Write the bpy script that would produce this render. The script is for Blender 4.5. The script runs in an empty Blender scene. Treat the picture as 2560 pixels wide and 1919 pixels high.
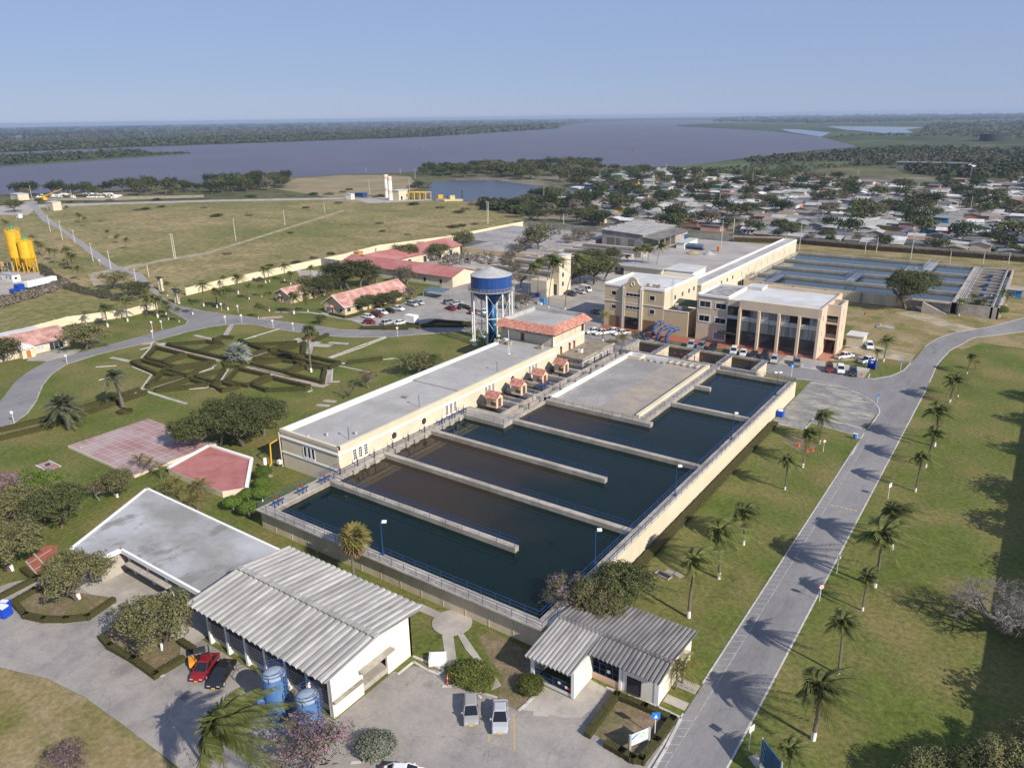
# Water-treatment plant by a wide river, seen from a drone.  World frame: +Y runs along the
# straight palm road / long side of the basins, +X across it, origin below the camera, metres.
import bpy, math, random
from math import sin, cos, pi, radians, sqrt, atan2, tan
from mathutils import Vector, Matrix, noise
random.seed(7)
sc = bpy.context.scene
# ------------------------------------------------------------------ camera
FOC, PITCH, ROLL, YAW, CAMH = 1892.0, 0.339036, -0.0141882, 0.61388, 60.0
_R = Vector((1, 0, 0)); _F = Vector((0, cos(PITCH), -sin(PITCH))); _U = Vector((0, sin(PITCH), cos(PITCH)))
_a = _R*cos(ROLL) + _U*sin(ROLL); _b = -_R*sin(ROLL) + _U*cos(ROLL)
_zr = Matrix.Rotation(YAW, 3, 'Z')
CA, CB, CF = _zr @ _a, _zr @ _b, _zr @ _F
CAM = Vector((0, 0, CAMH))
cd = bpy.data.cameras.new('camera'); cam = bpy.data.objects.new('camera', cd); sc.collection.objects.link(cam)
cam.matrix_world = Matrix((( CA.x, CB.x, -CF.x, 0), (CA.y, CB.y, -CF.y, 0), (CA.z, CB.z, -CF.z, CAMH), (0, 0, 0, 1)))
cd.sensor_width = 36; cd.lens = 36*FOC/2560; cd.clip_start = 0.5; cd.clip_end = 40000
sc.camera = cam
# ------------------------------------------------------------------ sky, sun, exposure
SUN_EL, SHADOW_AZ = radians(33.5), radians(167.5)
sund = Vector((-cos(SHADOW_AZ)*cos(SUN_EL), -sin(SHADOW_AZ)*cos(SUN_EL), sin(SUN_EL)))   # towards the sun
w = bpy.data.worlds.new('World'); sc.world = w; w.use_nodes = True
wn = w.node_tree; bg = wn.nodes['Background']
sky = wn.nodes.new('ShaderNodeTexSky'); sky.sky_type = 'NISHITA'; sky.sun_disc = False
sky.sun_elevation = SUN_EL; sky.sun_rotation = atan2(sund.x, sund.y)
sky.altitude = 60; sky.air_density = 1.0; sky.dust_density = 0.0; sky.ozone_density = 6.0
veil = wn.nodes.new('ShaderNodeMix'); veil.data_type = 'RGBA'; veil.inputs[0].default_value = .66      # even blue haze over the whole dome
veil.inputs[7].default_value = (6.5, 8.3, 13.4, 1); wn.links.new(sky.outputs[0], veil.inputs[6])
wn.links.new(veil.outputs[2], bg.inputs[0]); bg.inputs[1].default_value = 0.05
sl = bpy.data.lights.new('sun', 'SUN'); so = bpy.data.objects.new('sun', sl); sc.collection.objects.link(so)
sl.energy = 5.0; sl.angle = radians(0.53); sl.color = (1.0, 0.925, 0.81)
so.rotation_mode = 'QUATERNION'; so.rotation_quaternion = (-sund).to_track_quat('-Z', 'Y'); so.location = (60, -60, 90)
vs = sc.view_settings; vs.view_transform = 'Standard'; vs.look = 'None'; vs.exposure = 0.27; vs.gamma = 1.0
sc.cycles.max_bounces = 6; sc.cycles.diffuse_bounces = 2; sc.cycles.glossy_bounces = 3
sc.cycles.transparent_max_bounces = 6; sc.cycles.volume_bounces = 0; sc.cycles.caustics_reflective = False; sc.cycles.caustics_refractive = False

# ------------------------------------------------------------------ survey: where a sighted pixel meets a level plane
K4 = 400/2211
FR = {'A1': (0, 250, .392), 'A2': (850, 250, .392), 'A3': (1700, 250, .392), 'A4': (0, 800, .392), 'A5': (650, 700, .392),
      'A6': (1400, 650, .392), 'A7': (0, 1270, .3914), 'A8': (850, 1270, .3914), 'A9': (1700, 1270, .3914), 'A0': (1700, 800, .392),
      'GL': (240, 770, K4), 'G2': (600, 770, K4), 'B': (1190, 760, K4), 'L1': (0, 560, K4), 'M': (650, 600, K4), 'D': (1150, 560, K4),
      'L0': (0, 400, K4), 'Q': (900, 400, K4), 'P': (1450, 480, K4), 'C': (1850, 480, K4), 'K': (2160, 560, K4), 'T': (1300, 400, K4),
      'LB': (0, 1200, K4), 'S': (1300, 1400, 460/2211), 'SG': (1460, 1680, 420/2212), 'U': (400, 1000, K4), 'W': (640, 1080, K4),
      'CF': (1000, 1380, K4), 'CS': (1080, 1640, K4), 'E': (1840, 840, K4), 'O': (1500, 680, K4), 'R': (1860, 640, K4),
      'TK': (600, 1600, 300/2211), 'FL': (440, 1500, 300/2211), 'I': (0, 0, 1.0)}
def ray(px, py):
    return CA*((px-1280)/FOC) - CB*((py-959.5)/FOC) + CF
def at(fr, x, y, z=0.0):
    ox, oy, s = FR[fr]; d = ray(ox+x*s, oy+y*s); t = (z-CAMH)/d.z
    p = CAM + d*t
    return Vector((p.x, p.y, z))
def proj(p):
    v = Vector(p)-CAM; k = v.dot(CF)
    return (1280+FOC*v.dot(CA)/k, 959.5-FOC*v.dot(CB)/k)
def height(fr, bx, by, ty):
    g = at(fr, bx, by); ox, oy, s = FR[fr]; lo, hi = 0, 80
    for _ in range(40):
        m = (lo+hi)/2
        if proj((g.x, g.y, m))[1] > oy+ty*s: lo = m
        else: hi = m
    return m
def ats(fr, pts, z=0.0): return [at(fr, x, y, z) for x, y in pts]

# ------------------------------------------------------------------ object helpers
COL = sc.collection
def tag(o, label=None, cat=None, group=None, kind=None):
    if label: o['label'] = label
    if cat: o['category'] = cat
    if group: o['group'] = group
    if kind: o['kind'] = kind
    return o
def thing(name, label, cat, loc=(0, 0, 0), rz=0.0, group=None):
    o = bpy.data.objects.new(name, None); COL.objects.link(o); o.empty_display_size = 0.5
    o.location = loc; o.rotation_euler = (0, 0, rz)
    return tag(o, label, cat, group)
def ord_(n):
    W = ['', 'first', 'second', 'third', 'fourth', 'fifth', 'sixth', 'seventh', 'eighth', 'ninth', 'tenth', 'eleventh', 'twelfth', 'thirteenth',
         'fourteenth', 'fifteenth', 'sixteenth', 'seventeenth', 'eighteenth', 'nineteenth', 'twentieth']
    if n <= 20: return W[n]
    if n > 99: return str(n)+'th'
    tens = ['', '', 'twenty', 'thirty', 'forty', 'fifty', 'sixty', 'seventy', 'eighty', 'ninety'][(n % 100)//10]
    return (tens+'-'+W[n % 10]) if n % 10 else tens[:-1]+'ieth'
class MB:
    """collects polygons; build() links them as one mesh object"""
    def __init__(s): s.v = []; s.f = []; s.mi = []; s.m = 0
    def add(s, vs, fs):
        n = len(s.v); s.v.extend([tuple(q) for q in vs])
        for f in fs: s.f.append(tuple(i+n for i in f)); s.mi.append(s.m)
        return s
    def box(s, x0, x1, y0, y1, z0, z1):
        return s.add([(x0,y0,z0),(x1,y0,z0),(x1,y1,z0),(x0,y1,z0),(x0,y0,z1),(x1,y0,z1),(x1,y1,z1),(x0,y1,z1)],
                     [(0,3,2,1),(4,5,6,7),(0,1,5,4),(1,2,6,5),(2,3,7,6),(3,0,4,7)])
    def obox(s, c, l, wd, z0, z1, ang):
        ca, sa = cos(ang), sin(ang); P = []
        for z in (z0, z1):
            for dx, dy in ((-l/2,-wd/2),(l/2,-wd/2),(l/2,wd/2),(-l/2,wd/2)):
                P.append((c[0]+dx*ca-dy*sa, c[1]+dx*sa+dy*ca, z))
        return s.add(P, [(0,3,2,1),(4,5,6,7),(0,1,5,4),(1,2,6,5),(2,3,7,6),(3,0,4,7)])
    def prism(s, pts, z0, z1):
        n = len(pts); a = sum(pts[i][0]*pts[(i+1)%n][1]-pts[(i+1)%n][0]*pts[i][1] for i in range(n))
        if a < 0: pts = list(reversed(pts))
        V = [(p[0],p[1],z0) for p in pts]+[(p[0],p[1],z1) for p in pts]
        return s.add(V, [tuple(range(n-1,-1,-1)), tuple(range(n,2*n))]+[(i,(i+1)%n,n+(i+1)%n,n+i) for i in range(n)])
    def poly(s, pts): return s.add(pts, [tuple(range(len(pts)))])
    def sheet(s, pts, z):
        n = len(pts); a = sum(pts[i][0]*pts[(i+1)%n][1]-pts[(i+1)%n][0]*pts[i][1] for i in range(n))
        if a < 0: pts = list(reversed(pts))
        return s.poly([(p[0],p[1],z) for p in pts])
    def cyl(s, x, y, z0, z1, r0, r1=None, n=12, cap=True):
        r1 = r0 if r1 is None else r1
        V = [(x+r0*cos(2*pi*i/n), y+r0*sin(2*pi*i/n), z0) for i in range(n)]+[(x+r1*cos(2*pi*i/n), y+r1*sin(2*pi*i/n), z1) for i in range(n)]
        F = [(i,(i+1)%n,n+(i+1)%n,n+i) for i in range(n)]
        if cap: F += [tuple(range(n-1,-1,-1)), tuple(range(n,2*n))]
        return s.add(V, F)
    def lathe(s, x, y, prof, n=16):
        V = []; F = []
        for r, z in prof: V += [(x+r*cos(2*pi*i/n), y+r*sin(2*pi*i/n), z) for i in range(n)]
        for k in range(len(prof)-1):
            F += [(k*n+i, k*n+(i+1)%n, (k+1)*n+(i+1)%n, (k+1)*n+i) for i in range(n)]
        return s.add(V, F)
    def tube(s, p, q, r0, r1=None, n=5):
        r1 = r0 if r1 is None else r1
        p = Vector(p); q = Vector(q); d = q-p
        if d.length < 1e-6: return s
        d.normalize(); u = d.orthogonal().normalized(); v = d.cross(u)
        V = [p+(u*cos(2*pi*i/n)+v*sin(2*pi*i/n))*r0 for i in range(n)]+[q+(u*cos(2*pi*i/n)+v*sin(2*pi*i/n))*r1 for i in range(n)]
        return s.add(V, [(i,(i+1)%n,n+(i+1)%n,n+i) for i in range(n)]+[tuple(range(n-1,-1,-1)), tuple(range(n,2*n))])
    def path(s, pts, r, n=5, r1=None):
        m = len(pts)-1
        for i in range(m):
            a = r if r1 is None else r+(r1-r)*i/m; b = r if r1 is None else r+(r1-r)*(i+1)/m
            s.tube(pts[i], pts[i+1], a, b, n)
        return s
    def build(s, name, mats, parent=None, smooth=False, kind=None, label=None):
        me = bpy.data.meshes.new(name)
        root = parent
        while root is not None and root.parent is not None: root = root.parent
        if root is not None:
            L = root.location; a = -root.rotation_euler.z; ca, sa = cos(a), sin(a)
            s.v = [((x-L.x)*ca-(y-L.y)*sa, (x-L.x)*sa+(y-L.y)*ca, z-L.z) for x, y, z in s.v]
        me.from_pydata(s.v, [], s.f)
        if not isinstance(mats, (list, tuple)): mats = [mats]
        for m in mats: me.materials.append(m)
        if len(mats) > 1: me.polygons.foreach_set('material_index', s.mi)
        if smooth: me.polygons.foreach_set('use_smooth', [True]*len(me.polygons))
        me.update()
        o = bpy.data.objects.new(name, me); COL.objects.link(o)
        if parent is not None: o.parent = parent
        if kind: o['kind'] = kind
        if label: o['label'] = label
        return o
def copy_tree(o, parent=None):
    c = o.copy(); COL.objects.link(c); c.parent = parent
    for ch in list(o.children): copy_tree(ch, c)
    return c
def inst(o, name, parent=None, loc=None, rz=0):
    c = bpy.data.objects.new(name, o.data); COL.objects.link(c); c.parent = parent
    if loc is not None: c.location = loc
    c.rotation_euler = (0, 0, rz)
    return c
class Protos:
    """prototype trees live unlinked; place() links copies"""
def make_root(name): 
    o = bpy.data.objects.new(name, None); o.empty_display_size = 0.5; return o
def place(proto, loc, rz=0.0, s=1.0, label=None, cat=None, group=None, name=None):
    r = bpy.data.objects.new(name or proto['n'], None); COL.objects.link(r); r.empty_display_size = 0.4
    r.location = loc; r.rotation_euler = (0, 0, rz); r.scale = (s, s, s) if not isinstance(s, tuple) else s
    tag(r, label, cat, group)
    for nm, me, sub in proto['parts']:
        c = bpy.data.objects.new(nm, me); COL.objects.link(c); c.parent = r
        for nm2, me2 in sub:
            d = bpy.data.objects.new(nm2, me2); COL.objects.link(d); d.parent = c
    return r
def mesh(mb, name, mats, smooth=False):
    me = bpy.data.meshes.new(name); me.from_pydata(mb.v, [], mb.f)
    if not isinstance(mats, (list, tuple)): mats = [mats]
    for m in mats: me.materials.append(m)
    if len(mats) > 1: me.polygons.foreach_set('material_index', mb.mi)
    if smooth: me.polygons.foreach_set('use_smooth', [True]*len(me.polygons))
    me.update(); return me

# ------------------------------------------------------------------ materials
MATS = {}
def mat(name, c1, c2=None, sc1=1.0, rough=0.85, bump=0.0, bs=None, spec=0.25, metal=0.0, c3=None, sc2=0.05, objcol=False, island=0.0,
        local=False, stretch=None, contrast=0.5, trans=0.0, grain=None, stain=None, crack=None):
    """procedural principled material: c1/c2 mottled by noise of scale sc1, c3 mixed in by a broad noise of scale sc2"""
    if name in MATS: return MATS[name]
    m = bpy.data.materials.new(name); m.use_nodes = True; nt = m.node_tree; N = nt.nodes; Lk = nt.links
    b = N['Principled BSDF']; b.inputs['Roughness'].default_value = rough; b.inputs['Specular IOR Level'].default_value = spec; b.inputs['Metallic'].default_value = metal
    if local: g = N.new('ShaderNodeTexCoord'); co = g.outputs['Object']
    else: g = N.new('ShaderNodeNewGeometry'); co = g.outputs['Position']
    if stretch:
        mp = N.new('ShaderNodeMapping'); mp.inputs['Scale'].default_value = stretch; Lk.new(co, mp.inputs[0]); co = mp.outputs[0]
    def nz(scale, det=5, rg=0.6):
        n = N.new('ShaderNodeTexNoise'); n.inputs['Scale'].default_value = scale; n.inputs['Detail'].default_value = det; n.inputs['Roughness'].default_value = rg
        Lk.new(co, n.inputs['Vector']); return n.outputs[0]
    def ramp(src, lo, hi):
        r = N.new('ShaderNodeMapRange'); r.inputs[1].default_value = lo; r.inputs[2].default_value = hi; Lk.new(src, r.inputs[0]); return r.outputs[0]
    def mix(f, a, bb, mode='MIX'):
        x = N.new('ShaderNodeMix'); x.data_type = 'RGBA'; x.blend_type = mode
        for sock, val in ((x.inputs[0], f), (x.inputs[6], a), (x.inputs[7], bb)):
            if hasattr(val, 'is_linked'): Lk.new(val, sock)
            elif isinstance(val, (int, float)): sock.default_value = val
            else: sock.default_value = (*val[:3], 1)
        return x.outputs[2]
    col = c1
    if c2 is not None:
        d = 0.5-0.32*contrast
        col = mix(ramp(nz(sc1), 0.5-0.22*(1.05-contrast)-.02, 0.5+0.22*(1.05-contrast)+.02), c1, c2)
    if c3 is not None: col = mix(ramp(nz(sc2, 6, .62), .42, .62), col, c3)
    for sn in (stain or ()):      # patches and streaks: (scale, colour, lo, hi, stretch, strength)
        mp2 = N.new('ShaderNodeMapping'); mp2.inputs['Scale'].default_value = sn[4]; Lk.new(g.outputs['Object' if local else 'Position'], mp2.inputs[0])
        n3 = N.new('ShaderNodeTexNoise'); n3.inputs['Scale'].default_value = sn[0]; n3.inputs['Detail'].default_value = 6; n3.inputs['Roughness'].default_value = .65; Lk.new(mp2.outputs[0], n3.inputs['Vector'])
        rr_ = N.new('ShaderNodeMapRange'); rr_.inputs[1].default_value = sn[2]; rr_.inputs[2].default_value = sn[3]; rr_.inputs[4].default_value = sn[5]; Lk.new(n3.outputs[0], rr_.inputs[0]); col = mix(rr_.outputs[0], col, sn[1])
    if crack:      # thin crack or joint lines: (scale, colour, width, strength)
        n4 = N.new('ShaderNodeTexNoise'); n4.inputs['Scale'].default_value = crack[0]*2.2; n4.inputs['Detail'].default_value = 4; Lk.new(g.outputs['Object' if local else 'Position'], n4.inputs['Vector'])
        va = N.new('ShaderNodeVectorMath'); va.operation = 'MULTIPLY_ADD'; va.inputs[1].default_value = (1.6/crack[0]*.35,)*3; Lk.new(n4.outputs['Color'], va.inputs[0]); Lk.new(g.outputs['Object' if local else 'Position'], va.inputs[2])
        vo = N.new('ShaderNodeTexVoronoi'); vo.feature = 'DISTANCE_TO_EDGE'; vo.inputs['Scale'].default_value = crack[0]; Lk.new(va.outputs[0], vo.inputs['Vector'])
        rc_ = N.new('ShaderNodeMapRange'); rc_.inputs[1].default_value = 0; rc_.inputs[2].default_value = crack[2]; rc_.inputs[3].default_value = crack[3]; rc_.inputs[4].default_value = 0; Lk.new(vo.outputs['Distance'], rc_.inputs[0]); col = mix(rc_.outputs[0], col, crack[1])
    if grain:      # fine speckle
        gm = N.new('ShaderNodeMapRange'); gm.inputs[1].default_value = .3; gm.inputs[2].default_value = .7; gm.inputs[3].default_value = 1-grain[1]; gm.inputs[4].default_value = 1+grain[1]
        Lk.new(nz(grain[0], 3, .7), gm.inputs[0]); gv = N.new('ShaderNodeVectorMath'); gv.operation = 'SCALE'
        if hasattr(col, 'is_linked'): Lk.new(col, gv.inputs[0])
        else: gv.inputs[0].default_value = col[:3]
        Lk.new(gm.outputs[0], gv.inputs['Scale']); col = gv.outputs[0]
    if objcol:
        oi = N.new('ShaderNodeObjectInfo')
        col = mix(1.0, col, oi.outputs['Color'], 'MULTIPLY')
    if island:
        gi = N.new('ShaderNodeNewGeometry'); r = ramp(gi.outputs['Random Per Island'], 0, 1)
        mr = N.new('ShaderNodeMapRange'); mr.inputs[3].default_value = 1-island; mr.inputs[4].default_value = 1+island*.9; Lk.new(r, mr.inputs[0])
        oi = N.new('ShaderNodeObjectInfo'); mo = N.new('ShaderNodeMapRange'); mo.inputs[3].default_value = .78; mo.inputs[4].default_value = 1.2; Lk.new(oi.outputs['Random'], mo.inputs[0])
        mm = N.new('ShaderNodeMath'); mm.operation = 'MULTIPLY'; Lk.new(mr.outputs[0], mm.inputs[0]); Lk.new(mo.outputs[0], mm.inputs[1])
        cc = N.new('ShaderNodeVectorMath'); cc.operation = 'SCALE'
        if hasattr(col, 'is_linked'): Lk.new(col, cc.inputs[0])
        else: cc.inputs[0].default_value = col[:3]
        Lk.new(mm.outputs[0], cc.inputs['Scale']); col = cc.outputs[0]
    if hasattr(col, 'is_linked'): Lk.new(col, b.inputs['Base Color'])
    else: b.inputs['Base Color'].default_value = (*col[:3], 1)
    if bump:
        bn = N.new('ShaderNodeBump'); bn.inputs['Strength'].default_value = bump; bn.inputs['Distance'].default_value = 0.1
        Lk.new(nz(bs or sc1*3, 4), bn.inputs['Height']); Lk.new(bn.outputs[0], b.inputs['Normal'])
    if trans:
        tr = N.new('ShaderNodeBsdfTranslucent'); ms = N.new('ShaderNodeMixShader'); ms.inputs[0].default_value = trans
        if hasattr(col, 'is_linked'): Lk.new(col, tr.inputs[0])
        else: tr.inputs[0].default_value = (*col[:3], 1)
        out = N['Material Output']; Lk.new(b.outputs[0], ms.inputs[1]); Lk.new(tr.outputs[0], ms.inputs[2]); Lk.new(ms.outputs[0], out.inputs[0])
    MATS[name] = m; return m
# grass and ground
GRASS = mat('lawn_grass', (.118,.142,.034), (.085,.11,.023), .30, .95, .7, 5, .1, c3=(.178,.155,.058), sc2=.075, contrast=.55, grain=(1.6,.34), stain=[(.5,(.20,.165,.085),.58,.74,(1,1,1),.7),(.16,(.065,.09,.02),.56,.72,(1,.6,1),.6)])
LAWN2 = mat('dry_lawn', (.235,.185,.085), (.135,.135,.04), .22, .95, .5, 5, .1, c3=(.29,.225,.13), sc2=.12, contrast=.6, grain=(1.6,.28))
FIELD = mat('dry_field_grass', (.30,.235,.12), (.225,.185,.085), .06, .95, .6, 1.0, .1, c3=(.155,.155,.055), sc2=.012, contrast=.75, grain=(.35,.42), stain=[(.03,(.115,.13,.038),.56,.68,(.6,1.5,1),.75),(.09,(.10,.09,.045),.64,.74,(1,1,1),.6)])
SCRUB = mat('scrub_ground', (.10,.105,.045), (.055,.07,.028), .02, .95, .6, .4, .1, c3=(.15,.13,.075), sc2=.006, contrast=.6, grain=(.12,.4))
TOWNG = mat('bare_dirt', (.24,.205,.155), (.15,.135,.095), .05, .95, .3, 1.0, .1, c3=(.085,.085,.05), sc2=.02)
FARG = mat('far_savanna', (.055,.075,.035), (.10,.105,.055), .0022, .95, 0, None, .1, c3=(.04,.06,.03), sc2=.0009, contrast=.8, grain=(.012,.5))
SOIL = mat('bare_soil', (.24,.18,.12), (.17,.125,.08), .8, .95, .4, 6, .1, c3=(.14,.13,.06), sc2=.3, grain=(3,.3))
ASPH = mat('old_asphalt', (.285,.262,.245), (.235,.218,.205), .5, .9, .15, 14, .2, c3=(.345,.315,.285), sc2=.1, grain=(2.5,.1), contrast=.7, stain=[(.22,(.19,.18,.172),.58,.68,(1,1,1),.7),(.9,(.15,.142,.135),.68,.74,(1,1,1),.6)], crack=(.12,(.13,.125,.12),.006,.5))
ASPH2 = mat('road_asphalt', (.215,.207,.207), (.18,.174,.174), .35, .9, .12, 12, .2, c3=(.25,.24,.238), sc2=.09, stretch=(1,.3,1), grain=(3,.1), contrast=.6, stain=[(.35,(.145,.14,.14),.6,.68,(1,.22,1),.55),(.25,(.27,.26,.25),.62,.72,(1,1,1),.6)], crack=(.1,(.10,.10,.10),.005,.55))
CONCP = mat('pale_concrete_paving', (.44,.40,.35), (.36,.33,.29), .3, .9, .12, 10, .2, c3=(.30,.275,.245), sc2=.15, stain=[(.4,(.24,.22,.195),.6,.72,(1,1,1),.6)], crack=(.3,(.22,.2,.18),.012,.5))
PLAZA = mat('patched_paving', (.185,.18,.175), (.37,.34,.29), .22, .9, .15, 10, .2, c3=(.22,.212,.205), sc2=.5, contrast=.85, grain=(1.5,.25), stretch=(.7,1.6,1))
DIRT = mat('sandy_dirt', (.42,.35,.26), (.33,.27,.19), .4, .95, .2, 6, .1, c3=(.25,.22,.13), sc2=.2)
YARD = mat('yard_concrete', (.40,.375,.35), (.33,.31,.29), .12, .9, .1, 5, .2, c3=(.29,.27,.25), sc2=.05)
# masonry
CREAM = mat('cream_plaster', (.66,.585,.44), (.62,.545,.41), .25, .85, .05, 8, .2, c3=(.58,.505,.375), sc2=.15, stain=[(1.1,(.44,.37,.26),.60,.78,(1,1,.12),.45),(.5,(.5,.43,.31),.6,.75,(1,1,1),.4)])
PEACH = mat('peach_plaster', (.62,.50,.375), (.57,.46,.345), .3, .85, .05, 8, .2, stain=[(1.1,(.42,.34,.25),.6,.78,(1,1,.12),.4)])
TANW = mat('tan_plaster', (.58,.465,.29), (.54,.43,.27), .3, .85, .05, 8, .2, stain=[(1.1,(.38,.3,.19),.6,.78,(1,1,.12),.4)])
BASINW = mat('basin_wall_plaster', (.70,.60,.43), (.60,.51,.37), .3, .9, .08, 6, .2, c3=(.52,.44,.32), sc2=.25, stretch=(1,1,.3), stain=[(.9,(.27,.225,.16),.56,.72,(1,1,.14),.65)])
WHITE = mat('white_paint', (.80,.79,.765), (.75,.74,.715), 2, .7, 0, None, .3)
CONC = mat('weathered_concrete', (.42,.385,.33), (.30,.275,.235), 1.2, .9, .25, 8, .2, c3=(.23,.205,.17), sc2=.35)
CONC2 = mat('walkway_concrete', (.44,.40,.345), (.36,.33,.285), .8, .9, .15, 8, .2, c3=(.29,.262,.225), sc2=.2, stain=[(1.2,(.2,.18,.15),.58,.7,(1,1,.5),.6)])
CONCG = mat('grey_concrete_block', (.33,.325,.30), (.27,.265,.245), .6, .9, .15, 5, .2, c3=(.22,.21,.19), sc2=.15)
FLATR = mat('flat_roof_membrane', (.41,.40,.385), (.375,.365,.35), .25, .8, .05, 5, .25, c3=(.325,.31,.29), sc2=.1, grain=(1.2,.06), stain=[(.35,(.27,.255,.235),.6,.7,(1,.4,1),.55),(1.4,(.30,.285,.27),.66,.74,(1,1,1),.5)], crack=(.11,(.24,.23,.22),.004,.6))
FLATS = mat('stained_flat_roof', (.43,.435,.445), (.38,.385,.395), .35, .8, .05, 5, .25, c3=(.255,.247,.23), sc2=.11, stretch=(.6,.8,1), contrast=.6, stain=[(.16,(.19,.18,.162),.56,.63,(1.2,.8,1),.75),(.5,(.5,.5,.51),.6,.7,(.3,1.4,1),.5)], crack=(.16,(.27,.265,.26),.006,.5))
WHITER = mat('white_roof_membrane', (.58,.58,.58), (.53,.53,.525), .3, .75, 0, None, .3, c3=(.47,.465,.455), sc2=.15)
DARKR = mat('dark_roof_felt', (.17,.165,.16), (.24,.235,.225), .8, .9, .1, 6, .2, c3=(.36,.35,.33), sc2=.5)
TANKR = mat('worn_concrete_deck', (.37,.31,.24), (.31,.28,.24), .15, .9, .1, 5, .2, c3=(.27,.245,.225), sc2=.25, grain=(2,.14), contrast=.7)
TANKG = mat('grey_concrete_deck', (.37,.355,.34), (.29,.275,.262), .2, .9, .1, 5, .2, c3=(.245,.232,.22), sc2=.09, grain=(1.5,.14), contrast=.7)
FIBRE = mat('fibre_cement_pale', (.43,.415,.39), (.34,.33,.315), 1.4, .85, .1, 9, .2, c3=(.27,.262,.25), sc2=.5, stretch=(1,.2,1), contrast=.7, stain=[(1.3,(.16,.155,.15),.57,.70,(1,.14,1),.7)])
FIBRD = mat('fibre_cement_dark', (.20,.19,.185), (.26,.25,.24), 1.4, .85, .1, 9, .2, c3=(.14,.135,.135), sc2=.5, stretch=(1,.25,1))
TILE = mat('clay_tile', (.40,.165,.12), (.32,.13,.095), 2.5, .85, .1, 8, .2, c3=(.45,.235,.185), sc2=1.1, island=.22)
TILEP = mat('pink_clay_tile', (.42,.225,.185), (.35,.175,.145), .9, .85, .3, 3.5, .2, c3=(.58,.36,.31), sc2=.4)
TILER = mat('red_painted_tile', (.39,.15,.135), (.35,.13,.12), .8, .8, .25, 2.2, .2, c3=(.43,.20,.18), sc2=.1)
REDF = mat('red_floor_paint', (.37,.135,.125), (.33,.115,.105), .7, .7, .03, 6, .3, c3=(.42,.18,.165), sc2=.3)
REDT = mat('faded_red_tile', (.33,.205,.20), (.285,.16,.155), .5, .85, .05, 6, .2, c3=(.37,.29,.285), sc2=.12, stain=[(.3,(.22,.15,.145),.58,.7,(1,1,1),.6)])
REDB = mat('red_brick_paving', (.36,.13,.085), (.30,.10,.065), 1.5, .9, .1, 8, .2)
GROUT = mat('pale_grout', (.52,.45,.42), None, 1, .9)
BRICK = mat('bare_brick', (.48,.22,.14), (.40,.18,.115), 1.5, .9, .15, 6, .2)
# painted metal, glass
BLUE = mat('blue_metal_paint', (.016,.055,.18), (.02,.065,.2), 2, .5, 0, None, .5)
BLUET = mat('blue_tank_paint', (.05,.145,.36), (.065,.165,.39), .6, .6, 0, None, .4, c3=(.13,.23,.42), sc2=.5, stretch=(1,1,.25))
NAVY = mat('navy_tower_paint', (.012,.052,.21), (.018,.062,.235), .4, .38, 0, None, .5, c3=(.03,.085,.27), sc2=.3, stretch=(1,1,.2))
REDM = mat('red_valve_paint', (.45,.035,.025), None, 1, .5)
YELL = mat('yellow_paint', (.78,.47,.015), (.72,.42,.015), .5, .55, 0, None, .4, c3=(.62,.36,.03), sc2=.4)
ORNG = mat('orange_paint', (.72,.30,.03), None, 1, .5)
GALV = mat('galvanised_steel', (.50,.50,.50), (.43,.43,.43), 3, .45, 0, None, .5, .3)
DARKM = mat('dark_metal', (.035,.036,.04), (.05,.05,.055), 3, .55)
GLASS = mat('dark_window_glass', (.012,.014,.018), None, 1, .08, 0, None, .6)
CURT = mat('curtained_glass', (.33,.345,.335), (.235,.25,.25), 1.6, .12, 0, None, .6, c3=(.12,.13,.14), sc2=.5, stretch=(3,1,.12))
SPAND = mat('dark_spandrel_glass', (.045,.045,.052), None, 1, .15, 0, None, .5)
LTGLS = mat('pale_blind_glass', (.45,.48,.48), None, 1, .15, 0, None, .5)
WOOD = mat('brown_timber', (.20,.075,.04), (.15,.055,.03), 3, .7)
BLACKP = mat('black_plastic', (.02,.02,.022), None, 1, .6)
RUBBER = mat('tyre_rubber', (.022,.022,.023), None, 1, .85)
CARP = mat('car_paint', (1,1,1), None, 1, .25, 0, None, .5, objcol=True)
WALLC = mat('house_wall_paint', (1,1,1), (.86,.86,.86), .6, .9, 0, None, .2, objcol=True)
ROOFC = mat('sheet_roof', (1,1,1), (.75,.75,.75), .35, .85, .2, 1.5, .25, objcol=True, stretch=(1,1,1))
POLEC = mat('concrete_pole', (.55,.53,.48), (.48,.46,.42), 1, .85)
ROCK = mat('rubble', (.42,.41,.39), (.30,.29,.27), 2, .9, .2, 4)
KERB = mat('worn_kerb', (.56,.54,.505), (.40,.385,.36), 1.2, .85, 0, None, .2, stain=[(.8,(.25,.235,.215),.58,.68,(1,1,1),.7)])
SIGNB = mat('sign_blue', (.03,.20,.62), None, 1, .5)
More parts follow.
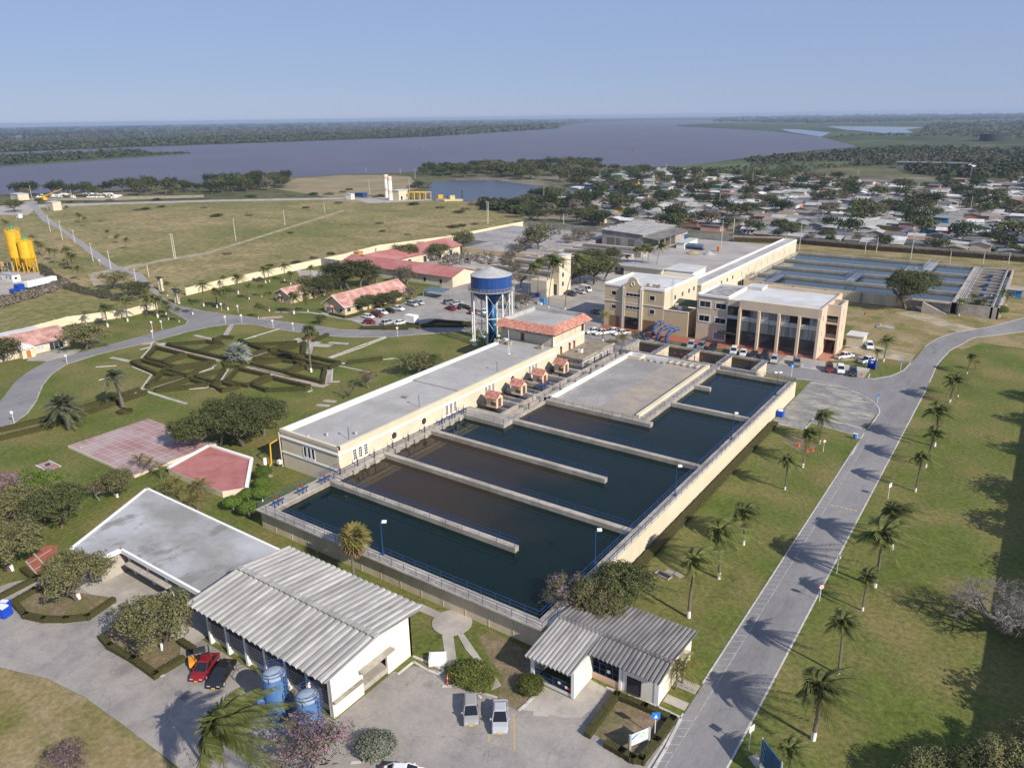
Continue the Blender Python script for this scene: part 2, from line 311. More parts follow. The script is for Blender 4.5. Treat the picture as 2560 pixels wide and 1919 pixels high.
# foliage
def leafm(n, a, b, isl=.38, tr=.16): return mat(n, a, b, .55, .7, 0, None, .2, island=isl, trans=tr, contrast=.3)
LEAF1 = leafm('mango_leaves', (.10,.112,.04), (.062,.075,.025), .5)
LEAF2 = leafm('olive_leaves', (.185,.172,.08), (.12,.125,.05), .5)
LEAF3 = leafm('bright_leaves', (.13,.19,.032), (.09,.14,.022))
LEAF4 = leafm('dark_leaves', (.04,.062,.022), (.026,.042,.014))
LEAF5 = leafm('dry_twiggy_leaves', (.175,.145,.10), (.12,.105,.068))
LEAFH = leafm('hedge_leaves', (.10,.094,.03), (.062,.068,.02), .4)
LEAFD = leafm('grey_green_leaves', (.20,.215,.165), (.145,.16,.115), .3)
FROND = leafm('palm_fronds', (.15,.165,.048), (.095,.112,.03), .45, .25)
FROND2 = leafm('date_palm_fronds', (.20,.21,.125), (.14,.15,.08), .4, .25)
FRONDY = leafm('yellowing_fronds', (.20,.17,.055), (.14,.125,.035), .4)
SILVER = leafm('silver_palm_leaves', (.31,.34,.315), (.22,.25,.225), .3)
DEADF = leafm('dead_fronds', (.24,.16,.085), (.16,.105,.055), .3)
PINKF = leafm('pink_blossom', (.55,.26,.45), (.42,.17,.34), .3)
MAGF = leafm('magenta_blossom', (.13,.06,.075), (.07,.055,.05), .4)
BARK = mat('bark', (.17,.135,.105), (.11,.088,.068), 2, .95, .4, 8)
PBARK = mat('palm_trunk_bark', (.19,.165,.135), (.13,.11,.09), 3, .95, .3, 9, stretch=(1,1,3))
GREYB = mat('grey_branch_bark', (.25,.225,.20), (.17,.15,.135), 2, .95)
# ================================================================== SETTING: ground, river, roads, lawns
def sheet(name, pts, z, m, parent=None, kind='structure'):
    o = MB().sheet([(p[0], p[1]) for p in pts], z).build(name, m, parent)
    if parent is None: o['kind'] = kind
    return o
def I(pts): return [at('I', x, y) for x, y in pts]
# ground: one grid, fine near the camera, reaching the horizon
gx = [-16000,-11000,-8000,-6000,-4500,-3400,-2600,-2000,-1500]+list(range(-1200,401,100))+[600,900,1400,2000,3000,4500,7000,10000,15000]
gy = [-3000,-1500,-600]+list(range(-200,1201,100))+[1500,1900,2400,3000,3800,4800,6200,8000,10500,13500,17000]
nx = len(gx)
MB().add([(x, y, 0) for y in gy for x in gx], [(j*nx+i, j*nx+i+1, (j+1)*nx+i+1, (j+1)*nx+i) for j in range(len(gy)-1) for i in range(nx-1)]).build('ground', FARG, kind='structure')
sheet('scrubland', [(-760,-150),(500,-150),(900,600),(700,1500),(-140,1400),(-430,900),(-700,760),(-900,400)], .03, SCRUB)
def waterm(name, col, col2, sc1, rough, bump, bs, spec=.5, col3=None, sc2=.05):
    m = mat(name, col, col2, sc1, rough, bump, bs, spec, c3=col3, sc2=sc2); return m
RIVER = waterm('river_water', (.112,.097,.118), (.088,.079,.108), .006, .4, .35, .25, .12)  # brown water; the sky's reflection is put into the bluish base colour
LAGOON = waterm('lagoon_water', (.06,.068,.088), (.052,.06,.08), .02, .3, .2, .6, .2)
LAKE = waterm('marsh_water', (.16,.19,.23), (.12,.15,.19), .004, .2, 0, None)
POOL = waterm('settled_water', (.006,.019,.016), (.009,.021,.016), .05, .05, .05, 1.6, .3, col3=(.012,.020,.013), sc2=.06)
POOLB = waterm('turbid_water', (.034,.024,.013), (.028,.022,.012), .12, .05, .05, 1.6, .3, col3=(.016,.02,.012), sc2=.04)
POOL2 = waterm('filter_water', (.024,.045,.048), (.030,.05,.05), .05, .1, .1, 1.2, .5)
MUDDY = waterm('murky_channel_water', (.045,.038,.026), (.03,.028,.022), .3, .1, .05, 2)
near = [(-500,520),(0,487),(180,481),(314,470),(521,456),(666,440),(745,443),(850,437),(960,434),(1019,431),(1070,424),(1242,420),(1352,410),(1516,416),(1710,416),(1849,397),(2014,378),(2139,368)]
far = [(2136,364),(2053,343),(1935,329),(1800,321),(1700,317),(1688,313),(1760,309),(1900,305),(1760,300),(1640,300),(1516,304),(1440,310),(1399,318),(1395,322),(1242,332),(1085,342),(850,351),(600,359),(353,368),(0,382),(-500,402)]
MB().sheet(I(near+far), .15).build('river', RIVER, kind='structure')
sheet('river_island', I([(-300,432),(0,417),(150,408),(337,395),(430,388),(486,383),(420,381),(337,378),(150,386),(0,394),(-300,405)]), .3, mat('island_grass', (.085,.11,.035), (.06,.085,.03), .02, .95))
sheet('marsh_lake', ats('A3', [(640,186),(760,188),(960,208),(900,236),(790,218),(700,205)]), .2, LAKE)
sheet('marsh_lake', ats('A3', [(930,168),(1250,170),(1560,176),(1440,190),(1500,210),(1300,212),(1180,200),(1050,190)]), .2, LAKE)
sheet('far_creek', ats('A1', [(850,207),(1400,196),(1400,201),(860,213)]), .2, LAKE)
sheet('far_creek', ats('A1', [(-300,226),(230,228),(200,240),(-300,246)]), .2, LAKE)
sheet('lagoon', ats('A2', [(520,600),(600,520),(720,515),(1000,512),(1200,540),(1420,580),(1180,640),(1100,668),(900,640),(740,650),(600,640)]), .15, LAGOON)
sheet('lagoon_reeds', ats('A2', [(1330,556),(1450,565),(1545,588),(1480,600),(1380,586)]), .22, mat('reed_bed', (.075,.125,.03), (.055,.095,.025), .05, .95))
sheet('marsh_meadow', ats('A3', [(-200,440),(400,385),(800,330),(1100,320),(1500,360),(1450,410),(900,440),(600,490),(0,470)]), .12, mat('marsh_grass', (.105,.125,.045), (.07,.09,.033), .015, .95, c3=(.05,.065,.027), sc2=.01))
field_pts = ats('A1', [(-600,1500),(-600,700),(300,662),(2194,627)])+ats('A2', [(700,640),(1130,690),(1180,760),(1092,802),(300,938),(0,992)])+ats('A1', [(1640,1142),(1190,1247),(1000,1332),(600,1412),(440,1432),(0,1545),(-600,1720)])
sheet('dry_field', field_pts, .05, FIELD)
sheet('town_ground', [(-520,640),(-300,372),(-110,384),(120,386),(320,700),(100,820),(-180,840),(-440,760)], .04, TOWNG)
sheet('riverside_sand', ats('A1', [(2100,620),(1700,560),(1900,500),(2194,480)])+ats('A2', [(300,480),(450,490),(500,560),(300,620)]), .09, mat('sandy_ground', (.30,.235,.14), (.20,.17,.09), .03, .95))
sheet('lawn', [(-243,118),(-262,30),(-160,-20),(14,-20),(14,236),(-112,238),(-205,226),(-257,230),(-256,188),(-253.5,155),(-243.5,137)], .06, GRASS)
sheet('dry_grass_strip', [(-128,236),(-128,383),(14,386),(14,236)], .07, LAWN2)
sheet('service_yard', [(-180,238),(-180,362),(-150,372),(-96,372),(-96,236),(-108,226),(-150,214),(-200,228)], .09, YARD)
sheet('scrap_yard_ground', [(-222,232),(-222,280),(-180,276),(-160,240),(-170,222)], .10, CONCP)
# --- straight road, bend and forecourts
ROADS = [(-22.35,20),(-16.2,20),(-16.2,188)]
right_edge = ats('A0', [(1590,400),(1640,284),(1720,196),(1870,116),(2060,92),(2194,76),(2700,20)])
left_edge = ats('A0', [(2700,-60),(2194,-12),(2000,40),(1740,84),(1640,120),(1560,172),(1512,236),(1470,275)])
road = sheet('road', ROADS+right_edge+left_edge+ats('A0', [(1400,340),(1240,372),(1190,372)])+[(-29.5,187.5),(-29.5,194),(-52,196.2),(-52,178.8),(-42.7,178.5),(-33.6,179.5),(-28,176.8),(-23.8,171.3),(-22.35,166.5)], .10, ASPH2)
sheet('side_lane', ats('E', [(1035,1148),(1035,1200),(1640,1372),(1720,1430),(1800,1320),(1760,1290)]), .09, ASPH2)
sheet('paved_plaza', [(-42.7,178.3),(-33.6,179.3),(-28,176.6),(-23.8,171.1),(-22.4,166.5),(-22.9,156),(-23.2,154.7),(-33.3,154.9),(-32.7,148.3),(-39.4,148.2),(-39.4,178.3)], .11, PLAZA)
sheet('parking_bays', [(-50,188),(-29.6,188),(-29.6,196.4),(-42.5,196.4),(-50,196.4)], .115, CONCP)
sheet('dirt_track', ats('A0', [(930,260),(1060,180),(1250,165),(1500,225),(1470,272),(1330,250),(1240,245),(1050,262)]), .11, DIRT)
sheet('dirt_track', ats('K', [(420,1230),(700,1200),(1250,1370),(1560,1450),(1300,1500),(1050,1420),(700,1310)]), .11, DIRT)
sheet('worn_lawn', ats('A0', [(1060,120),(1120,20),(1300,-40),(1560,-30),(1720,70),(1560,165),(1500,222),(1250,160)]), .08, LAWN2)
sheet('worn_lawn', ats('A0', [(1700,160),(1900,90),(2194,100),(2300,160),(2000,120),(1800,190)]), .08, LAWN2)
sheet('bare_patch', ats('A0', [(640,770),(690,720),(800,745),(870,800),(850,850),(760,840),(690,800)]), .085, SOIL)
def kerb(pts, wd=.2, h=.12, name='kerb', m=KERB, z0=.04):
    mb = MB()
    for p, q in zip(pts[:-1], pts[1:]):
        d = Vector((q[0]-p[0], q[1]-p[1])); L = d.length
        if L < .05: continue
        mb.obox(((p[0]+q[0])/2, (p[1]+q[1])/2), L+.06, wd, z0, h, atan2(d.y, d.x))
    o = mb.build(name, m); o['kind'] = 'structure'; return o
kerb([(-22.45,47),(-22.45,62.5)]); kerb([(-22.45,68),(-22.45,152.5)]); kerb([(-16.1,47),(-16.1,188)])
kerb(right_edge, .2); kerb(left_edge[:6], .2)
kerb(ats('E', [(830,597),(1030,608),(1400,676),(1700,790),(1860,880),(1930,940),(1980,1010),(1985,1060),(1900,1190),(1820,1285),(1760,1293),(1500,1225),(1370,1190),(1150,1140),(1035,1150)]), .22)
kerb(ats('E', [(540,1212),(900,1290),(950,1292),(1030,1200),(1640,1372),(1720,1430),(1600,1650)]), .2)
kerb(ats('A0', [(1210,345),(1200,372),(1240,378),(1340,362),(1430,320),(1470,275)]), .25)
# markings on the straight road
def strip(p, q, wd, z, m, parent, name):
    d = Vector((q[0]-p[0], q[1]-p[1])); n = Vector((-d.y, d.x)).normalized()*wd/2
    return MB().poly([(p[0]+n.x,p[1]+n.y,z),(p[0]-n.x,p[1]-n.y,z),(q[0]-n.x,q[1]-n.y,z),(q[0]+n.x,q[1]+n.y,z)][::-1]).build(name, m, parent)
WPAINT = mat('worn_white_line', (.40,.39,.375), (.27,.262,.255), 1.6, .8, contrast=.8)
YPAINT = mat('worn_yellow_line', (.60,.38,.10), (.40,.30,.16), 3, .8)
strip((-21.1,50), (-21.1,150), .1, .105, WPAINT, road, 'edge_line')
hm = None
for i in range(74):
    y = 50+i*1.28
    if 62.2 < y < 68.2: continue
    if hm is None: hm = strip((-22.2,y), (-21.2,y+.62), .1, .105, WPAINT, road, 'hatch_mark'); hy = y
    else: inst(hm, 'hatch_mark', road, (0, y-hy, 0))
for i in range(6):
    p = at('A0', 960+i*30, 1181+i*6.5); q = at('A0', 980+i*30, 1186+i*6.5)
    strip(p, q, .32, .105, YPAINT, road, 'speed_hump_mark')
for i in range(7):
    strip((-47.4+i*2.65,188.3), (-47.4+i*2.65,193.5), .1, .12, WPAINT if i % 3 else YPAINT, road, 'bay_line')
MB().cyl(-24.0, 151.0, .1, .108, .3, n=10).build('manhole_cover', DARKM, road)
for fx, fy in ((1447,477),(1620,208)):
    p = at('A0', fx, fy); MB().cyl(p.x, p.y, .1, .108, .35, n=10).build('manhole_cover', DARKM, road)
# wheelchair bay painted blue
p = at('E', 990, 425); MB().box(p.x-.9, p.x+.9, p.y-.8, p.y+.8, .117, .121).build('accessible_bay_square', mat('blue_bay_paint', (.16,.24,.42), (.3,.33,.38), 3, .8), road)
# --- foreground court
court = sheet('court_paving', ats('A7', [(-160,560),(60,480),(250,440),(420,430),(760,520),(900,540)])+[(-76,44),(-76,41),(-52.5,41),(-52.5,50)]+ats('A8', [(370,1050),(470,1010),(640,1040),(720,1090),(900,1180),(1140,1295),(1290,1130),(1480,1222),(1600,1095),(1700,1150),(2030,1270),(2178,1342)])+[(-22.4,57),(-22.4,20),(-40,-4),(-64,10)]+ats('A7', [(1250,1740),(1000,1550),(780,1380),(540,1210),(300,1090),(0,1020),(-160,990)]), .10, ASPH)
sheet('dry_lawn', ats('A7', [(-200,980),(0,1022),(300,1092),(540,1213),(780,1383),(1000,1553),(1240,1760),(600,2300),(-300,2000)]), .08, LAWN2)
sheet('concrete_apron', ats('A8', [(1290,1135),(1480,1225),(1600,1098),(1700,1152),(1640,1260),(1540,1340),(1420,1340),(1240,1300),(1150,1290)]), .115, CONCP)
sheet('concrete_apron', ats('A7', [(640,820),(720,640),(800,580),(900,560),(1000,600),(760,760)]), .11, CONCP)
sheet('concrete_apron', [(-105,38),(-105,45),(-76,45),(-76,39)], .106, CONCP)
sheet('bare_bed', ats('A8', [(880,830),(960,780),(1230,930),(1240,1085),(1290,1130),(1140,1292),(1000,1230),(1040,1080),(940,940)]), .085, SOIL)
sheet('bare_bed', ats('A8', [(520,950),(640,930),(690,1010),(640,1050),(470,1000)]), .085, SOIL)
for pts in ([(462,640),(520,612),(690,690),(640,716)], [(650,795),(720,785),(750,1010),(680,1010)]):
    sheet('garden_path', ats('A8', pts), .10, CONCP)
c = at('A8', 716, 733); o = MB().cyl(c.x, c.y, .05, .16, 2.55, n=28).build('round_path_slab', CONCP, kind='structure')
for i, pts in enumerate(([(745,800),(775,785),(850,890),(800,900)], [(800,905),(850,893),(935,1015),(905,1020)], [(912,1028),(955,1020),(1030,1135),(968,1162)])):
    o = MB().prism([(q.x, q.y) for q in ats('A8', pts)], .05, .15).build('path_slab', CONCP, kind='structure')
for fr, pts in (('A8', [(370,1065),(470,985),(560,1040),(620,1060),(660,1055),(655,1035),(560,990),(468,950)]), ('A8', [(720,1090),(780,1135),(890,1180),(1000,1215)]), ('A8', [(1140,1297),(1190,1255),(1290,1150)]), ('A8', [(655,1142),(770,1140)]),
                ('A8', [(1700,1150),(2030,1272),(2178,1344),(2080,1540),(1985,1700)]), ('A8', [(70,1630),(200,1615),(300,1590),(330,1560)]),
                ('A8', [(870,1190),(900,1215)]), ('A7', [(1350,1325),(1420,1375)])):
    kerb(ats(fr, pts), .28, .2)
strip(at('CS',1133,795), at('CS',1140,1297), .13, .108, YPAINT, court, 'bay_line')
strip(at('CS',788,1090), at('CS',782,1192), .13, .108, YPAINT, court, 'bay_line')
for x, y in ((1140,1185),(1180,1210)):
    p = at('A7', x, y); MB().cyl(p.x, p.y, .1, .107, .45, n=12).build('manhole_cover', mat('cast_cover', (.16,.155,.15), None, 1, .8), court)
p = at('CS', 1505, 780); MB().obox((p.x, p.y), 1.7, 1.1, .1, .13, .55).build('access_cover', CONCP, court)
# lawn paths right of the small building
sheet('footpath', [(-25,67.5),(-22.5,67.5),(-22.5,65.9),(-25,65.9)], .09, CONCP)
sheet('footpath', [(-25,64.3),(-22.5,64.3),(-22.5,63),(-25,63)], .09, CONCP)
# --- left loop road, garden and lots
inner = ats('A4', [(-260,900),(-80,770),(0,716),(100,650),(170,600),(230,520),(270,420),(330,345),(420,286)])+ats('GL', [(0,650),(300,575),(600,508),(780,465),(1000,402),(1300,322),(1600,258),(1850,226),(2211,228)])+ats('G2', [(300,252),(560,300),(900,347),(1240,387),(1500,407),(2211,402)])+ats('A2', [(300,1512),(830,1472),(980,1462)])
outer = ats('A2', [(980,1428),(830,1440),(550,1456),(270,1470)])+ats('G2', [(2211,306),(1700,310),(1400,302),(1050,250),(600,192),(0,112)])+ats('A1', [(1500,1377),(1300,1347),(1130,1312),(1085,1290),(1050,1270)])
outer2 = ats('A1', [(1000,1252),(1060,1330),(1100,1360)])+ats('GL', [(1060,70),(1180,120),(1270,180),(1250,228),(1100,266),(800,342),(400,452),(0,557)])+ats('A4', [(420,228),(300,262),(180,330),(95,396),(40,470),(0,522),(-260,700)])
sheet('loop_road', inner+outer+outer2, .10, ASPH2)
kerb(inner, .35, .12, m=CONC2); kerb(outer, .35, .12, m=CONC2); kerb(outer2[2:8], .3, .12, m=CONC2)
sheet('house_forecourt', ats('A4', [(170,262),(200,228),(355,196),(520,190),(470,222),(300,265)]), .105, CONCP)
gl = ats('A1', [(1000,1252),(930,1192),(800,1102),(690,1082),(500,922),(370,822),(270,772),(215,702),(160,648)])
gr = ats('A1', [(235,640),(245,680),(292,740),(400,820),(560,930),(760,1070),(900,1110),(1010,1230),(1050,1272)])
sheet('entrance_road', gl+gr, .10, mat('grey_road', (.30,.285,.275), (.26,.25,.24), .3, .9))
kerb(gr[1:], .4, .14, m=CONC2)
sheet('bank_road', ats('A1', [(200,668),(700,655),(1400,636),(2194,622)])+ats('A2', [(300,630),(300,642)])+ats('A1', [(2194,634),(1400,648),(700,668),(200,690)]), .08, CONCP)
sheet('bank_track', ats('A1', [(160,640),(700,640),(1300,622),(1300,606),(700,618),(400,625),(160,628)]), .084, DIRT)
sheet('track', ats('A1', [(800,1080),(1000,1020),(1300,975),(1600,885),(2194,700),(2194,710),(1600,898),(1300,990),(1010,1035),(870,1075)]), .08, DIRT)
sheet('track', ats('A1', [(560,1110),(690,1082),(760,1070),(900,1035),(920,1050),(780,1090),(640,1180),(600,1190)]), .086, DIRT)
sheet('silo_yard', ats('A1', [(-300,1180),(-100,1120),(60,1100),(250,1100),(420,1160),(330,1180),(200,1200),(0,1260),(-300,1330)]), .09, CONCP)
sheet('riverside_yard', ats('A1', [(0,735),(180,735),(230,690),(170,650),(0,680)]), .09, CONCP)
sheet('pump_yard', ats('A2', [(110,640),(240,610),(420,640),(560,630),(600,640),(300,655),(180,660)]), .09, CONCP)
sheet('car_park', ats('M', [(1200,1090),(1410,1176),(1420,1190),(2030,1210)])+ats('A2', [(560,1420),(830,1425),(980,1420),(1200,1330),(1420,1250),(1000,1180),(700,1170),(560,1225),(430,1285),(330,1330)]), .105, ASPH)
sheet('front_drive', [(-142,203),(-141,226),(-136,252),(-106,252),(-106,197),(-93,197),(-86,198),(-84,178),(-88,168),(-93.5,168),(-110,170),(-124,180)], .102, ASPH)
for x0 in range(6):   # painted bays on the drive
    p = at('D', 1235+x0*42, 1110-x0*6); q = at('D', 1365+x0*42, 1072-x0*6)
    strip(p, q, .12, .11, YPAINT, court, 'bay_line')
sheet('red_forecourt', [(-105,193),(-66,193),(-66,198.2),(-105,198.2)], .112, REDB)
sheet('red_forecourt', [(-66,195),(-42,195),(-42,197.2),(-66,197.2)], .112, REDB)
sheet('office_kerb', [(-66,194.4),(-42.3,194.4),(-42.3,195),(-66,195)], .13, CONC2)
sheet('stair_paving', [(-43,198),(-40,195.6),(-38.8,202),(-37.6,203),(-37.6,209),(-43,209)], .114, mat('terracotta_paving', (.40,.20,.14), (.35,.17,.12), 2, .85))
# garden strips: footpaths bordered in white
GPZ = [.08]
def gpath(fr, pts, wd, name='garden_path', m=CONCP, z=None):
    GPZ[0] += .0035; z = GPZ[0]
    p = ats(fr, pts); L = []; Rr = []
    for i in range(len(p)):
        d = (p[min(i+1, len(p)-1)]-p[max(i-1, 0)]); d.z = 0; d.normalize(); n = Vector((-d.y, d.x, 0))*wd/2
        L.append(p[i]+n); Rr.append(p[i]-n)
    return sheet(name, L+Rr[::-1], z, m)
REDP = mat('pale_red_path', (.40,.32,.29), (.36,.28,.25), 1, .9)
for fr, pts, wd in (('GL', [(870,495),(1300,610),(1740,725)], 2.2), ('GL', [(1650,790),(1250,945),(830,1080),(640,1125)], 1.5), ('G2', [(60,830),(600,985),(1200,1080)], 2.6),
                    ('G2', [(60,735),(370,610),(800,470),(1000,400)], 1.7), ('GL', [(690,1150),(1000,1250),(1255,1325)], .9), ('GL', [(1790,380),(1880,230)], 1.6), ('GL', [(1360,378),(1620,435)], 1.3),
                    ('GL', [(205,685),(470,740)], 1.4), ('G2', [(950,640),(1010,420)], 1.5), ('G2', [(1230,860),(1225,1040)], 2.0), ('M', [(0,1085),(250,1070),(310,1060)], 3), ('M', [(210,1000),(700,1005),(1400,1130)], 1.5),
                    ('M', [(850,1010),(1170,1080)], 1.2), ('GL', [(640,500),(800,490)], 2.5), ('G2', [(760,430),(900,450),(1100,490)], 2.0)):
    gpath(fr, pts, wd, m=REDP if wd > 2.1 else CONCP)
def border(fr, pts, wd=.36, h=.2): kerb(ats(fr, pts), wd, h, 'garden_border')
for fr, pts in (('GL', [(625,695),(750,555),(780,470)]), ('GL', [(610,580),(760,540)]), ('GL', [(0,820),(280,800)]), ('GL', [(40,1000),(300,935),(365,925)]), ('GL', [(500,815),(770,925),(640,1105),(540,1180)]),
                ('GL', [(840,1157),(1530,1105),(1580,1070)]), ('GL', [(1250,945),(1620,835),(1600,790)]), ('GL', [(1720,1020),(1830,850)]), ('GL', [(780,470),(900,505),(980,485)]), ('GL', [(1600,1110),(1745,1165)]),
                ('GL', [(2030,705),(2211,650)]), ('GL', [(2050,435),(2211,395)]), ('G2', [(60,435),(540,292)]), ('G2', [(1225,690),(1650,530),(2005,400)]), ('G2', [(1260,695),(1690,545),(2020,412)]),
                ('G2', [(1245,838),(1405,775),(1400,750)]), ('G2', [(1405,770),(1800,735),(2120,700),(2190,710)]), ('G2', [(140,800),(600,920),(1150,1048),(1180,1045),(1205,850)]), ('G2', [(1370,805),(1780,890)]),
                ('G2', [(1375,1020),(1260,1025),(1280,850)]), ('G2', [(400,1165),(990,1110)]), ('G2', [(940,1165),(1000,1140)]), ('G2', [(775,430),(905,445)]), ('G2', [(950,600),(975,515)])):
    border(fr, pts)
for fr, x, y, l, wd in (('G2',1120,520,6,2.6), ('G2',1360,490,6,1.6), ('G2',1240,1290,3,1.2), ('G2',1150,1350,3,1.2)):
    p = at(fr, x, y); o = MB().obox((p.x, p.y), l, wd, .05, .16, .35).build('lawn_slab', CONC2, kind='structure')
# ================================================================== BASINS AND CENTRAL BUILDINGS
def onX(fr, x, y, X):
    ox, oy, s = FR[fr]; d = ray(ox+x*s, oy+y*s); t = (X-CAM.x)/d.x; p = CAM+d*t; return p.y, p.z
def onY(fr, x, y, Y):
    ox, oy, s = FR[fr]; d = ray(ox+x*s, oy+y*s); t = (Y-CAM.y)/d.y; p = CAM+d*t; return p.x, p.z
def railing(parent, pts, z, m=BLUE, h=1.05, step=2.2, name='railing', rails=(1.0, .52), r=.034, closed=False):
    """posts and rails along a polyline (one part)"""
    mb = MB()
    for a, b in zip(pts[:-1], pts[1:]):
        za = a[2] if len(a) > 2 else z; zb = b[2] if len(b) > 2 else z
        L = sqrt((a[0]-b[0])**2+(a[1]-b[1])**2); n = max(1, round(L/step))
        for k in rails: mb.tube((a[0],a[1],za+h*k), (b[0],b[1],zb+h*k), r, n=4)
        for i in range(n+1):
            t = i/n; x = a[0]+(b[0]-a[0])*t; y = a[1]+(b[1]-a[1])*t; zz = za+(zb-za)*t
            mb.tube((x,y,zz), (x,y,zz+h), r, n=4)
    return mb.build(name, m, parent)
def window(parent, face, c, u0, u1, z0, z1, glass=GLASS, frame=WHITE, nu=1, nz=1, fw=.14, out=.06, bar=.05, name='window'):
    """face 'x+' (plane X=c, looking +X), 'x-', 'y-' or 'y+'; pane recessed in a proud frame"""
    s = 1 if face[1] == '+' else -1
    def bx(mb, ua, ub, za, zb, d0, d1):
        a, b = sorted((c+s*d0, c+s*d1))
        if face[0] == 'x': mb.box(a, b, ua, ub, za, zb)
        else: mb.box(ua, ub, a, b, za, zb)
    mb = MB(); bx(mb, u0, u1, z0, z1, -.02, .015); g = mb.build(name, glass, parent)
    if frame is not None:
        mb = MB()
        bx(mb, u0-fw, u0, z0-fw, z1+fw, -.02, out); bx(mb, u1, u1+fw, z0-fw, z1+fw, -.02, out)
        bx(mb, u0, u1, z1, z1+fw, -.02, out); bx(mb, u0, u1, z0-fw, z0, -.02, out+.05)
        for i in range(1, nu): u = u0+(u1-u0)*i/nu; bx(mb, u-bar/2, u+bar/2, z0, z1, -.01, .035)
        for i in range(1, nz): zz = z0+(z1-z0)*i/nz; bx(mb, u0, u1, zz-bar/2, zz+bar/2, -.01, .03)
        mb.build('frame', frame, g)
    return g
def tiles(parent, A, B, C, D, pitch=.34, course=.5, m=TILE, name='roof_tiles', amp=.07, th=.03):
    """barrel tiles on the slope A-B (eave) to D-C (ridge)"""
    A, B, C, D = map(Vector, (A, B, C, D)); mb = MB(); nrm = (B-A).cross(D-A).normalized()
    if nrm.z < 0: nrm = -nrm
    n = max(2, round((B-A).length/pitch)); k = max(1, round(((D-A).length+(C-B).length)/2/course))
    for j in range(k):
        t0 = j/k-.02; t1 = (j+1)/k+.04
        for i in range(n):
            e0 = A+(D-A)*t0+((B+(C-B)*t0)-(A+(D-A)*t0))*((i+.0)/n); e1 = A+(D-A)*t0+((B+(C-B)*t0)-(A+(D-A)*t0))*((i+1.0)/n)
            r0 = A+(D-A)*t1+((B+(C-B)*t1)-(A+(D-A)*t1))*((i+.0)/n); r1 = A+(D-A)*t1+((B+(C-B)*t1)-(A+(D-A)*t1))*((i+1.0)/n)
            V = []
            for (p, q, lift) in ((e0, e1, .035), (r0, r1, .0)):
                for u, hh in ((0, 0), (.22, .75), (.5, 1), (.78, .75), (1, 0)): V.append(p+(q-p)*u+nrm*(amp*hh+lift))
            mb.add(V, [(a, a+1, a+6, a+5) for a in range(4)])
    return mb.build(name, m, parent, kind='stuff')
# ---------------------------------------------------------------- settling basin
ZT, ZW = 3.5, 2.7
def water_part():
    # one level sheet; the settling silt drifts as a brown plume from the inlet side
    m = bpy.data.materials.new('basin_water'); m.use_nodes = True; nt = m.node_tree; N = nt.nodes; Lk = nt.links; b = N['Principled BSDF']
    b.inputs['Roughness'].default_value = .05; b.inputs['Specular IOR Level'].default_value = .17
    g = N.new('ShaderNodeNewGeometry'); sx = N.new('ShaderNodeSeparateXYZ'); Lk.new(g.outputs['Position'], sx.inputs[0])
    n = N.new('ShaderNodeTexNoise'); n.inputs['Scale'].default_value = .07; n.inputs['Detail'].default_value = 6; Lk.new(g.outputs['Position'], n.inputs['Vector'])
    def mth(op, a, c):
        q = N.new('ShaderNodeMath'); q.operation = op
        for k, v in enumerate((a, c)):
            if hasattr(v, 'is_linked'): Lk.new(v, q.inputs[k])
            else: q.inputs[k].default_value = v
        return q.outputs[0]
    def rng(v, a, c):
        q = N.new('ShaderNodeMapRange'); q.interpolation_type = 'SMOOTHSTEP'; q.inputs[1].default_value = a; q.inputs[2].default_value = c; Lk.new(v, q.inputs[0]); return q.outputs[0]
    wob = mth('MULTIPLY', mth('SUBTRACT', n.outputs[0], .5), 38.0); xx = mth('ADD', sx.outputs['X'], wob)
    fx_ = rng(xx, -52.0, -74.0); y1 = mth('MULTIPLY', rng(sx.outputs['Y'], 75.2, 75.6), rng(sx.outputs['Y'], 101.1, 100.7)); y2 = mth('MULTIPLY', rng(sx.outputs['Y'], 113.8, 114.2), rng(sx.outputs['Y'], 127.5, 126.5))
    f_ = mth('MULTIPLY', fx_, mth('ADD', y1, y2))
    mx = N.new('ShaderNodeMix'); mx.data_type = 'RGBA'; mx.inputs[6].default_value = (.004,.0125,.0105,1); mx.inputs[7].default_value = (.036,.0255,.0145,1); Lk.new(f_, mx.inputs[0])
    Lk.new(mx.outputs[2], b.inputs['Base Color']); bn = N.new('ShaderNodeBump'); bn.inputs['Strength'].default_value = .05; bn.inputs['Distance'].default_value = .1
    n2 = N.new('ShaderNodeTexNoise'); n2.inputs['Scale'].default_value = 1.7; Lk.new(g.outputs['Position'], n2.inputs['Vector']); Lk.new(n2.outputs[0], bn.inputs['Height']); Lk.new(bn.outputs[0], b.inputs['Normal'])
    MB().box(-90.2,-40.3,63.5,110.6,.41,ZW).box(-80.5,-40.3,110.6,165.3,.41,ZW).build('water', m, bas)
bas = thing('settling_basin', 'large concrete settling basin of dark green water with finger walls', 'basin', (-66,114,0))
def part(name, m, *boxes, parent=bas):
    mb = MB()
    for b in boxes: mb.box(*b)
    return mb.build(name, m, parent)
fw = part('front_wall', BASINW, (-92.2,-39.9,62.7,63.1,0,3.2))
for i in range(14): MB().box(-89+i*3.7,-88.86+i*3.7,62.66,62.72,0,3.2).build('wall_rib', BASINW, fw)
part('right_wall', CREAM, (-40.25,-39.7,63.1,166.2,0,ZT+.02))
part('left_wall', BASINW, (-92.2,-91.8,63.1,79,0,3.2))
part('far_wall', CONC, (-58,-40.25,165.2,165.9,0,ZT))
part('front_walkway', CONC2, (-92.4,-39.9,62.1,63.75,3.2,ZT), (-92.5,-39.9,62.0,62.1,3.24,3.42))
part('left_walkway', CONC2, (-92.35,-90.1,63.75,79.0,3.2,ZT), (-92.0,-90.1,79.0,112.0,3.2,ZT))
part('left_basin_face', CONC, (-90.3,-89.95,63.8,112,1.2,3.2))
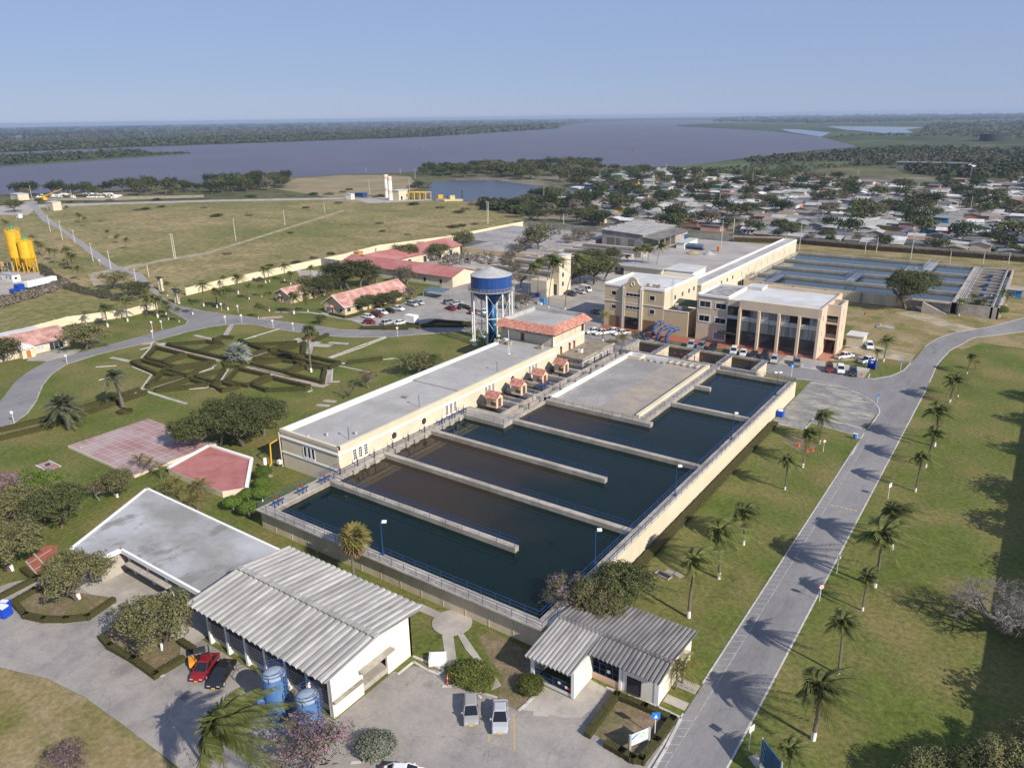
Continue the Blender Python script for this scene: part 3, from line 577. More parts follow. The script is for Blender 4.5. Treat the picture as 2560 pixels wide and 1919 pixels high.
part('right_walkway', CONC, (-41.35,-40.26,63.75,165.2,3.1,ZT-.03))
part('base_slab', CONC, (-92.1,-40.3,63.1,165.2,.05,.4))
for i in range(13): part('gate_corbel', CONC2, (-90.05,-89.6,80.5+i*2.6-.55+(.3 if i%2 else 0),80.5+i*2.6+.55,2.3,ZT-.02))
divs = []
for y, x0, x1, wd in ((75.4,-90.1,-52.7,.95), (88.3,-90.1,-41.3,.95), (101.0,-90.1,-52.4,.95), (114.0,-80.2,-41.3,.95), (139.7,-57.9,-41.3,.9), (152.4,-57.9,-54.2,.9)):
    divs.append(part('divider_wall', CONC2, (x0,x1,y-wd/2,y+wd/2,.4,ZT)))
part('platform', CONC2, (-91.9,-80.0,110.5,114.9,.4,ZT-.01))
part('reservoir_walkway', CONC2, (-80.6,-56.3,126.3,127.55,.4,ZT), (-59.4,-57.85,127.6,168,.4,ZT))
water_part()
# railings, blue
for pts in ([(-92.3,62.2),(-40.0,62.2)], [(-89.8,63.7),(-41.3,63.7)], [(-92.3,62.2),(-92.3,79.2)], [(-90.15,76.0),(-90.15,87.8)], [(-90.15,88.9),(-90.15,100.4)], [(-90.15,101.6),(-90.15,110.4)]):
    railing(bas, pts, ZT)
for y, x0, x1 in ((75.4,-90,-52.8),(88.3,-90,-41.4),(101.0,-90,-52.5),(114.0,-80,-41.4),(139.7,-57.5,-41.4)):
    railing(bas, [(x0,y+.42),(x1,y+.42)], ZT, step=3.2)
    railing(bas, [(x0,y-.42),(x1,y-.42)], ZT, step=3.2, rails=(1.0,)) if y < 80 else None
railing(bas, [(-41.3,63.7),(-41.3,165.0)], ZT); railing(bas, [(-39.85,63.2),(-39.85,166)], ZT)
railing(bas, [(-80.4,126.4),(-57.9,126.4)], ZT); railing(bas, [(-57.95,127.6),(-57.95,167)], ZT); railing(bas, [(-57.8,165.8),(-40,165.8)], ZT)
railing(bas, [(-91.8,110.6),(-80.1,110.6),(-80.1,114)], ZT)
# hut channels west of the covered reservoir
for i, x in enumerate((-84.3,-82.6,-81.0)): part('channel_wall', CONC2, (x,x+.55,114.9,126.3,.4,ZT-.1))
part('channel_wall', CONC2, (-84.2,-83.6,126.4,166,.4,ZT-.05)); part('channel_wall', CONC2, (-82.3,-81.7,126.4,166,.4,ZT-.1))
part('channel_water', MUDDY, (-91.9,-80.1,114.9,166.2,.4,2.55))
for y in (121.2, 127.6, 134.0, 140.4, 147.0, 153.5): part('channel_bridge', CONC2, (-91.8,-81.7,y,y+1.0,.4,ZT-.06 if y not in (127.6,) else ZT-.03))
for y in (118.2,124.4,130.8,137.2): part('channel_divider', CONC, (-91.8,-84.2,y,y+.35,.4,ZT-.3))
for pts in ([(-84.4,114.9),(-84.4,166)], [(-81.6,127.8),(-81.6,166)], [(-91.7,121.3),(-84.5,121.3)], [(-91.7,127.7),(-84.5,127.7)], [(-91.7,134.1),(-84.5,134.1)]):
    railing(bas, pts, ZT-.06, step=2.6)
# valve huts
def hut():
    t = dict(n='valve_hut', parts=[])
    mb = MB(); mb.box(-1.15,1.15,-1.0,1.0,0,2.05)
    for s in (-1, 1): mb.add([(s*1.15,-1,2.05),(s*1.15,1,2.05),(s*1.15,0,2.75)], [(0,1,2) if s > 0 else (0,2,1)])
    wallm = mesh(mb, 'wall', CREAM)
    dm = mesh(MB().box(1.13,1.19,-.45,.45,.1,1.75), 'door', WOOD); wm = mesh(MB().box(-.1,1.0,-1.05,-.98,.5,1.15), 'window', WOOD)
    tm = bpy.data.objects
    rp = []
    for s in (-1, 1):
        o = tiles(None, (-1.5, s*1.4, 1.85), (1.5, s*1.4, 1.85), (1.5, 0, 2.86), (-1.5, 0, 2.86), .38, .55, amp=.1); me = o.data; bpy.data.objects.remove(o); rp.append(me)
    rb = mesh(MB().add([(-1.48,-1.38,1.83),(1.48,-1.38,1.83),(1.48,0,2.82),(-1.48,0,2.82),(1.48,1.38,1.83),(-1.48,1.38,1.83)], [(0,1,2,3),(3,2,4,5),(0,3,2,1),(5,4,2,3)]), 'roof', WOOD)
    t['parts'] = [('wall', wallm, []), ('door', dm, []), ('window', wm, []), ('roof', rb, [('roof_tiles', rp[0]), ('roof_tiles', rp[1])])]
    return t
HUT = hut()
for i, (x, y) in enumerate(((250,1440),(570,1260),(870,1110),(1140,950))):
    p = at('B', x, y, ZT-.3); place(HUT, (-88.0, p.y+1.3, ZT-.3), 0, 1.12, '%s clay tiled valve hut from the left beside the filter house' % ord_(i+1).capitalize(), 'hut', 'tiled valve huts on the channels')
# sluice gates along the basin edge
def gate(x, y, z, lab, framed=True, rz=0.0):
    g = thing('sluice_gate', lab, 'sluice gate', (x,y,z), rz, 'sluice gates on the walkway')
    mb = MB(); mb.tube((x,y,z+.9),(x,y,z+1.9),.045,n=5); mb.build('spindle', REDM, g)
    mb = MB(); mb.cyl(x,y,z+1.12,z+1.2,.2,n=10); mb.build('hand_wheel', REDM, g)
    mb = MB(); mb.tube((x,y,z),(x,y,z+1.1),.11,n=6)
    if framed:
        for s in (-1,1): mb.tube((x,y+s*.75,z),(x,y+s*.75,z+.8),.08,n=4)
        mb.box(x-.14,x+.14,y-1.1,y+1.1,z+.72,z+.9)
    mb.build('frame', BLUE if framed else DARKM, g)
wk = [('W',250,985),('W',578,815),('W',880,665),('W',1175,590),('W',1417,470),('W',1648,355),('W',1940,240),('W',2148,130),('A5',968,1030),('A5',1060,975),('A5',1175,920),('A5',1245,890),('A5',1305,850)]
for i, (fr, x, y) in enumerate(wk):
    p = at(fr, x, y, ZT); gate(-90.35, p.y, ZT, '%s red spindled sluice gate from the near corner of the basin' % ord_(i+1).capitalize(), i in (0,1,2,10,11,12))
for i, (x, y) in enumerate(((325,1500),(730,1440),(880,1140),(945,1150),(980,1120),(1160,1160),(1585,950),(1930,740))):
    p = at('B', x, y, ZT); gate(p.x, p.y, ZT-.1, '%s red and blue gate valve from the left among the tiled huts' % ord_(i+1).capitalize(), i in (2,3,4), pi/2)
# lamp posts
def lamp(p, h, lab, dirv=(0.4,0.3), dbl=False, m=BLUE):
    t = thing('lamp_post', lab, 'lamp', p, 0, 'floodlights around the basins')
    x, y, z = p; mb = MB(); mb.tube(p, (x,y,z+h), .09, .06, 6); mb.box(x-.2,x+.2,y-.2,y+.2,z,z+.25); mb.build('post', m, t)
    for s in ((-1, 1) if dbl else (1,)):
        hx, hy = x+s*dirv[0], y+s*dirv[1]
        mb = MB(); mb.tube((x,y,z+h-.05),(hx,hy,z+h+.12),.04,n=4); mb.obox((hx,hy), .62,.48,z+h+.02,z+h+.26,.6); mb.build('lamp_head', WHITE, t)
for i, (fr, x, y, ty, lab) in enumerate((('A8',275,295,80,'blue floodlight post on the front walkway near the fan palm'), ('A8',1628,352,170,'blue floodlight post near the right corner of the basin behind the blossoming tree'),
      ('A6',733,1500,1290,'blue floodlight post on the right basin wall, nearest the camera'), ('A6',1093,1140,965,'blue floodlight post midway along the right basin wall'),
      ('E',550,815,490,'twin headed blue lamp post at the far right basin corner'))):
    p = at(fr, x, y, ZT); lamp((p.x, p.y, ZT-.03), max(4.2, 5.0), lab, dbl=(i == 4))
# ---------------------------------------------------------------- filter house (long flat-roofed building)
fh = thing('filter_house', 'long cream filter house with flat grey roof beside the basin', 'building', (-99.5,113,0))
part('wall', CREAM, (-107,-92,79,149.2,0,6.95), parent=fh)
part('cornice', WHITE, (-107.2,-91.8,78.8,79.0,6.05,6.3), (-92.0,-91.8,79.0,149.2,6.05,6.3), (-107.2,-107,79.0,149.2,6.05,6.3), parent=fh)
part('sill_band', WHITE, (-107.1,-92.05,78.86,78.99,3.05,3.3), parent=fh)
part('parapet', CREAM, (-92.45,-91.9,79.0,149.2,6.96,7.6), (-107.1,-91.9,78.9,79.4,6.96,7.6), parent=fh)
part('parapet_coping', WHITE, (-107.1,-106.2,79.4,149.2,6.96,7.55), (-106.15,-105.7,79.4,149.2,6.96,7.2), parent=fh)
part('roof', FLATR, (-105.7,-92.46,79.41,113,6.96,7.0), parent=fh); part('roof', FLATR, (-105.7,-92.46,113.0,149.2,6.96,7.28), parent=fh)
part('roof_hatch', CONCG, (-100.6,-99.3,104,104.9,7.0,7.3), parent=fh)
for u in (-103.5+.0,): pass
fx0, fz0 = onY('W', 655, 300, 79); fx1, fz1 = onY('W', 860, 180, 79)
for i in range(3):
    x0 = fx0+.25+i*1.05; window(fh, 'y-', 79, x0, x0+.62, 3.65, 5.6, nu=1, nz=1, fw=.2)
def trip(fr, xs, ytop, ybot, parent=fh, X=-92):
    for x in xs:
        y0, z1 = onX(fr, x, ytop, X); window(parent, 'x+', X, y0-.36, y0+.36, 3.95, 5.85, glass=GLASS, nu=2, nz=4, fw=.14, bar=.07)
trip('W', (1355,1435,1515), 200, 340); trip('A5', (1190,1217,1244), 800, 850); trip('A5', (1441,1463,1487), 690, 720); trip('A5', (1719,1739,1760), 545, 580)
for fr, x, y in (('A5',853,985),('A5',1043,890),('A5',1608,615)):
    yc, zc = onX(fr, x, y, -92)
    mb = MB(); n = 8
    mb.add([(-91.97, yc+.95*cos(2*pi*(i+.5)/n), 4.95+.95*sin(2*pi*(i+.5)/n)) for i in range(n)]+[(-91.9, yc+.95*cos(2*pi*(i+.5)/n), 4.95+.95*sin(2*pi*(i+.5)/n)) for i in range(n)], [tuple(range(n,2*n))]+[(i,(i+1)%n,n+(i+1)%n,n+i) for i in range(n)])
    wv = mb.build('octagon_window', WHITE, fh)
    MB().add([(-91.885, yc+.68*cos(2*pi*(i+.5)/n), 4.95+.68*sin(2*pi*(i+.5)/n)) for i in range(n)], [tuple(range(n))]).build('pane', GLASS, wv)
    mb = MB()
    for k in (-.35, 0, .35): mb.tube((-91.86, yc+k-.5, 4.5), (-91.86, yc+k+.5, 5.4), .03, n=4); mb.tube((-91.86, yc+k+.5, 4.5), (-91.86, yc+k-.5, 5.4), .03, n=4)
    mb.build('glazing_bar', WOOD, wv)
part('downpipe', CREAM, (-107.3,-107.15,78.7,78.85,0,6.9), parent=fh)
# roof fittings stand on the roof
for i, (fr, x, y, h) in enumerate((('A5',553,1010,2.4), ('A5',1016,810,2.6), ('A5',1512,588,2.6))):
    p = at(fr, x, y, 7.0); px = max(p.x, -94.0); t = thing('roof_lamp', '%s roof lamp from the left along the filter house parapet' % ord_(i+1).capitalize(), 'lamp', (px, p.y, 7.0), 0, 'lamps on the filter house roof')
    MB().tube((px,p.y,7.0),(px,p.y,7.0+h),.06,n=5).build('post', BLUE, t); MB().obox((px+.15,p.y+.1),.45,.3,7.0+h-.05,7.15+h,.5).build('lamp_head', GALV, t)
for i, (fr, x, y) in enumerate((('A5',428,990),('A5',612,982),('A5',308,1003))):
    p = at(fr, x, y, 7.0); t = tag(MB().cyl(p.x,p.y,7.0,7.35,.28,.2,8).cyl(p.x,p.y,7.35,7.55,.35,.3,8).build('roof_vent', GALV), '%s small roof vent from the left on the near filter house roof' % ['Middle', 'Rightmost', 'Leftmost'][i], 'vent', 'roof vents')
p = at('B', 455, 690, 7.28); tag(MB().tube((p.x,p.y,7.28),(p.x,p.y,13.2),.07,.05,6).box(p.x-.25,p.x+.25,p.y-.25,p.y+.25,7.28,7.4).build('flag_mast', WHITE), 'tall white mast on the filter house roof by the tiled tower', 'mast')
for i, (x, y) in enumerate(((290,535),(385,545),(460,565),(890,620))):
    p = at('B', x, y, 7.28); t = thing('air_conditioner', '%s condenser unit from the left on the filter house roof end' % ord_(i+1).capitalize(), 'air conditioner', (p.x,p.y,7.28), 0, 'condensers on the filter house roof')
    MB().box(p.x-.6,p.x+.6,p.y-.45,p.y+.45,7.28,8.3).build('casing', mat('beige_casing', (.36,.31,.25), None, 1, .7), t); MB().cyl(p.x,p.y,8.3,8.36,.38,n=10).build('fan', DARKM, t)
# ---------------------------------------------------------------- tiled two-storey tower building
tb = thing('pump_control_building', 'cream two storey building with red clay tile skirt roof', 'building', (-101.3,158,0))
part('wall', CREAM, (-109,-93.6,150.4,165.8,0,10.9), parent=tb)
part('band', WHITE, (-93.62,-93.5,150.4,165.8,7.0,7.3), (-93.62,-93.45,150.3,150.55,0,10.4), parent=tb)
part('roof', FLATR, (-108.6,-94.0,150.8,165.4,10.92,11.1), parent=tb)
part('parapet', mat('grey_parapet', (.47,.46,.45), (.36,.35,.34), .5, .9), (-109,-108.6,150.4,165.8,10.92,12.15), (-108.6,-94,165.4,165.8,10.92,12.15), (-108.6,-94,150.4,150.8,10.92,12.1), (-94,-93.6,150.4,165.8,10.92,12.1), parent=tb)
tiles(tb, (-110.5,148.9,10.45), (-92.1,148.9,10.45), (-93.7,150.5,12.15), (-108.9,150.5,12.15), .36, .5)
tiles(tb, (-92.1,148.9,10.45), (-92.1,167.3,10.45), (-93.7,165.7,12.15), (-93.7,150.5,12.15), .36, .5)
sf = MB(); sf.poly([(-110.4,149,10.4),(-108.9,150.5,12.1),(-93.7,150.5,12.1),(-92.2,149,10.4)]); sf.poly([(-92.2,149,10.4),(-93.7,150.5,12.1),(-93.7,165.7,12.1),(-92.2,167.2,10.4)]); sf.poly([(-110.4,149,10.38),(-92.2,149,10.38),(-92.2,150.5,10.38),(-109,150.5,10.38)]); sf.poly([(-92.2,149,10.38),(-92.2,167.2,10.38),(-93.6,167.2,10.38),(-93.6,149,10.38)])
sf.build('roof_underside', WOOD, tb)
for i in range(5):
    for dx in (0, .55): part('eave_bracket', WOOD, (-108.4+i*3.5+dx,-108.18+i*3.5+dx,149.7,150.4,9.9,10.36), parent=tb)
    for dx in (0, .55): part('eave_bracket', WOOD, (-93.6,-92.9,151.2+i*3.4+dx,151.42+i*3.4+dx,9.9,10.36), parent=tb)
window(tb, 'y-', 150.4, -103.0, -102.1, 7.35, 9.2, glass=WOOD, frame=WOOD, fw=.05, name='door')
for x in (-100.3,): window(tb, 'y-', 150.4, x, x+.5, 7.6, 9.2, glass=CREAM, frame=TANW, fw=.06, name='blind_panel')
part('cable_tray', GALV, (-104.5,-94.2,150.2,150.38,9.35,9.5), parent=tb)
def archwin(parent, X, y0, y1, z0, z1, m, name='arched_window'):
    n = 8; r = (y1-y0)/2; yc = (y0+y1)/2
    P = [(y0,z0),(y1,z0)]+[(yc+r*cos(pi*i/n), z1-r+r*sin(pi*i/n)) for i in range(n+1)]
    return MB().add([(X+.03, a, b) for a, b in P], [tuple(range(len(P)))]).build(name, m, parent)
for i, (x, m) in enumerate(((1195,CREAM),(1310,CREAM),(1372,CREAM),(1470,WOOD))):
    yc, zc = onX('B', x, 420, -93.6)
    fo = archwin(tb, -93.59, yc-.62, yc+.62, 7.75, 9.95, WHITE if m is CREAM else WOOD, 'arch_surround')
    archwin(tb, -93.57, yc-.48, yc+.48, 7.85, 9.8, TANW if m is CREAM else GLASS).parent = fo
    if m is WOOD:
        mb = MB()
        for k in (-.16,.16): mb.box(-93.53,-93.5,yc+k-.03,yc+k+.03,7.85,9.7)
        for k in (8.4,8.9): mb.box(-93.53,-93.5,yc-.48,yc+.48,k,k+.06)
        mb.build('glazing_bar', WOOD, fo)
for x in (1175,1292,1355):
    yc, zc = onX('B', x, 700, -93.6)
    d = MB().box(-93.62,-93.55,yc-.45,yc+.45,4.3,6.2).build('door', WOOD, tb); MB().add([(-93.6,yc-.6,6.5),(-93.6,yc+.6,6.5),(-92.8,yc+.6,6.2),(-92.8,yc-.6,6.2)], [(0,1,2,3),(3,2,1,0)]).build('canopy', WHITE, d)
ann = thing('terrace_annex', 'low weathered annex with flat dirty roof beside the tiled tower', 'building', (-90,160,0))
part('wall', mat('stained_white_wall', (.60,.57,.52), (.36,.34,.30), .8, .9, stretch=(1,1,.4), c3=(.25,.23,.2), sc2=.6), (-93.5,-86.6,152.5,168.5,0,4.1), parent=ann)
part('roof', mat('dirty_brown_roof', (.33,.27,.20), (.24,.20,.15), .6, .9, c3=(.18,.16,.13), sc2=.5), (-93.5,-86.2,152.2,168.8,4.1,4.35), parent=ann)
part('roof_edge', CONC, (-86.6,-86.2,152.2,168.8,4.36,4.7), (-93.5,-86.6,152.2,152.6,4.36,4.7), parent=ann)
for i in range(4): window(ann, 'x+', -86.6, 155+i*3.3, 155.7+i*3.3, 1.8, 3.6, frame=WHITE, fw=.08)
p = at('B', 1445, 665, 4.4); t = thing('air_conditioner', 'white condenser on the dirty annex roof beside a door', 'air conditioner', (p.x,p.y,4.35), 0, 'condensers by the tiled tower'); MB().box(p.x-.5,p.x+.5,p.y-.4,p.y+.4,4.35,5.3).build('casing', WHITE, t); MB().cyl(p.x,p.y,5.3,5.35,.3,n=8).build('fan', DARKM, t)
# ---------------------------------------------------------------- covered reservoir deck
cr = thing('covered_reservoir', 'flat concrete reservoir deck with white parapet beside the basin', 'reservoir', (-70,146,0))
part('deck', TANKG, (-79.6,-69.6,128.0,165.2,.4,3.35), parent=cr); part('deck', TANKR, (-69.55,-60.2,128.0,165.2,.4,3.32), parent=cr)
part('parapet', WHITE, (-80.1,-79.6,127.7,165.6,.4,4.15), (-79.6,-70,165.2,165.6,.4,4.15), parent=cr)
part('parapet', CREAM, (-60.2,-59.45,127.7,165.6,.4,4.2), (-79.6,-60.2,127.7,128.0,.4,3.9), (-70,-60.2,165.2,165.6,.4,4.15), parent=cr)
part('corner_curb', CREAM, (-79.6,-76.2,162.6,163.0,3.35,4.1), (-76.4,-76.0,163.0,165.2,3.35,4.1), parent=cr)
for i in range(5):
    p = at('O', 985+i*92, 1250+i*17, 3.4); tag(MB().tube((p.x-.2,p.y-1.1,3.62),(p.x+.2,p.y+1.1,3.66),.3,n=9).build('steel_pipe', GALV), '%s short grey steel pipe from the left on the reservoir deck' % ord_(i+1).capitalize(), 'pipe', 'pipe lengths on the reservoir deck')
for i in range(4):
    p = at('O', 610+i*88, 1215+i*14, 3.4); tag(MB().cyl(p.x,p.y,3.35,3.75,.42,.38,9).build('vent_stub', CONC2), '%s concrete vent stub from the left on the reservoir deck' % ord_(i+1).capitalize(), 'vent', 'vent stubs on the reservoir deck')
# ---------------------------------------------------------------- four small flocculation cells behind the deck
fc = thing('flocculation_cells', 'row of four empty concrete cells with bridges between deck and offices', 'basin', (-67,174,0))
xs = [-84,-75.6,-67.2,-58.8,-50.2]
part('front_wall', CONC2, (-84.2,-50,168.2,169.0,0,ZT), parent=fc); part('back_wall', CONC2, (-84.2,-50,178,178.7,0,ZT), parent=fc)
for x in xs: part('cross_wall', CREAM if x > -83 else CONC2, (x-.35,x+.35,169,178,0,ZT), parent=fc)
DBC = mat('dark_brown_concrete', (.085,.068,.05), (.06,.048,.036), .5, .9); part('floor', DBC, (-83.6,-50.6,169,178,.1,.5), parent=fc); part('shade_lining', DBC, (-83.6,-50.6,177.8,177.98,.5,3.0), parent=fc)  # lining is added; its brown paints the shadow on the back wall
for x in xs[1:]:
    part('bridge', CONC, (x-.75,x+.75,169.05,177.95,ZT+.01,ZT+.16), parent=fc)
    railing(fc, [(x-.75,169.1),(x-.75,177.9)], ZT+.16, DARKM, rails=(1,.6,.3)); railing(fc, [(x+.75,169.1),(x+.75,177.9)], ZT+.16, BLUE, rails=(1,.6,.3))
railing(fc, [(-84,168.3),(-50,168.3)], ZT, BLUE); railing(fc, [(-84,178.5),(-50,178.5)], ZT, BLUE, rails=(1,.6,.3)); railing(fc, [(-84.1,168.3),(-84.1,178.5)], ZT)
for i in range(10): part('stair_step', CONC2, (-49.8+i*.3,-49.5+i*.3,168.4,169.9,0,ZT-.35*(i+.3)), parent=fc)
railing(fc, [(-49.8,168.4,ZT),(-46.6,168.4,.1)], 0, GALV)
railing(fc, [(-49.5,166.6),(-40,166.6)], .1, BLUE, rails=(1,.7,.4))
for i, (x, y) in enumerate(((1035,1180),(1130,1190),(1220,1200),(1310,1225),(1410,1240))):
    p = at('O', x, y, ZT); gate(p.x, 168.6, ZT, '%s small red valve from the left on the empty cells' % ord_(i+1).capitalize(), False)
# blue pipes rising behind the cells
for i, (x0, y0, x1, y1) in enumerate(((800,930,960,800),(915,960,1070,820),(730,860,800,810))):
    a = at('O', x0, y0, .3); b = Vector((a.x+1.5, a.y+3.5, 3.1)); c2 = Vector((a.x+3.6, a.y+8.2, 3.6))
    a.y = max(a.y, 180); 
    mb = MB(); P = [a, a+Vector((.1,.2,1.6)), a+Vector((.5,1.0,2.7)), a+Vector((1.0,2.0,3.0)), a+Vector((1.9,4.0,3.2))]
    mb.path(P, .55, 10); mb.tube(P[3], P[3]+(P[4]-P[3])*.06, .72, n=10)
    tag(mb.build('blue_pipe', mat('blue_pipe_paint', (.055,.09,.21), (.07,.105,.24), 1, .5)), ['left bent blue water main behind the empty cells', 'right bent blue water main behind the empty cells', 'small rear blue water main behind the empty cells'][i], 'pipe', 'blue water mains')
# ---------------------------------------------------------------- colonial-style block
cb = thing('colonial_building', 'cream three storey colonial style block with curved white gable', 'building', (-96,207,0))
part('wall', TANW, (-105.4,-86.4,198.6,217,0,12.3), (-97.5,-86.4,217,223.3,0,12.3), parent=cb)
part('side_wall', CREAM, (-86.4,-86.25,198.65,223.3,0,12.3), parent=cb)
part('roof', WHITER, (-105,-86.8,199,216.6,12.3,12.4), parent=cb)
part('parapet', WHITE, (-105.6,-105.1,198.5,217.2,12.31,13.0), (-105.1,-99,198.45,198.95,12.31,12.9), (-93.2,-86.7,198.45,198.95,12.31,12.9), (-86.7,-86.2,198.5,223.4,12.31,13.0), (-105.1,-86.7,216.7,217.2,12.31,13.0), (-97.6,-86.7,222.9,223.4,12.31,13.0), (-105.6,-99.2,198.4,198.5,7.8,8.0), (-93.2,-86.2,198.4,198.5,7.8,8.0), (-98.6,-93.4,198.1,198.2,7.8,8.0), parent=cb)
# curved gable
mb = MB(); prof = [(-99,12.3),(-99,13.3),(-98.2,13.6),(-97.7,14.1),(-97.4,14.9),(-96.8,15.4),(-96.1,15.6),(-95.4,15.4),(-94.8,14.9),(-94.5,14.1),(-94,13.6),(-93.2,13.3),(-93.2,12.3)]
n = len(prof); mb.add([(x,198.2,z) for x, z in prof]+[(x,198.7,z) for x, z in prof], [tuple(range(n))[::-1] if False else tuple(range(n)), tuple(range(2*n-1,n-1,-1))]+[(i,n+i,n+(i+1)%n,(i+1)%n) for i in range(n)])
gb = mb.build('curved_gable', TANW, cb)
mb = MB()
for i in range(1, n-2): mb.tube((prof[i][0],198.35,prof[i][1]+.08),(prof[i+1][0],198.35,prof[i+1][1]+.08),.13,n=6)
mb.build('gable_coping', WHITE, gb)
mb = MB()
for i in range(16): a, b = 2*pi*i/16, 2*pi*(i+1)/16; mb.tube((-96.1+.5*cos(a),198.16,13.7+.62*sin(a)),(-96.1+.5*cos(b),198.16,13.7+.62*sin(b)),.1,n=5)
mb.build('gable_ring', WHITE, gb)
part('centre_bay', TANW, (-98.8,-93.4,198.15,198.6,0,12.35), parent=cb)
for x in (-99.2,-93.6): part('pilaster', WHITE, (x,x+.35,198.0,198.6,0,12.6), parent=cb); part('pilaster', CREAM, (x+.4,x+.75,198.0,198.6,0,12.3), parent=cb)
def px_win(parent, fr, x0, y0, x1, y1, Y, glass=GLASS, **kw):
    a, z1 = onY(fr, x0, y0, Y); b, z0 = onY(fr, x1, y1, Y); return window(parent, 'y-', Y, a, b, z0, z1, glass=glass, **kw)
for q in ((165,255,222,320),(690,325,755,395),(160,445,220,505),(685,515,750,585)): px_win(cb, 'O', *q, 198.6, nu=1, fw=.13)
for q in ((360,285,558,350),(355,460,548,525)): px_win(cb, 'O', *q, 198.15, nu=4, fw=.13, bar=.03)
for a, b, nm in ((-103.4,-100.2,'porch_opening'),(-92.4,-88.6,'porch_opening')): MB().box(a,b,198.5,198.62,.1,3.4).build(nm, mat('shaded_brown_wall', (.21,.14,.085), None, 1, .9), cb)  # solid panels for the open porch; its shade is put into the brown
MB().box(-98.3,-93.9,198.05,198.17,.1,3.7).build('glazed_entrance', GLASS, cb)
for q in ((1030,270,1060,330),(1132,225,1155,285),(1222,185,1245,240),(1290,150,1312,205)):
    y0, z1 = onX('O', q[0], q[1], -86.25); y1, z0 = onX('O', q[2], q[3], -86.25); window(cb, 'x+', -86.25, min(y0,y1), min(y0,y1)+1.3, 8.6, 10.0, nu=2, fw=.1)
for i, (x, y) in enumerate(((665,205),(752,215),(812,220))):
    p = at('O', x, y, 12.4); t = thing('air_conditioner', '%s condenser from the left on the white colonial roof' % ord_(i+1).capitalize(), 'air conditioner', (p.x,p.y,12.4), 0, 'condensers on the colonial block'); MB().box(p.x-.5,p.x+.5,p.y-.4,p.y+.4,12.4,13.3).build('casing', mat('beige_casing', (.36,.31,.25)), t); MB().cyl(p.x,p.y,13.3,13.36,.3,n=8).build('fan', DARKM, t)
an = thing('antenna_mast', 'slim lattice antenna mast on the side of the colonial block', 'antenna', (-86.0,203.5,7.1))
mb = MB(); mb.tube((-86.1,203.3,7.1),(-86.1,203.3,15.5),.05,n=4).tube((-85.8,203.5,7.1),(-85.8,203.5,15.5),.05,n=4)
for k in range(12): mb.tube((-86.1,203.3,7.4+k*.66),(-85.8,203.5,7.7+k*.66),.03,n=4)
mb.build('lattice', GALV, an); mb = MB()
for k in range(4): mb.tube((-86.9,203.4,12.8+k*.5),(-85.0,203.4,12.8+k*.5),.04,n=4)
mb.build('aerial', GALV, an)
bb = thing('windowless_block', 'low windowless beige block between the colonial building and offices', 'building', (-82.5,201.5,0))
part('wall', TANW, (-86.2,-78.8,198.7,205.5,0,6.9), parent=bb); part('roof', mat('mossy_roof', (.10,.085,.055), (.16,.13,.09), .8, .95), (-85.9,-79.1,199,205.2,6.9,7.0), parent=bb)
part('parapet', TANW, (-86.2,-78.8,198.7,199,6.91,7.2), (-79.1,-78.8,199,205.5,6.91,7.2), parent=bb)
part('parapet_coping', WHITE, (-86.3,-78.7,198.6,199.05,7.2,7.3), parent=bb)
MB().add([(-86.2,205.6,7.2),(-78.9,205.6,7.2),(-78.9,209.5,8.4),(-86.2,209.5,8.4)], [(0,1,2,3),(3,2,1,0)]).build('lean_to_roof', mat('green_sheet', (.12,.16,.12), None, 1, .7), bb)
for i, (x, y) in enumerate(((930,480),(1060,480),(1105,520))):
    p = at('O', x, y, 7.05); tag(MB().box(p.x-.5,p.x+.5,p.y-.4,p.y+.4,7.0,7.9).cyl(p.x,p.y,7.9,8.0,.3,n=8).build('condenser_unit', WHITE), '%s white condenser from the left on the mossy block roof' % ord_(i+1).capitalize(), 'air conditioner', 'condensers on the windowless block')
# ---------------------------------------------------------------- office building
ob = thing('office_building', 'three storey peach office building with tall glazed bays and fins', 'building', (-55,208,0))
part('wall', PEACH, (-76.3,-67.5,198.6,214,0,12.5), (-67.5,-43.4,198.1,219,0,12.2), parent=ob)
part('end_wall', PEACH, (-43.4,-42.9,197.3,219.2,0,13.1), parent=ob)
part('fascia', PEACH, (-64,-43.4,197.2,198.1,10.55,13.05), (-67.6,-64,198.0,198.1,0,12.6), parent=ob)
part('roof', WHITER, (-67,-43.4,198.11,218.6,12.2,12.45), parent=ob)
part('roof', DARKR, (-75.8,-68,199,213.6,12.5,12.6), parent=ob)
part('parapet', WHITE, (-76.5,-75.9,198.5,214.2,12.51,13.2), (-75.9,-67.4,198.4,198.9,12.51,13.1), (-75.9,-67.5,213.7,214.2,12.51,13.2), (-68,-67.4,198.9,219,12.46,13.15), parent=ob)
part('rear_parapet', PEACH, (-67.4,-43.4,218.6,219.2,12.21,13.3), parent=ob)
part('roof_plant', WHITER, (-67.3,-63.2,213.5,218.5,12.45,13.4), parent=ob)
fins = [-63.7,-58.5,-53.3,-48.1,-43.25]
for x in fins: part('fin', PEACH, (x-.32,x+.32,196.7,198.1,0,10.55), parent=ob)
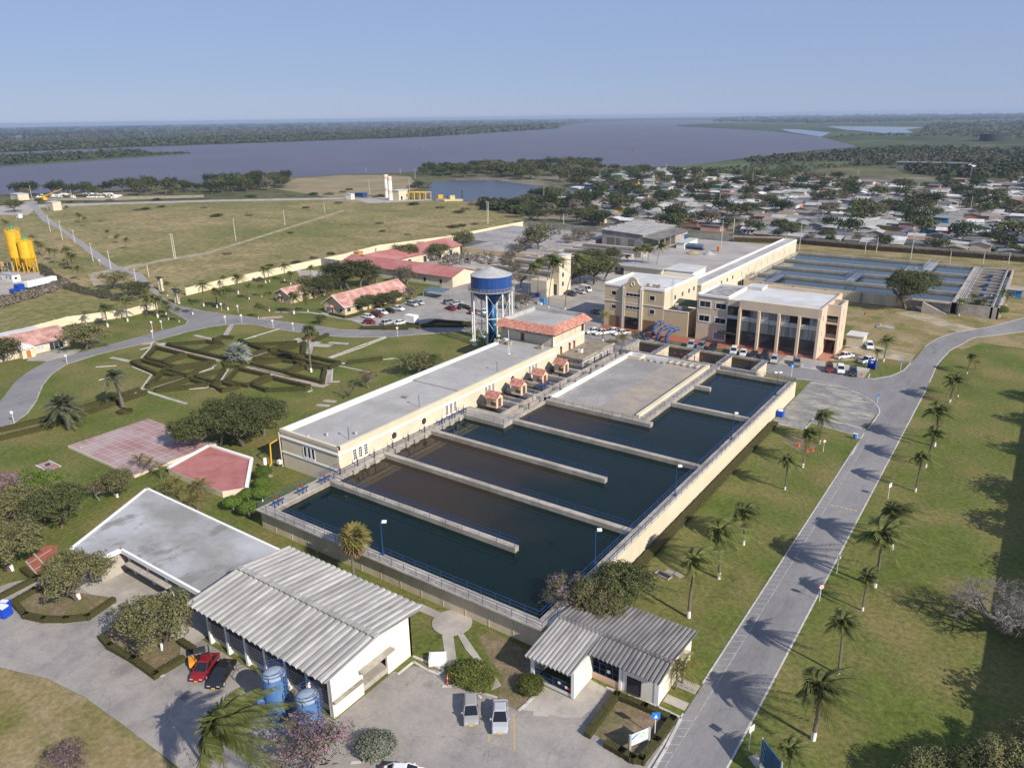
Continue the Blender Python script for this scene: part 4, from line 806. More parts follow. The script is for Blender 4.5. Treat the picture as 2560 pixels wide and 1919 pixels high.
for i in range(4):
    a, b = fins[i]+.33, fins[i+1]-.33
    bay = MB().box(a,b,197.75,197.85,.7,10.54).build('glazed_bay', SPAND, ob)
    m = (a+b)/2
    for k, (u0, u1) in enumerate(((a+.12,m-.06),(m+.06,b-.12))):
        for z0, z1, mt in ((8.6,10.45,CURT if (i+k) % 3 else GLASS),(7.2,8.5,LTGLS),(4.6,7.08,CURT)): MB().box(u0,u1,197.7,197.76,z0,z1).build('pane', mt, bay)
        MB().box(u0,u1,197.98,198.09,.75,3.1).build('pane', CURT, ob)
    part('plinth', mat('terracotta_paving', (.40,.20,.14)), (a,b,197.3,198.05,0,.6), parent=ob)
for q in ((1385,395,1522,490),(1605,430,1740,518),(1372,590,1505,685),(1592,630,1728,718)): px_win(ob, 'O', *q, 198.6, nu=2, nz=1, fw=.28)
px_win(ob, 'O', 1575,830,1712,940, 198.6, glass=CURT, fw=.3)
st = MB().box(-67.3,-64.1,197.95,198.0,.3,10.9).build('stair_glazing', GLASS, ob)
for z in (4.2,7.3,8.4): MB().box(-67.3,-64.1,197.9,197.95,z,z+.15).build('transom', SPAND, st)
MB().box(-67.3,-64.1,197.9,197.95,7.45,8.4).build('pane', LTGLS, st)
part('entrance_canopy', DARKM, (-69.2,-64.2,196.2,198.0,3.4,3.8), parent=ob)
# open stair tower on the right flank
so_ = thing('stair_tower', 'open peach stair tower with red landings on the office flank', 'staircase', (-41,207,0))
part('wing_wall', PEACH, (-40.1,-39.6,203.4,210.8,0,13.2), parent=so_)
part('rear_wall', PEACH, (-42.88,-40.1,210.3,210.8,0,13.2), parent=so_)
part('head_wall', PEACH, (-42.88,-40.1,203.4,203.8,10.3,13.2), parent=so_)
part('roof', CONCG, (-42.88,-40.1,203.8,210.3,11.9,12.1), parent=so_)
TERR = mat('terracotta_paving', (.40,.20,.14))
for z in (4.2,8.3): part('landing', TERR, (-42.88,-40.1,203.2,205.4,z,z+.2), parent=so_); part('landing_edge', PEACH, (-42.88,-40.1,203.05,203.2,z-.15,z+.28), parent=so_); railing(so_, [(-42.7,203.3),(-40.2,203.3)], z+.25, GALV, h=.95, step=.5)
for z0 in (0, 4.4):
    fl = MB()
    for i in range(12): fl.box(-42.6 if z0 == 0 else -42.6,-41.3,205.4+i*.3,205.7+i*.3,z0+i*.33,z0+i*.33+.2)
    fl.build('stair_flight', TERR, so_)
for z in (1.2,5.2,9.2): window(so_, 'x+', -39.6, 206.4, 207.0, z, z+2.6, glass=CURT, frame=WHITE, fw=.06)
for z in (1.3,5.4,9.4): window(ob, 'x+', -42.9, 199.2, 199.9, z, z+1.7, glass=CURT, frame=WHITE, fw=.08)
sd = thing('store_shed', 'small cream flat roofed shed behind the office stair tower', 'shed', (-37,217,0))
part('wall', CREAM, (-39.4,-35.2,214,219,0,2.9), parent=sd); part('roof', WHITER, (-39.6,-35.0,213.8,219.2,2.9,3.1), parent=sd); part('apron', CONC2, (-39.4,-33.8,213,219,.05,.14), parent=sd)
for y in (215,217): window(sd, 'x+', -35.2, y, y+.9, .3, 2.2, glass=LTGLS, fw=.08, name='door')
# ================================================================== WATER TOWER
tw = thing('water_tower', 'blue steel water tower on white lattice legs', 'water tower', (-123,165.3,0))
TX, TY = -123.0, 165.3
MB().lathe(TX, TY, [(5.6,15.0),(5.65,15.1),(5.65,19.2),(5.75,19.2),(5.75,19.35)], 36).build('tank', NAVY, tw, smooth=False)
MB().lathe(TX, TY, [(1.2,11.6),(2.2,12.1),(3.8,12.9),(5.0,14.0),(5.6,15.0)], 36).build('tank_bowl', mat('navy_tower_paint', (0,0,0)), tw, smooth=True)
MB().lathe(TX, TY, [(5.8,19.36),(5.4,19.55),(.4,21.4),(.05,21.5)], 36).build('tank_roof', mat('grey_roof_paint', (.40,.41,.40), (.34,.35,.34), .6, .7), tw)
MB().cyl(TX, TY, 0, 11.8, 1.15, n=20).build('riser_pipe', mat('riser_blue', (.01,.09,.22), (.012,.11,.26), .4, .35, stretch=(1,1,.2)), tw, smooth=True)
wk = MB().lathe(TX, TY, [(5.65,15.2),(6.5,15.2),(6.5,15.32),(5.65,15.32)], 36).build('walkway', GALV, tw)
mb = MB(); N = 36
for i in range(N):
    a, b = 2*pi*i/N, 2*pi*(i+1)/N
    for h in (.5, 1.0): mb.tube((TX+6.45*cos(a),TY+6.45*sin(a),15.3+h),(TX+6.45*cos(b),TY+6.45*sin(b),15.3+h),.04,n=4)
    mb.tube((TX+6.45*cos(a),TY+6.45*sin(a),15.3),(TX+6.45*cos(a),TY+6.45*sin(a),16.3),.04,n=4)
mb.build('railing', mat('ochre_rail', (.45,.36,.12), None, 1, .6), wk)
NL = 8; legs = []
LW = mat('white_steel', (.74,.74,.73), (.66,.66,.65), 1, .6)
for i in range(NL):
    a = 2*pi*(i+.5)/NL; x, y = TX+5.75*cos(a), TY+5.75*sin(a); legs.append((x, y))
    mb = MB(); mb.tube((x,y,.3),(x,y,15.2),.24,n=6); mb.box(x-.6,x+.6,y-.6,y+.6,0,.4); mb.build('leg', LW, tw)
for i in range(NL):
    (x0,y0),(x1,y1) = legs[i], legs[(i+1) % NL]
    MB().tube((x0,y0,8),(x1,y1,8),.11,n=5).build('strut', LW, tw)
    mb = MB()
    for z0, z1 in ((.6,7.8),(8.2,14.8)): mb.tube((x0,y0,z0),(x1,y1,z1),.045,n=4).tube((x0,y0,z1),(x1,y1,z0),.045,n=4)
    mb.build('tie_rod', LW, tw)
mb = MB()
for dx in (-.25,.25): mb.tube((TX+6.6,TY+dx+1.2,0),(TX+6.6,TY+dx+1.2,16.4),.04,n=4)
for k in range(40): mb.tube((TX+6.6,TY+.95,.4*k+.2),(TX+6.6,TY+1.45,.4*k+.2),.025,n=4)
mb.build('ladder', LW, tw)
# ================================================================== FOREGROUND BUILDINGS
def channel_mesh(L, wd, rise, m, name='roof_channel', dep=.2):
    """one folded roof channel of length L along +Y, sloping up by rise"""
    prof = [(0,dep),(.2,dep),(.40,0),(.56,0),(.76,dep),(1.0,dep)]
    V = []
    for y, z in ((0,0),(L,rise)):
        V += [(u*wd, y, z+h) for u, h in prof]
    n = len(prof); F = [(i,i+1,n+i+1,n+i) for i in range(n-1)]
    V2 = [(x, y, z-.03) for x, y, z in V]; F2 = [tuple(2*n+k for k in f[::-1]) for f in F]
    ends = [(i, 2*n+i, 2*n+i+1, i+1) for i in range(n-1)]+[(n+i, n+i+1, 3*n+i+1, 3*n+i) for i in range(n-1)]
    mb = MB(); mb.add(V+V2, F+F2+ends)
    return mesh(mb, name, m)
def channel_roof(parent, x0, x1, y0, y1, z0, z1, n, m, jit=.0):
    me = channel_mesh(y1-y0, (x1-x0)/n, z1-z0, m); L = parent.location
    for i in range(n):
        c = bpy.data.objects.new('roof_channel', me); COL.objects.link(c); c.parent = parent
        c.location = (x0+(x1-x0)*i/n-L.x, y0-L.y+random.uniform(-.025,.025), z0-L.z+random.uniform(-jit,jit))
wh = thing('warehouse', 'cream warehouse with pale corrugated channel roof beside blue tanks', 'warehouse', (-64,47,0))
part('wall', CREAM, (-75,-52.7,53.2,53.5,0,5.8), (-75,-74.7,41.6,53.2,0,5.8), (-74.7,-53.0,41.6,41.85,3.9,5.9), (-74.7,-53.0,41.7,41.9,0,1.0), parent=wh)
mb = MB(); X0 = -52.7
dy0, dz0 = onX('A8', 155, 1170, X0); dy1, dz1 = onX('A8', 297, 910, X0)
for (ya, yb, za, zb) in ((41.2,dy0,0,5.8),(dy1,53.5,0,5.8),(dy0,dy1,max(dz1,3.2),5.8)): mb.box(X0-.3,X0,ya,yb,za,zb)
mb.add([(X0,41.2,5.8),(X0,53.5,5.8),(X0,47.4,6.5),(X0-.3,41.2,5.8),(X0-.3,53.5,5.8),(X0-.3,47.4,6.5)], [(0,1,2),(5,4,3),(0,2,5,3),(1,4,5,2)])
mb.build('gable_wall', mat('warm_white_plaster', (.80,.735,.63), (.76,.70,.60), .3, .85), wh)
part('loading_floor', CONC2, (-58,-52.8,dy0-.5,dy1+.5,.3,1.0), parent=wh); part('interior', DARKM, (-59,-58.8,dy0-2,dy1+2,0,5), parent=wh)
part('door_hood', CONC2, (-52.7,-51.9,dy0-.6,dy1+.6,max(dz1,3.2)+.1,max(dz1,3.2)+.3), parent=wh)
part('ledge', CONC, (-52.7,-52.35,41.2,dy0-.2,2.0,2.3), parent=wh)
for i in range(7):
    x = -74.6+i*3.55; part('pilaster', WHITE, (x,x+.35,41.2,41.8,0,5.85), parent=wh)
    if i < 6:
        bs = MB().box(x+.35,x+3.55,41.5,41.68,1.0,3.4).build('block_screen', mat('screen_block', (.40,.36,.30), (.36,.32,.27), 1, .9), wh)
        mb = MB()
        for r in range(5):
            for c_ in range(9): mb.box(x+.55+c_*.33,x+.72+c_*.33,41.47,41.5,1.25+r*.42,1.47+r*.42)
        mb.build('screen_holes', DARKM, bs)
part('gutter_beam', DARKM, (-74.7,-53.0,41.3,41.6,3.4,3.9), parent=wh)
channel_roof(wh, -76.2,-51.9, 39.9, 47.6, 5.75, 6.62, 25, FIBRE, .02); channel_roof(wh, -76.2,-51.9, 55.4, 47.4, 5.75, 6.66, 25, FIBRE, .02)
mb = MB()
for i in range(25):
    x = -76.2+.972*(i+.5); mb.box(x-.36,x+.36,47.15,47.85,6.82,6.96)
mb.build('ridge_caps', FIBRE, wh)
fb = thing('flat_roofed_workshop', 'white flat roofed workshop with stained concrete roof behind trees', 'building', (-92,49,0))
rp = [(-103.5,39.8),(-97.5,39.8),(-97.5,43.5),(-75.6,43.5),(-75.6,55.6),(-111.8,55.8)]
MB().prism(rp, 3.75, 4.15).build('roof', FLATS, fb)
ins = [(-102.6,40.6),(-98.3,40.6),(-98.3,44.6),(-76.2,44.6),(-76.2,55),(-110.4,55.2)]
MB().prism(ins, 0, 3.74).build('wall', CONC2, fb)
mb = MB()
for p, q in zip(rp, rp[1:]+rp[:1]): mb.obox(((p[0]+q[0])/2,(p[1]+q[1])/2), (Vector(p)-Vector(q)).length+.3, .35, 3.7, 4.32, atan2(q[1]-p[1],q[0]-p[0]))
mb.build('roof_edge', WHITE, fb)
for x in (-96.3,-91.7,-87.2,-82.6,-78): MB().add([(x-.2,43.6,3.7),(x+.2,43.6,3.7),(x+.2,44.6,3.7),(x-.2,44.6,3.7),(x-.2,44.3,0),(x+.2,44.3,0),(x+.2,44.6,0),(x-.2,44.6,0)], [(0,1,5,4),(1,2,6,5),(3,0,4,7),(0,3,2,1)]).build('buttress', WHITE, fb)
for y in (46.5,): MB().add([(-104.6,41.8,3.7),(-104.2,41.6,3.7),(-103.6,42.2,0),(-104,42.4,0),(-103.8,42.6,3.7),(-103.4,42.8,0)], [(0,1,2,3),(1,4,5,2)]).build('buttress', WHITE, fb)
part('doorway', DARKM, (-90.2,-88.2,44.5,44.62,0,2.3), parent=fb); part('canopy', CONC2, (-96.2,-86,42.9,44.6,2.4,2.6), parent=fb)
# --- small pavilion with dark channel roof by the road
sm = thing('substation_pavilion', 'small cream pavilion with dark grey channel roof by the road', 'building', (-32,65,0))
part('wall', mat('warm_white_plaster', (0,0,0)), (-38.7,-38.35,57.9,71,0,3.35), (-33.45,-33.15,57.9,62,0,3.5), (-38.35,-25.2,70.7,71,0,3.4), (-25.5,-25.15,62,71,0,3.5), (-29.6,-25.5,62,62.25,0,3.3), parent=sm)
part('interior_wall', mat('shaded_blue_grey', (.20,.22,.26), None, 1, .9), (-38.35,-33.5,62.5,62.7,0,3.3), (-33.1,-29.6,65,65.2,0,3.3), parent=sm)  # indoor shade is put into the blue-grey of the inner walls
for q_ in ((-38.75,-38.3,57.85,58.2,0,3.4), (-33.5,-33.1,57.85,58.2,0,3.4), (-29.8,-29.5,61.9,62.3,0,3.4), (-25.6,-25.1,61.95,62.35,0,3.4)): part('corner_post', WHITE, q_, parent=sm)
part('low_wall', WHITE, (-38.3,-33.5,57.95,58.15,0,.45), parent=sm); part('low_wall', mat('peach_low_wall', (.62,.42,.30), None, 1, .85), (-33.1,-29.8,62,62.2,0,.9), parent=sm)
def fence_gate(x0, x1, y, z0, z1, n):
    g = MB()
    for i in range(n+1): x = x0+(x1-x0)*i/n; g.tube((x,y,z0),(x,y,z1),.045,n=4)
    for z in (z0+.03,(z0+z1)/2,z1): g.tube((x0,y,z),(x1,y,z),.04,n=4)
    o = g.build('gate_frame', BLUE, sm)
    w_ = MB(); k = int((x1-x0)/.12)
    for i in range(k): x = x0+(x1-x0)*i/k; w_.tube((x,y,z0),(x,y,z1),.008,n=3)
    for z in [z0+.14*j for j in range(int((z1-z0)/.14))]: w_.tube((x0,y,z),(x1,y,z),.008,n=3)
    w_.build('wire_mesh', DARKM, o)
fence_gate(-38.25,-33.55,58.0,.48,1.7,4); fence_gate(-33.05,-29.85,62.05,.92,2.5,4)
for x, z, m in ((-35.2,1.15,WHITE),(-34.3,.95,WHITE),(-34.0,.9,REDM)): part('warning_plate', m, (x,x+.32,57.9,57.93,z,z+.32), parent=sm)
part('warning_plate', WHITE, (-31.3,-30.9,61.97,62.0,1.6,2.0), parent=sm)
part('cabinet', mat('steel_cabinet', (.30,.32,.36), None, 1, .6), (-35.9,-34.0,60.6,62.2,0,2.2), parent=sm)
window(sm, 'y-', 62, -28.8, -27.2, .35, 2.3, glass=DARKM, frame=DARKM, nu=2, nz=3, fw=.06, name='grille_door')
RY = 64.6
channel_roof(sm, -39.2,-33.3, 57.3, RY, 3.3, 4.15, 11, FIBRE, .01); channel_roof(sm, -33.25,-24.7, 61.2, RY, 3.55, 4.1, 16, FIBRD, .01)
channel_roof(sm, -39.2,-24.7, 72.0, RY-.1, 3.35, 4.15, 27, FIBRD, .01)  # far slope: shading from the change of slope is put into the dark sheet
mb = MB(); mb.tube((-39.3,RY,4.42),(-24.6,RY,4.42),.05,n=4)
for i in range(27): mb.box(-39.2+.537*i+.1,-39.2+.537*i+.4,RY-.35,RY+.1,4.28,4.4)
mb.build('ridge_caps', FIBRD, sm)
# --- two blue pressure tanks
for i, (x, y, h, r) in enumerate(((-57.9,38.2,5.6,1.2),(-53.3,38.6,4.7,1.2))):
    t = thing('pressure_tank', ['taller blue steel tank with side manhole by the warehouse', 'shorter blue steel tank with domed top in front of warehouse'][i], 'tank', (x,y,0), 0, 'blue pressure tanks')
    MB().lathe(x, y, [(r,.9),(r,h-.15)], 24).build('shell', BLUET, t, smooth=True)
    MB().lathe(x, y, [(r,h-.15),(r*.98,h-.03),(r*.8,h+.2),(r*.45,h+.34),(.02,h+.4)], 24).build('dome', mat('faded_blue', (.30,.35,.42), (.25,.31,.40), 2, .6), t, smooth=True)
    MB().lathe(x, y, [(.1,.5),(r*.7,.65),(r,.9)], 24).build('bottom_dome', BLUET, t, smooth=True)
    for k in range(4):
        a = pi/4+k*pi/2; MB().box(x+r*.9*cos(a)-.12,x+r*.9*cos(a)+.12,y+r*.9*sin(a)-.12,y+r*.9*sin(a)+.12,0,1.2).build('leg', BLUET, t)
    mb = MB()
    for z in (h+.35, h+.75):
        for k in range(20): a, b = 2*pi*k/20, 2*pi*(k+1)/20; mb.tube((x+1.28*cos(a),y+1.28*sin(a),z),(x+1.28*cos(b),y+1.28*sin(b),z),.03,n=4)
    for k in range(6): a = 2*pi*k/6; mb.tube((x+1.28*cos(a),y+1.28*sin(a),h-.4),(x+1.28*cos(a),y+1.28*sin(a),h+.75),.03,n=4)
    mb.build('top_railing', BLUE, t)
    mb = MB(); lx, ly = (x+1.35, y+.4)
    for d in (-.22,.22): mb.tube((lx,ly+d,.2),(lx,ly+d,h+.9),.03,n=4)
    for k in range(int(h/.33)): mb.tube((lx,ly-.22,.4+k*.33),(lx,ly+.22,.4+k*.33),.02,n=4)
    for k in range(7):
        zz = 2.2+k*.6
        if zz > h+.6: break
        for q in range(8):
            a, b = -pi/2+pi*q/8, -pi/2+pi*(q+1)/8; mb.tube((lx+.6*cos(a),ly+.36*sin(a),zz),(lx+.6*cos(b),ly+.36*sin(b),zz),.02,n=4)
    mb.build('caged_ladder', BLUE, t)
    mb = MB(); mb.tube((x-r*.7,y-r*.7,2.2),(x-r*.7-.42,y-r*.7-.42,2.2),.38,n=14); mb.tube((x-r*.7-.42,y-r*.7-.42,2.2),(x-r*.7-.52,y-r*.7-.52,2.2),.5,n=14)
    mb.build('manhole', BLUET, t)
mb = MB()
for a, b in (((-56.6,36.8),(-54.9,36.6)),((-54.9,36.6),(-53.8,36.5))): mb.tube((*a,.4),(*b,.4),.06,n=4).tube((*a,1.0),(*b,1.0),.06,n=4).tube((*a,0),(*a,1.5),.08,n=5)
tag(mb.build('pipe_rail', BLUET), 'low blue pipe rail in front of the two tanks', 'railing')
# --- faded red terrace, raised
tr = thing('red_terrace', 'raised faded red tiled terrace on the garden lawn', 'terrace', (-137.5,69,0))
part('retaining_wall', CREAM, (-149.6,-125.8,61,77.8,0,.52), parent=tr)
part('joint_bed', GROUT, (-149.55,-125.85,61.05,77.75,.52,.56), parent=tr)
tm = None; tx, ty = 14, 10
for i in range(tx):
    for j in range(ty):
        x0 = -149.5+i*23.6/tx; y0 = 61.1+j*16.6/ty
        if tm is None: tm = MB().box(x0+.07,x0+23.6/tx-.07,y0+.07,y0+16.6/ty-.07,.56,.6).build('floor_tile', REDT, tr); bx0, by0 = x0, y0
        else: inst(tm, 'floor_tile', tr, (x0-bx0, y0-by0, random.uniform(-.008,.004)))
p = at('A4', 515, 815, .6); tag(MB().cyl(p.x,p.y,.6,.8,.3,.22,8).cyl(p.x,p.y,.8,.95,.38,.2,8).build('terrace_vent', CONC2), 'small concrete vent at the left end of the red terrace', 'vent')
pe = thing('pentagon_pool_house', 'low pentagonal building with bright red flat roof', 'building', (-113,69,0))
pp = [(-121.8,65.2),(-124.4,75.4),(-112.3,76.0),(-103.6,68.4),(-105.9,65.2)]
MB().prism(pp, 0, 1.25).build('wall', CREAM, pe)
MB().prism([(a*.985-113*.015, b*.985+69*.015) for a, b in pp], 1.25, 1.32).build('roof', REDF, pe)
mb = MB()
for k, (p, q) in enumerate(zip(pp, pp[1:]+pp[:1])):
    if k in (0,1,2): mb.obox(((p[0]+q[0])/2,(p[1]+q[1])/2), (Vector(p)-Vector(q)).length, .6, 1.2, 1.62, atan2(q[1]-p[1],q[0]-p[0]))
mb.build('parapet', WHITE, pe)
sq = thing('red_sump_slab', 'small square red tiled slab with dark hatch on lawn', 'slab', (-144,54.8,0))
part('slab', REDT, (-146.1,-142.1,53.6,55.9,0,.25), parent=sq); part('edge', WHITE, (-146.3,-141.9,53.5,53.6,0,.27), (-146.3,-141.9,55.9,56,0,.27), parent=sq); part('hatch', DARKM, (-144.4,-143.9,54.4,55.1,.25,.6), parent=sq)
ct = sheet('red_court', ats('A7', [(160,340),(290,240),(370,240),(360,330),(235,440)]), .11, REDB)
for pts in ([(165,340),(245,435)], [(215,290),(300,380)], [(180,360),(330,265)], [(215,400),(360,310)]): strip(at('A7',*pts[0]), at('A7',*pts[1]), .16, .115, GROUT, ct, 'court_joint')
# white gas unit and yellow pipe beside the filter house
gs = thing('gas_skid', 'white pump skid with yellow gas pipe at the filter house corner', 'pump', (-107.5,75.5,0))
part('plinth', CONC, (-108.6,-105.6,73.6,75.2,0,.3), parent=gs); part('pump_body', WHITE, (-108.0,-106.4,73.9,74.9,.3,1.1), parent=gs)
MB().tube((-107.6,75.3,.3),(-108.4,76.0,2.6),.3,n=10).build('riser', WHITE, gs)
MB().path([(-106.2,74.6,.7),(-107.6,75.6,.7),(-108.6,77.4,.8),(-108.8,77.8,4.6),(-108.0,78.9,5.2)], .13, 6).build('gas_pipe', YELL, gs)
part('meter_box', WHITE, (-107.6,-106.9,77.9,78.5,.9,1.6), parent=gs)
# ================================================================== FAR FILTER BASINS AND LONG BUILDING
fp = thing('far_filter_basin', 'wide four lane filter basin beyond the offices', 'basin', (-48,303,0))
part('front_wall', BASINW, (-87,-19,268.4,269.0,0,3.5), parent=fp); part('left_wall', CONC2, (-87.2,-86.4,268.4,338.5,0,3.5), parent=fp)
part('rear_wall', CONC2, (-87,-8,337.6,338.4,0,3.5), parent=fp); part('right_wall', CONC2, (-20.4,-18.4,268.4,338.4,0,3.52), parent=fp)
for i in range(6): part('buttress', CONC, (-80+i*11,-79.5+i*11,267.9,268.4,0,3.4), parent=fp)
for y in (284.5,302,318.8): part('divider_wall', CONC2, (-86.4,-20.4,y-.5,y+.5,.3,3.5), parent=fp)
part('coping', mat('pinkish_coping', (.50,.40,.33), None, 1, .9), (-86.4,-20.4,284.0,284.35,3.5,3.6), (-86.4,-20.4,301.5,301.85,3.5,3.6), (-86.4,-20.4,318.3,318.65,3.5,3.6), (-86.4,-20.4,268.4,268.8,3.5,3.6), parent=fp)
part('water', POOL2, (-86.4,-20.4,269,337.6,.3,2.7), parent=fp)
for pts in ([(-86.8,268.5),(-19,268.5)], [(-86.8,338.2),(-8,338.2)]): railing(fp, pts, 3.5, mat('dull_blue_rail', (.05,.07,.12)), step=4)
fch = thing('inlet_channels', 'blue railed inlet channel block at the end of the far basin', 'basin', (-13.5,303,0))
part('wall', CONC2, (-18.3,-17.6,267,339,0,3.5), (-9.8,-9.2,267,339,0,3.5), (-8.0,-7.5,267,339,0,3.5), (-17.6,-7.5,267,267.6,0,3.5), parent=fch)
for i in range(11): part('cross_wall', CONC2, (-17.6,-9.8,272+i*6,272.7+i*6,0,3.4), parent=fch)
part('water', MUDDY, (-17.6,-7.9,267.6,337.5,.3,1.9), parent=fch)
for x in (-17.6,-9.5): railing(fch, [(x,267.5),(x,337.5)], 3.5, BLUE, step=4, r=.05)
for i in range(6): part('mixer', BLUE, (-14.2,-13.0,274.5+i*9,276+i*9,3.4,4.0), parent=fch)
for i, (x, y0) in enumerate(((420,1210),(1540,1180))):
    p = at('C', x, y0, 3.5); q = at('C', x+230 if i == 0 else x+190, y0-110, 3.5)
    ya, yb = (269.2,284) if i == 0 else (285,301.5); xx = p.x+1
    t = thing('scraper_bridge', ['blue lattice scraper bridge over the nearest far lane at left', 'blue lattice scraper bridge over the second far lane near the big tree'][i], 'bridge', (xx,(ya+yb)/2,3.5), 0, 'scraper bridges')
    mb = MB()
    for dx in (-1.6,1.6):
        for z in (3.7,5.0): mb.tube((xx+dx,ya,z),(xx+dx,yb,z),.1,n=4)
        for k in range(8):
            y = ya+(yb-ya)*k/8; y2 = ya+(yb-ya)*(k+1)/8; mb.tube((xx+dx,y,3.7),(xx+dx,y2,5.0),.07,n=4).tube((xx+dx,y,5.0),(xx+dx,y2,3.7),.07,n=4)
    for k in range(9): y = ya+(yb-ya)*k/8; mb.tube((xx-1.6,y,5),(xx+1.6,y,5),.07,n=4).tube((xx-1.6,y,3.7),(xx+1.6,y,3.7),.07,n=4)
    mb.build('lattice', mat('pale_blue_steel', (.10,.13,.22), None, 1, .5), t); MB().box(xx-1.2,xx+1.2,ya,yb,3.62,3.7).build('deck', GALV, t)
for i, (x, y, ya, yb) in enumerate(((950,560,319.5,337.5),(700,610,302.5,318))):
    p = at('K', x, y, 3.6); xx = p.x; t = thing('scraper_bridge', ['grey lattice scraper bridge over the rearmost far lane', 'grey lattice scraper bridge just above the big round tree'][i], 'bridge', (xx,(ya+yb)/2,3.5), 0, 'scraper bridges')
    mb = MB()
    for dx in (-1.5,1.5):
        for z in (3.7,4.9): mb.tube((xx+dx,ya,z),(xx+dx,yb,z),.1,n=4)
        for k in range(8): y_ = ya+(yb-ya)*k/8; mb.tube((xx+dx,y_,3.7),(xx+dx,y_,4.9),.07,n=4)
    for k in range(9): y_ = ya+(yb-ya)*k/8; mb.tube((xx-1.5,y_,4.9),(xx+1.5,y_,4.9),.07,n=4)
    mb.build('lattice', GALV, t); MB().box(xx-1.2,xx+1.2,ya,yb,3.62,3.7).build('deck', GALV, t)
fs = thing('basin_stair', 'concrete stair block climbing to the far basin edge', 'staircase', (-26,265,0))
part('landing', CONC2, (-31.5,-20.5,266.0,268.3,3.3,3.5), parent=fs); mb = MB()
for i in range(14): mb.box(-28+i*.5,-27.5+i*.5,264.3,266.0,0,3.3-i*.23)
mb.build('stair_flight', CONC2, fs); part('wall', CONC, (-31.5,-20.4,266.6,268.2,0,3.3), parent=fs); railing(fs, [(-31.3,266.1,3.5),(-28,266.1,3.5),(-21,264.4,.2)], 0, BLUE)
bh = thing('blue_pump_hut', 'small blue hut with pale flat roof beyond the far basin', 'hut', (-4.5,293,0))
p = at('K', 2040, 1020); bx_, by_ = p.x, p.y
bh.location = (bx_, by_, 0); part('wall', mat('sky_blue_wall', (.05,.22,.50), None, 1, .8), (bx_-2.4,bx_+2.6,by_,by_+5,0,2.7), parent=bh); part('roof', CONC2, (bx_-3,bx_+3.6,by_-.6,by_+6,2.7,2.95), parent=bh); window(bh, 'y-', by_, bx_-.8, bx_+.7, .4, 2.0, glass=mat('blue_door', (.02,.12,.35)), fw=.1, name='door')
lb = thing('long_filter_gallery', 'long narrow cream gallery building beside the far basin', 'building', (-91.5,287,0))
part('wall', CREAM, (-94.4,-88.6,233,342.5,0,7.4), parent=lb); part('roof', FLATR, (-93.9,-89.1,233.5,342,7.4,7.5), parent=lb)
part('parapet', WHITE, (-94.5,-93.9,232.9,342.6,7.4,8.0), (-89.1,-88.5,232.9,342.6,7.4,8.0), (-93.9,-89.1,342,342.6,7.4,8.0), (-93.9,-89.1,232.9,233.5,7.4,8.0), parent=lb)
for i in range(9): window(lb, 'x+', -88.6, 272+i*7.6, 272.6+i*7.6, 3.9, 6.0, glass=CURT, fw=.08)
for i in range(5): window(lb, 'x+', -88.6, 240+i*5.5, 241.3+i*5.5, 4.6, 6.0, fw=.1)
tr_ = thing('filter_trough_row', 'row of shallow concrete troughs along the long gallery', 'basin', (-99,290,0))
part('wall', CONC2, (-103,-102.4,240,340,0,1.3), (-95.2,-94.6,240,340,0,1.3), parent=tr_); part('floor', mat('dark_brown_concrete', (.1,.08,.06)), (-102.4,-95.2,240,340,.1,.3), parent=tr_)
for i in range(26): part('cross_beam', mat('sand_beam', (.50,.42,.30), None, 1, .9), (-102.4,-95.2,241+i*3.8,242.3+i*3.8,.3,1.32), parent=tr_)
railing(tr_, [(-103,240),(-103,340)], 1.3, BLUE, step=4)
# ================================================================== YARD: hangar, grey deck, red L-plan store
hg = thing('maintenance_hangar', 'grey concrete block hangar with pale flat pitched roof in the yard', 'hangar', (-165,347,0))
part('wall', CONCG, (-177,-155.5,329,366,0,7.0), parent=hg)
MB().add([(-177.5,328.4,8.3),(-155,328.4,7.0),(-155,366.6,7.0),(-177.5,366.6,8.3),(-177.5,328.4,7.9),(-155,328.4,6.7),(-155,366.6,6.7),(-177.5,366.6,7.9)], [(0,1,2,3),(7,6,5,4),(0,4,5,1),(1,5,6,2),(3,2,6,7),(0,3,7,4)]).build('roof', FIBRE, hg)
MB().add([(-177,329,7.0),(-155.5,329,7.0),(-155.5,329,7.05),(-177,329,8.0)], [(0,1,2,3)]).build('gable_infill', CONCG, hg)
for i in range(4): part('roof_vent', GALV, (-175.5,-174.6,333+i*8,334+i*8,8.1,9.2), parent=hg)
for x0, x1 in ((-174.6,-170.2),(-169.5,-167),(-163,-159.5)): window(hg, 'y-', 329, x0, x1, .1, 4.4, glass=mat('hangar_door', (.16,.15,.13), (.12,.11,.1), 2, .8), frame=CONC2, nu=3, fw=.2, name='hangar_door')
part('lean_to_wall', CONC2, (-155.4,-148,350,365,0,4.6), (-148.4,-148,331,365,0,.4), parent=hg)
MB().add([(-155.4,328.6,5.9),(-147.2,328.6,5.0),(-147.2,366.2,5.0),(-155.4,366.2,5.9)], [(0,1,2,3),(3,2,1,0)]).build('lean_to_roof', FIBRE, hg)
for i in range(6): part('lean_to_post', CONC2, (-148.3,-147.9,331+i*6.5,331.5+i*6.5,0,5.0), parent=hg)
part('blue_door', BLUE, (-147.95,-147.85,361,365,0,3.4), parent=hg)
gd = thing('buried_tank_deck', 'wide weathered grey concrete tank deck behind the red roofed stores', 'reservoir', (-212,315,0))
MB().prism([(-247,300),(-247,353),(-181,353),(-181,279),(-224,279),(-224,300)], 0, 2.4).build('deck', TANKG, gd)
part('edge_wall', TANW, (-224,-181,278.6,279,0,2.6), parent=gd)
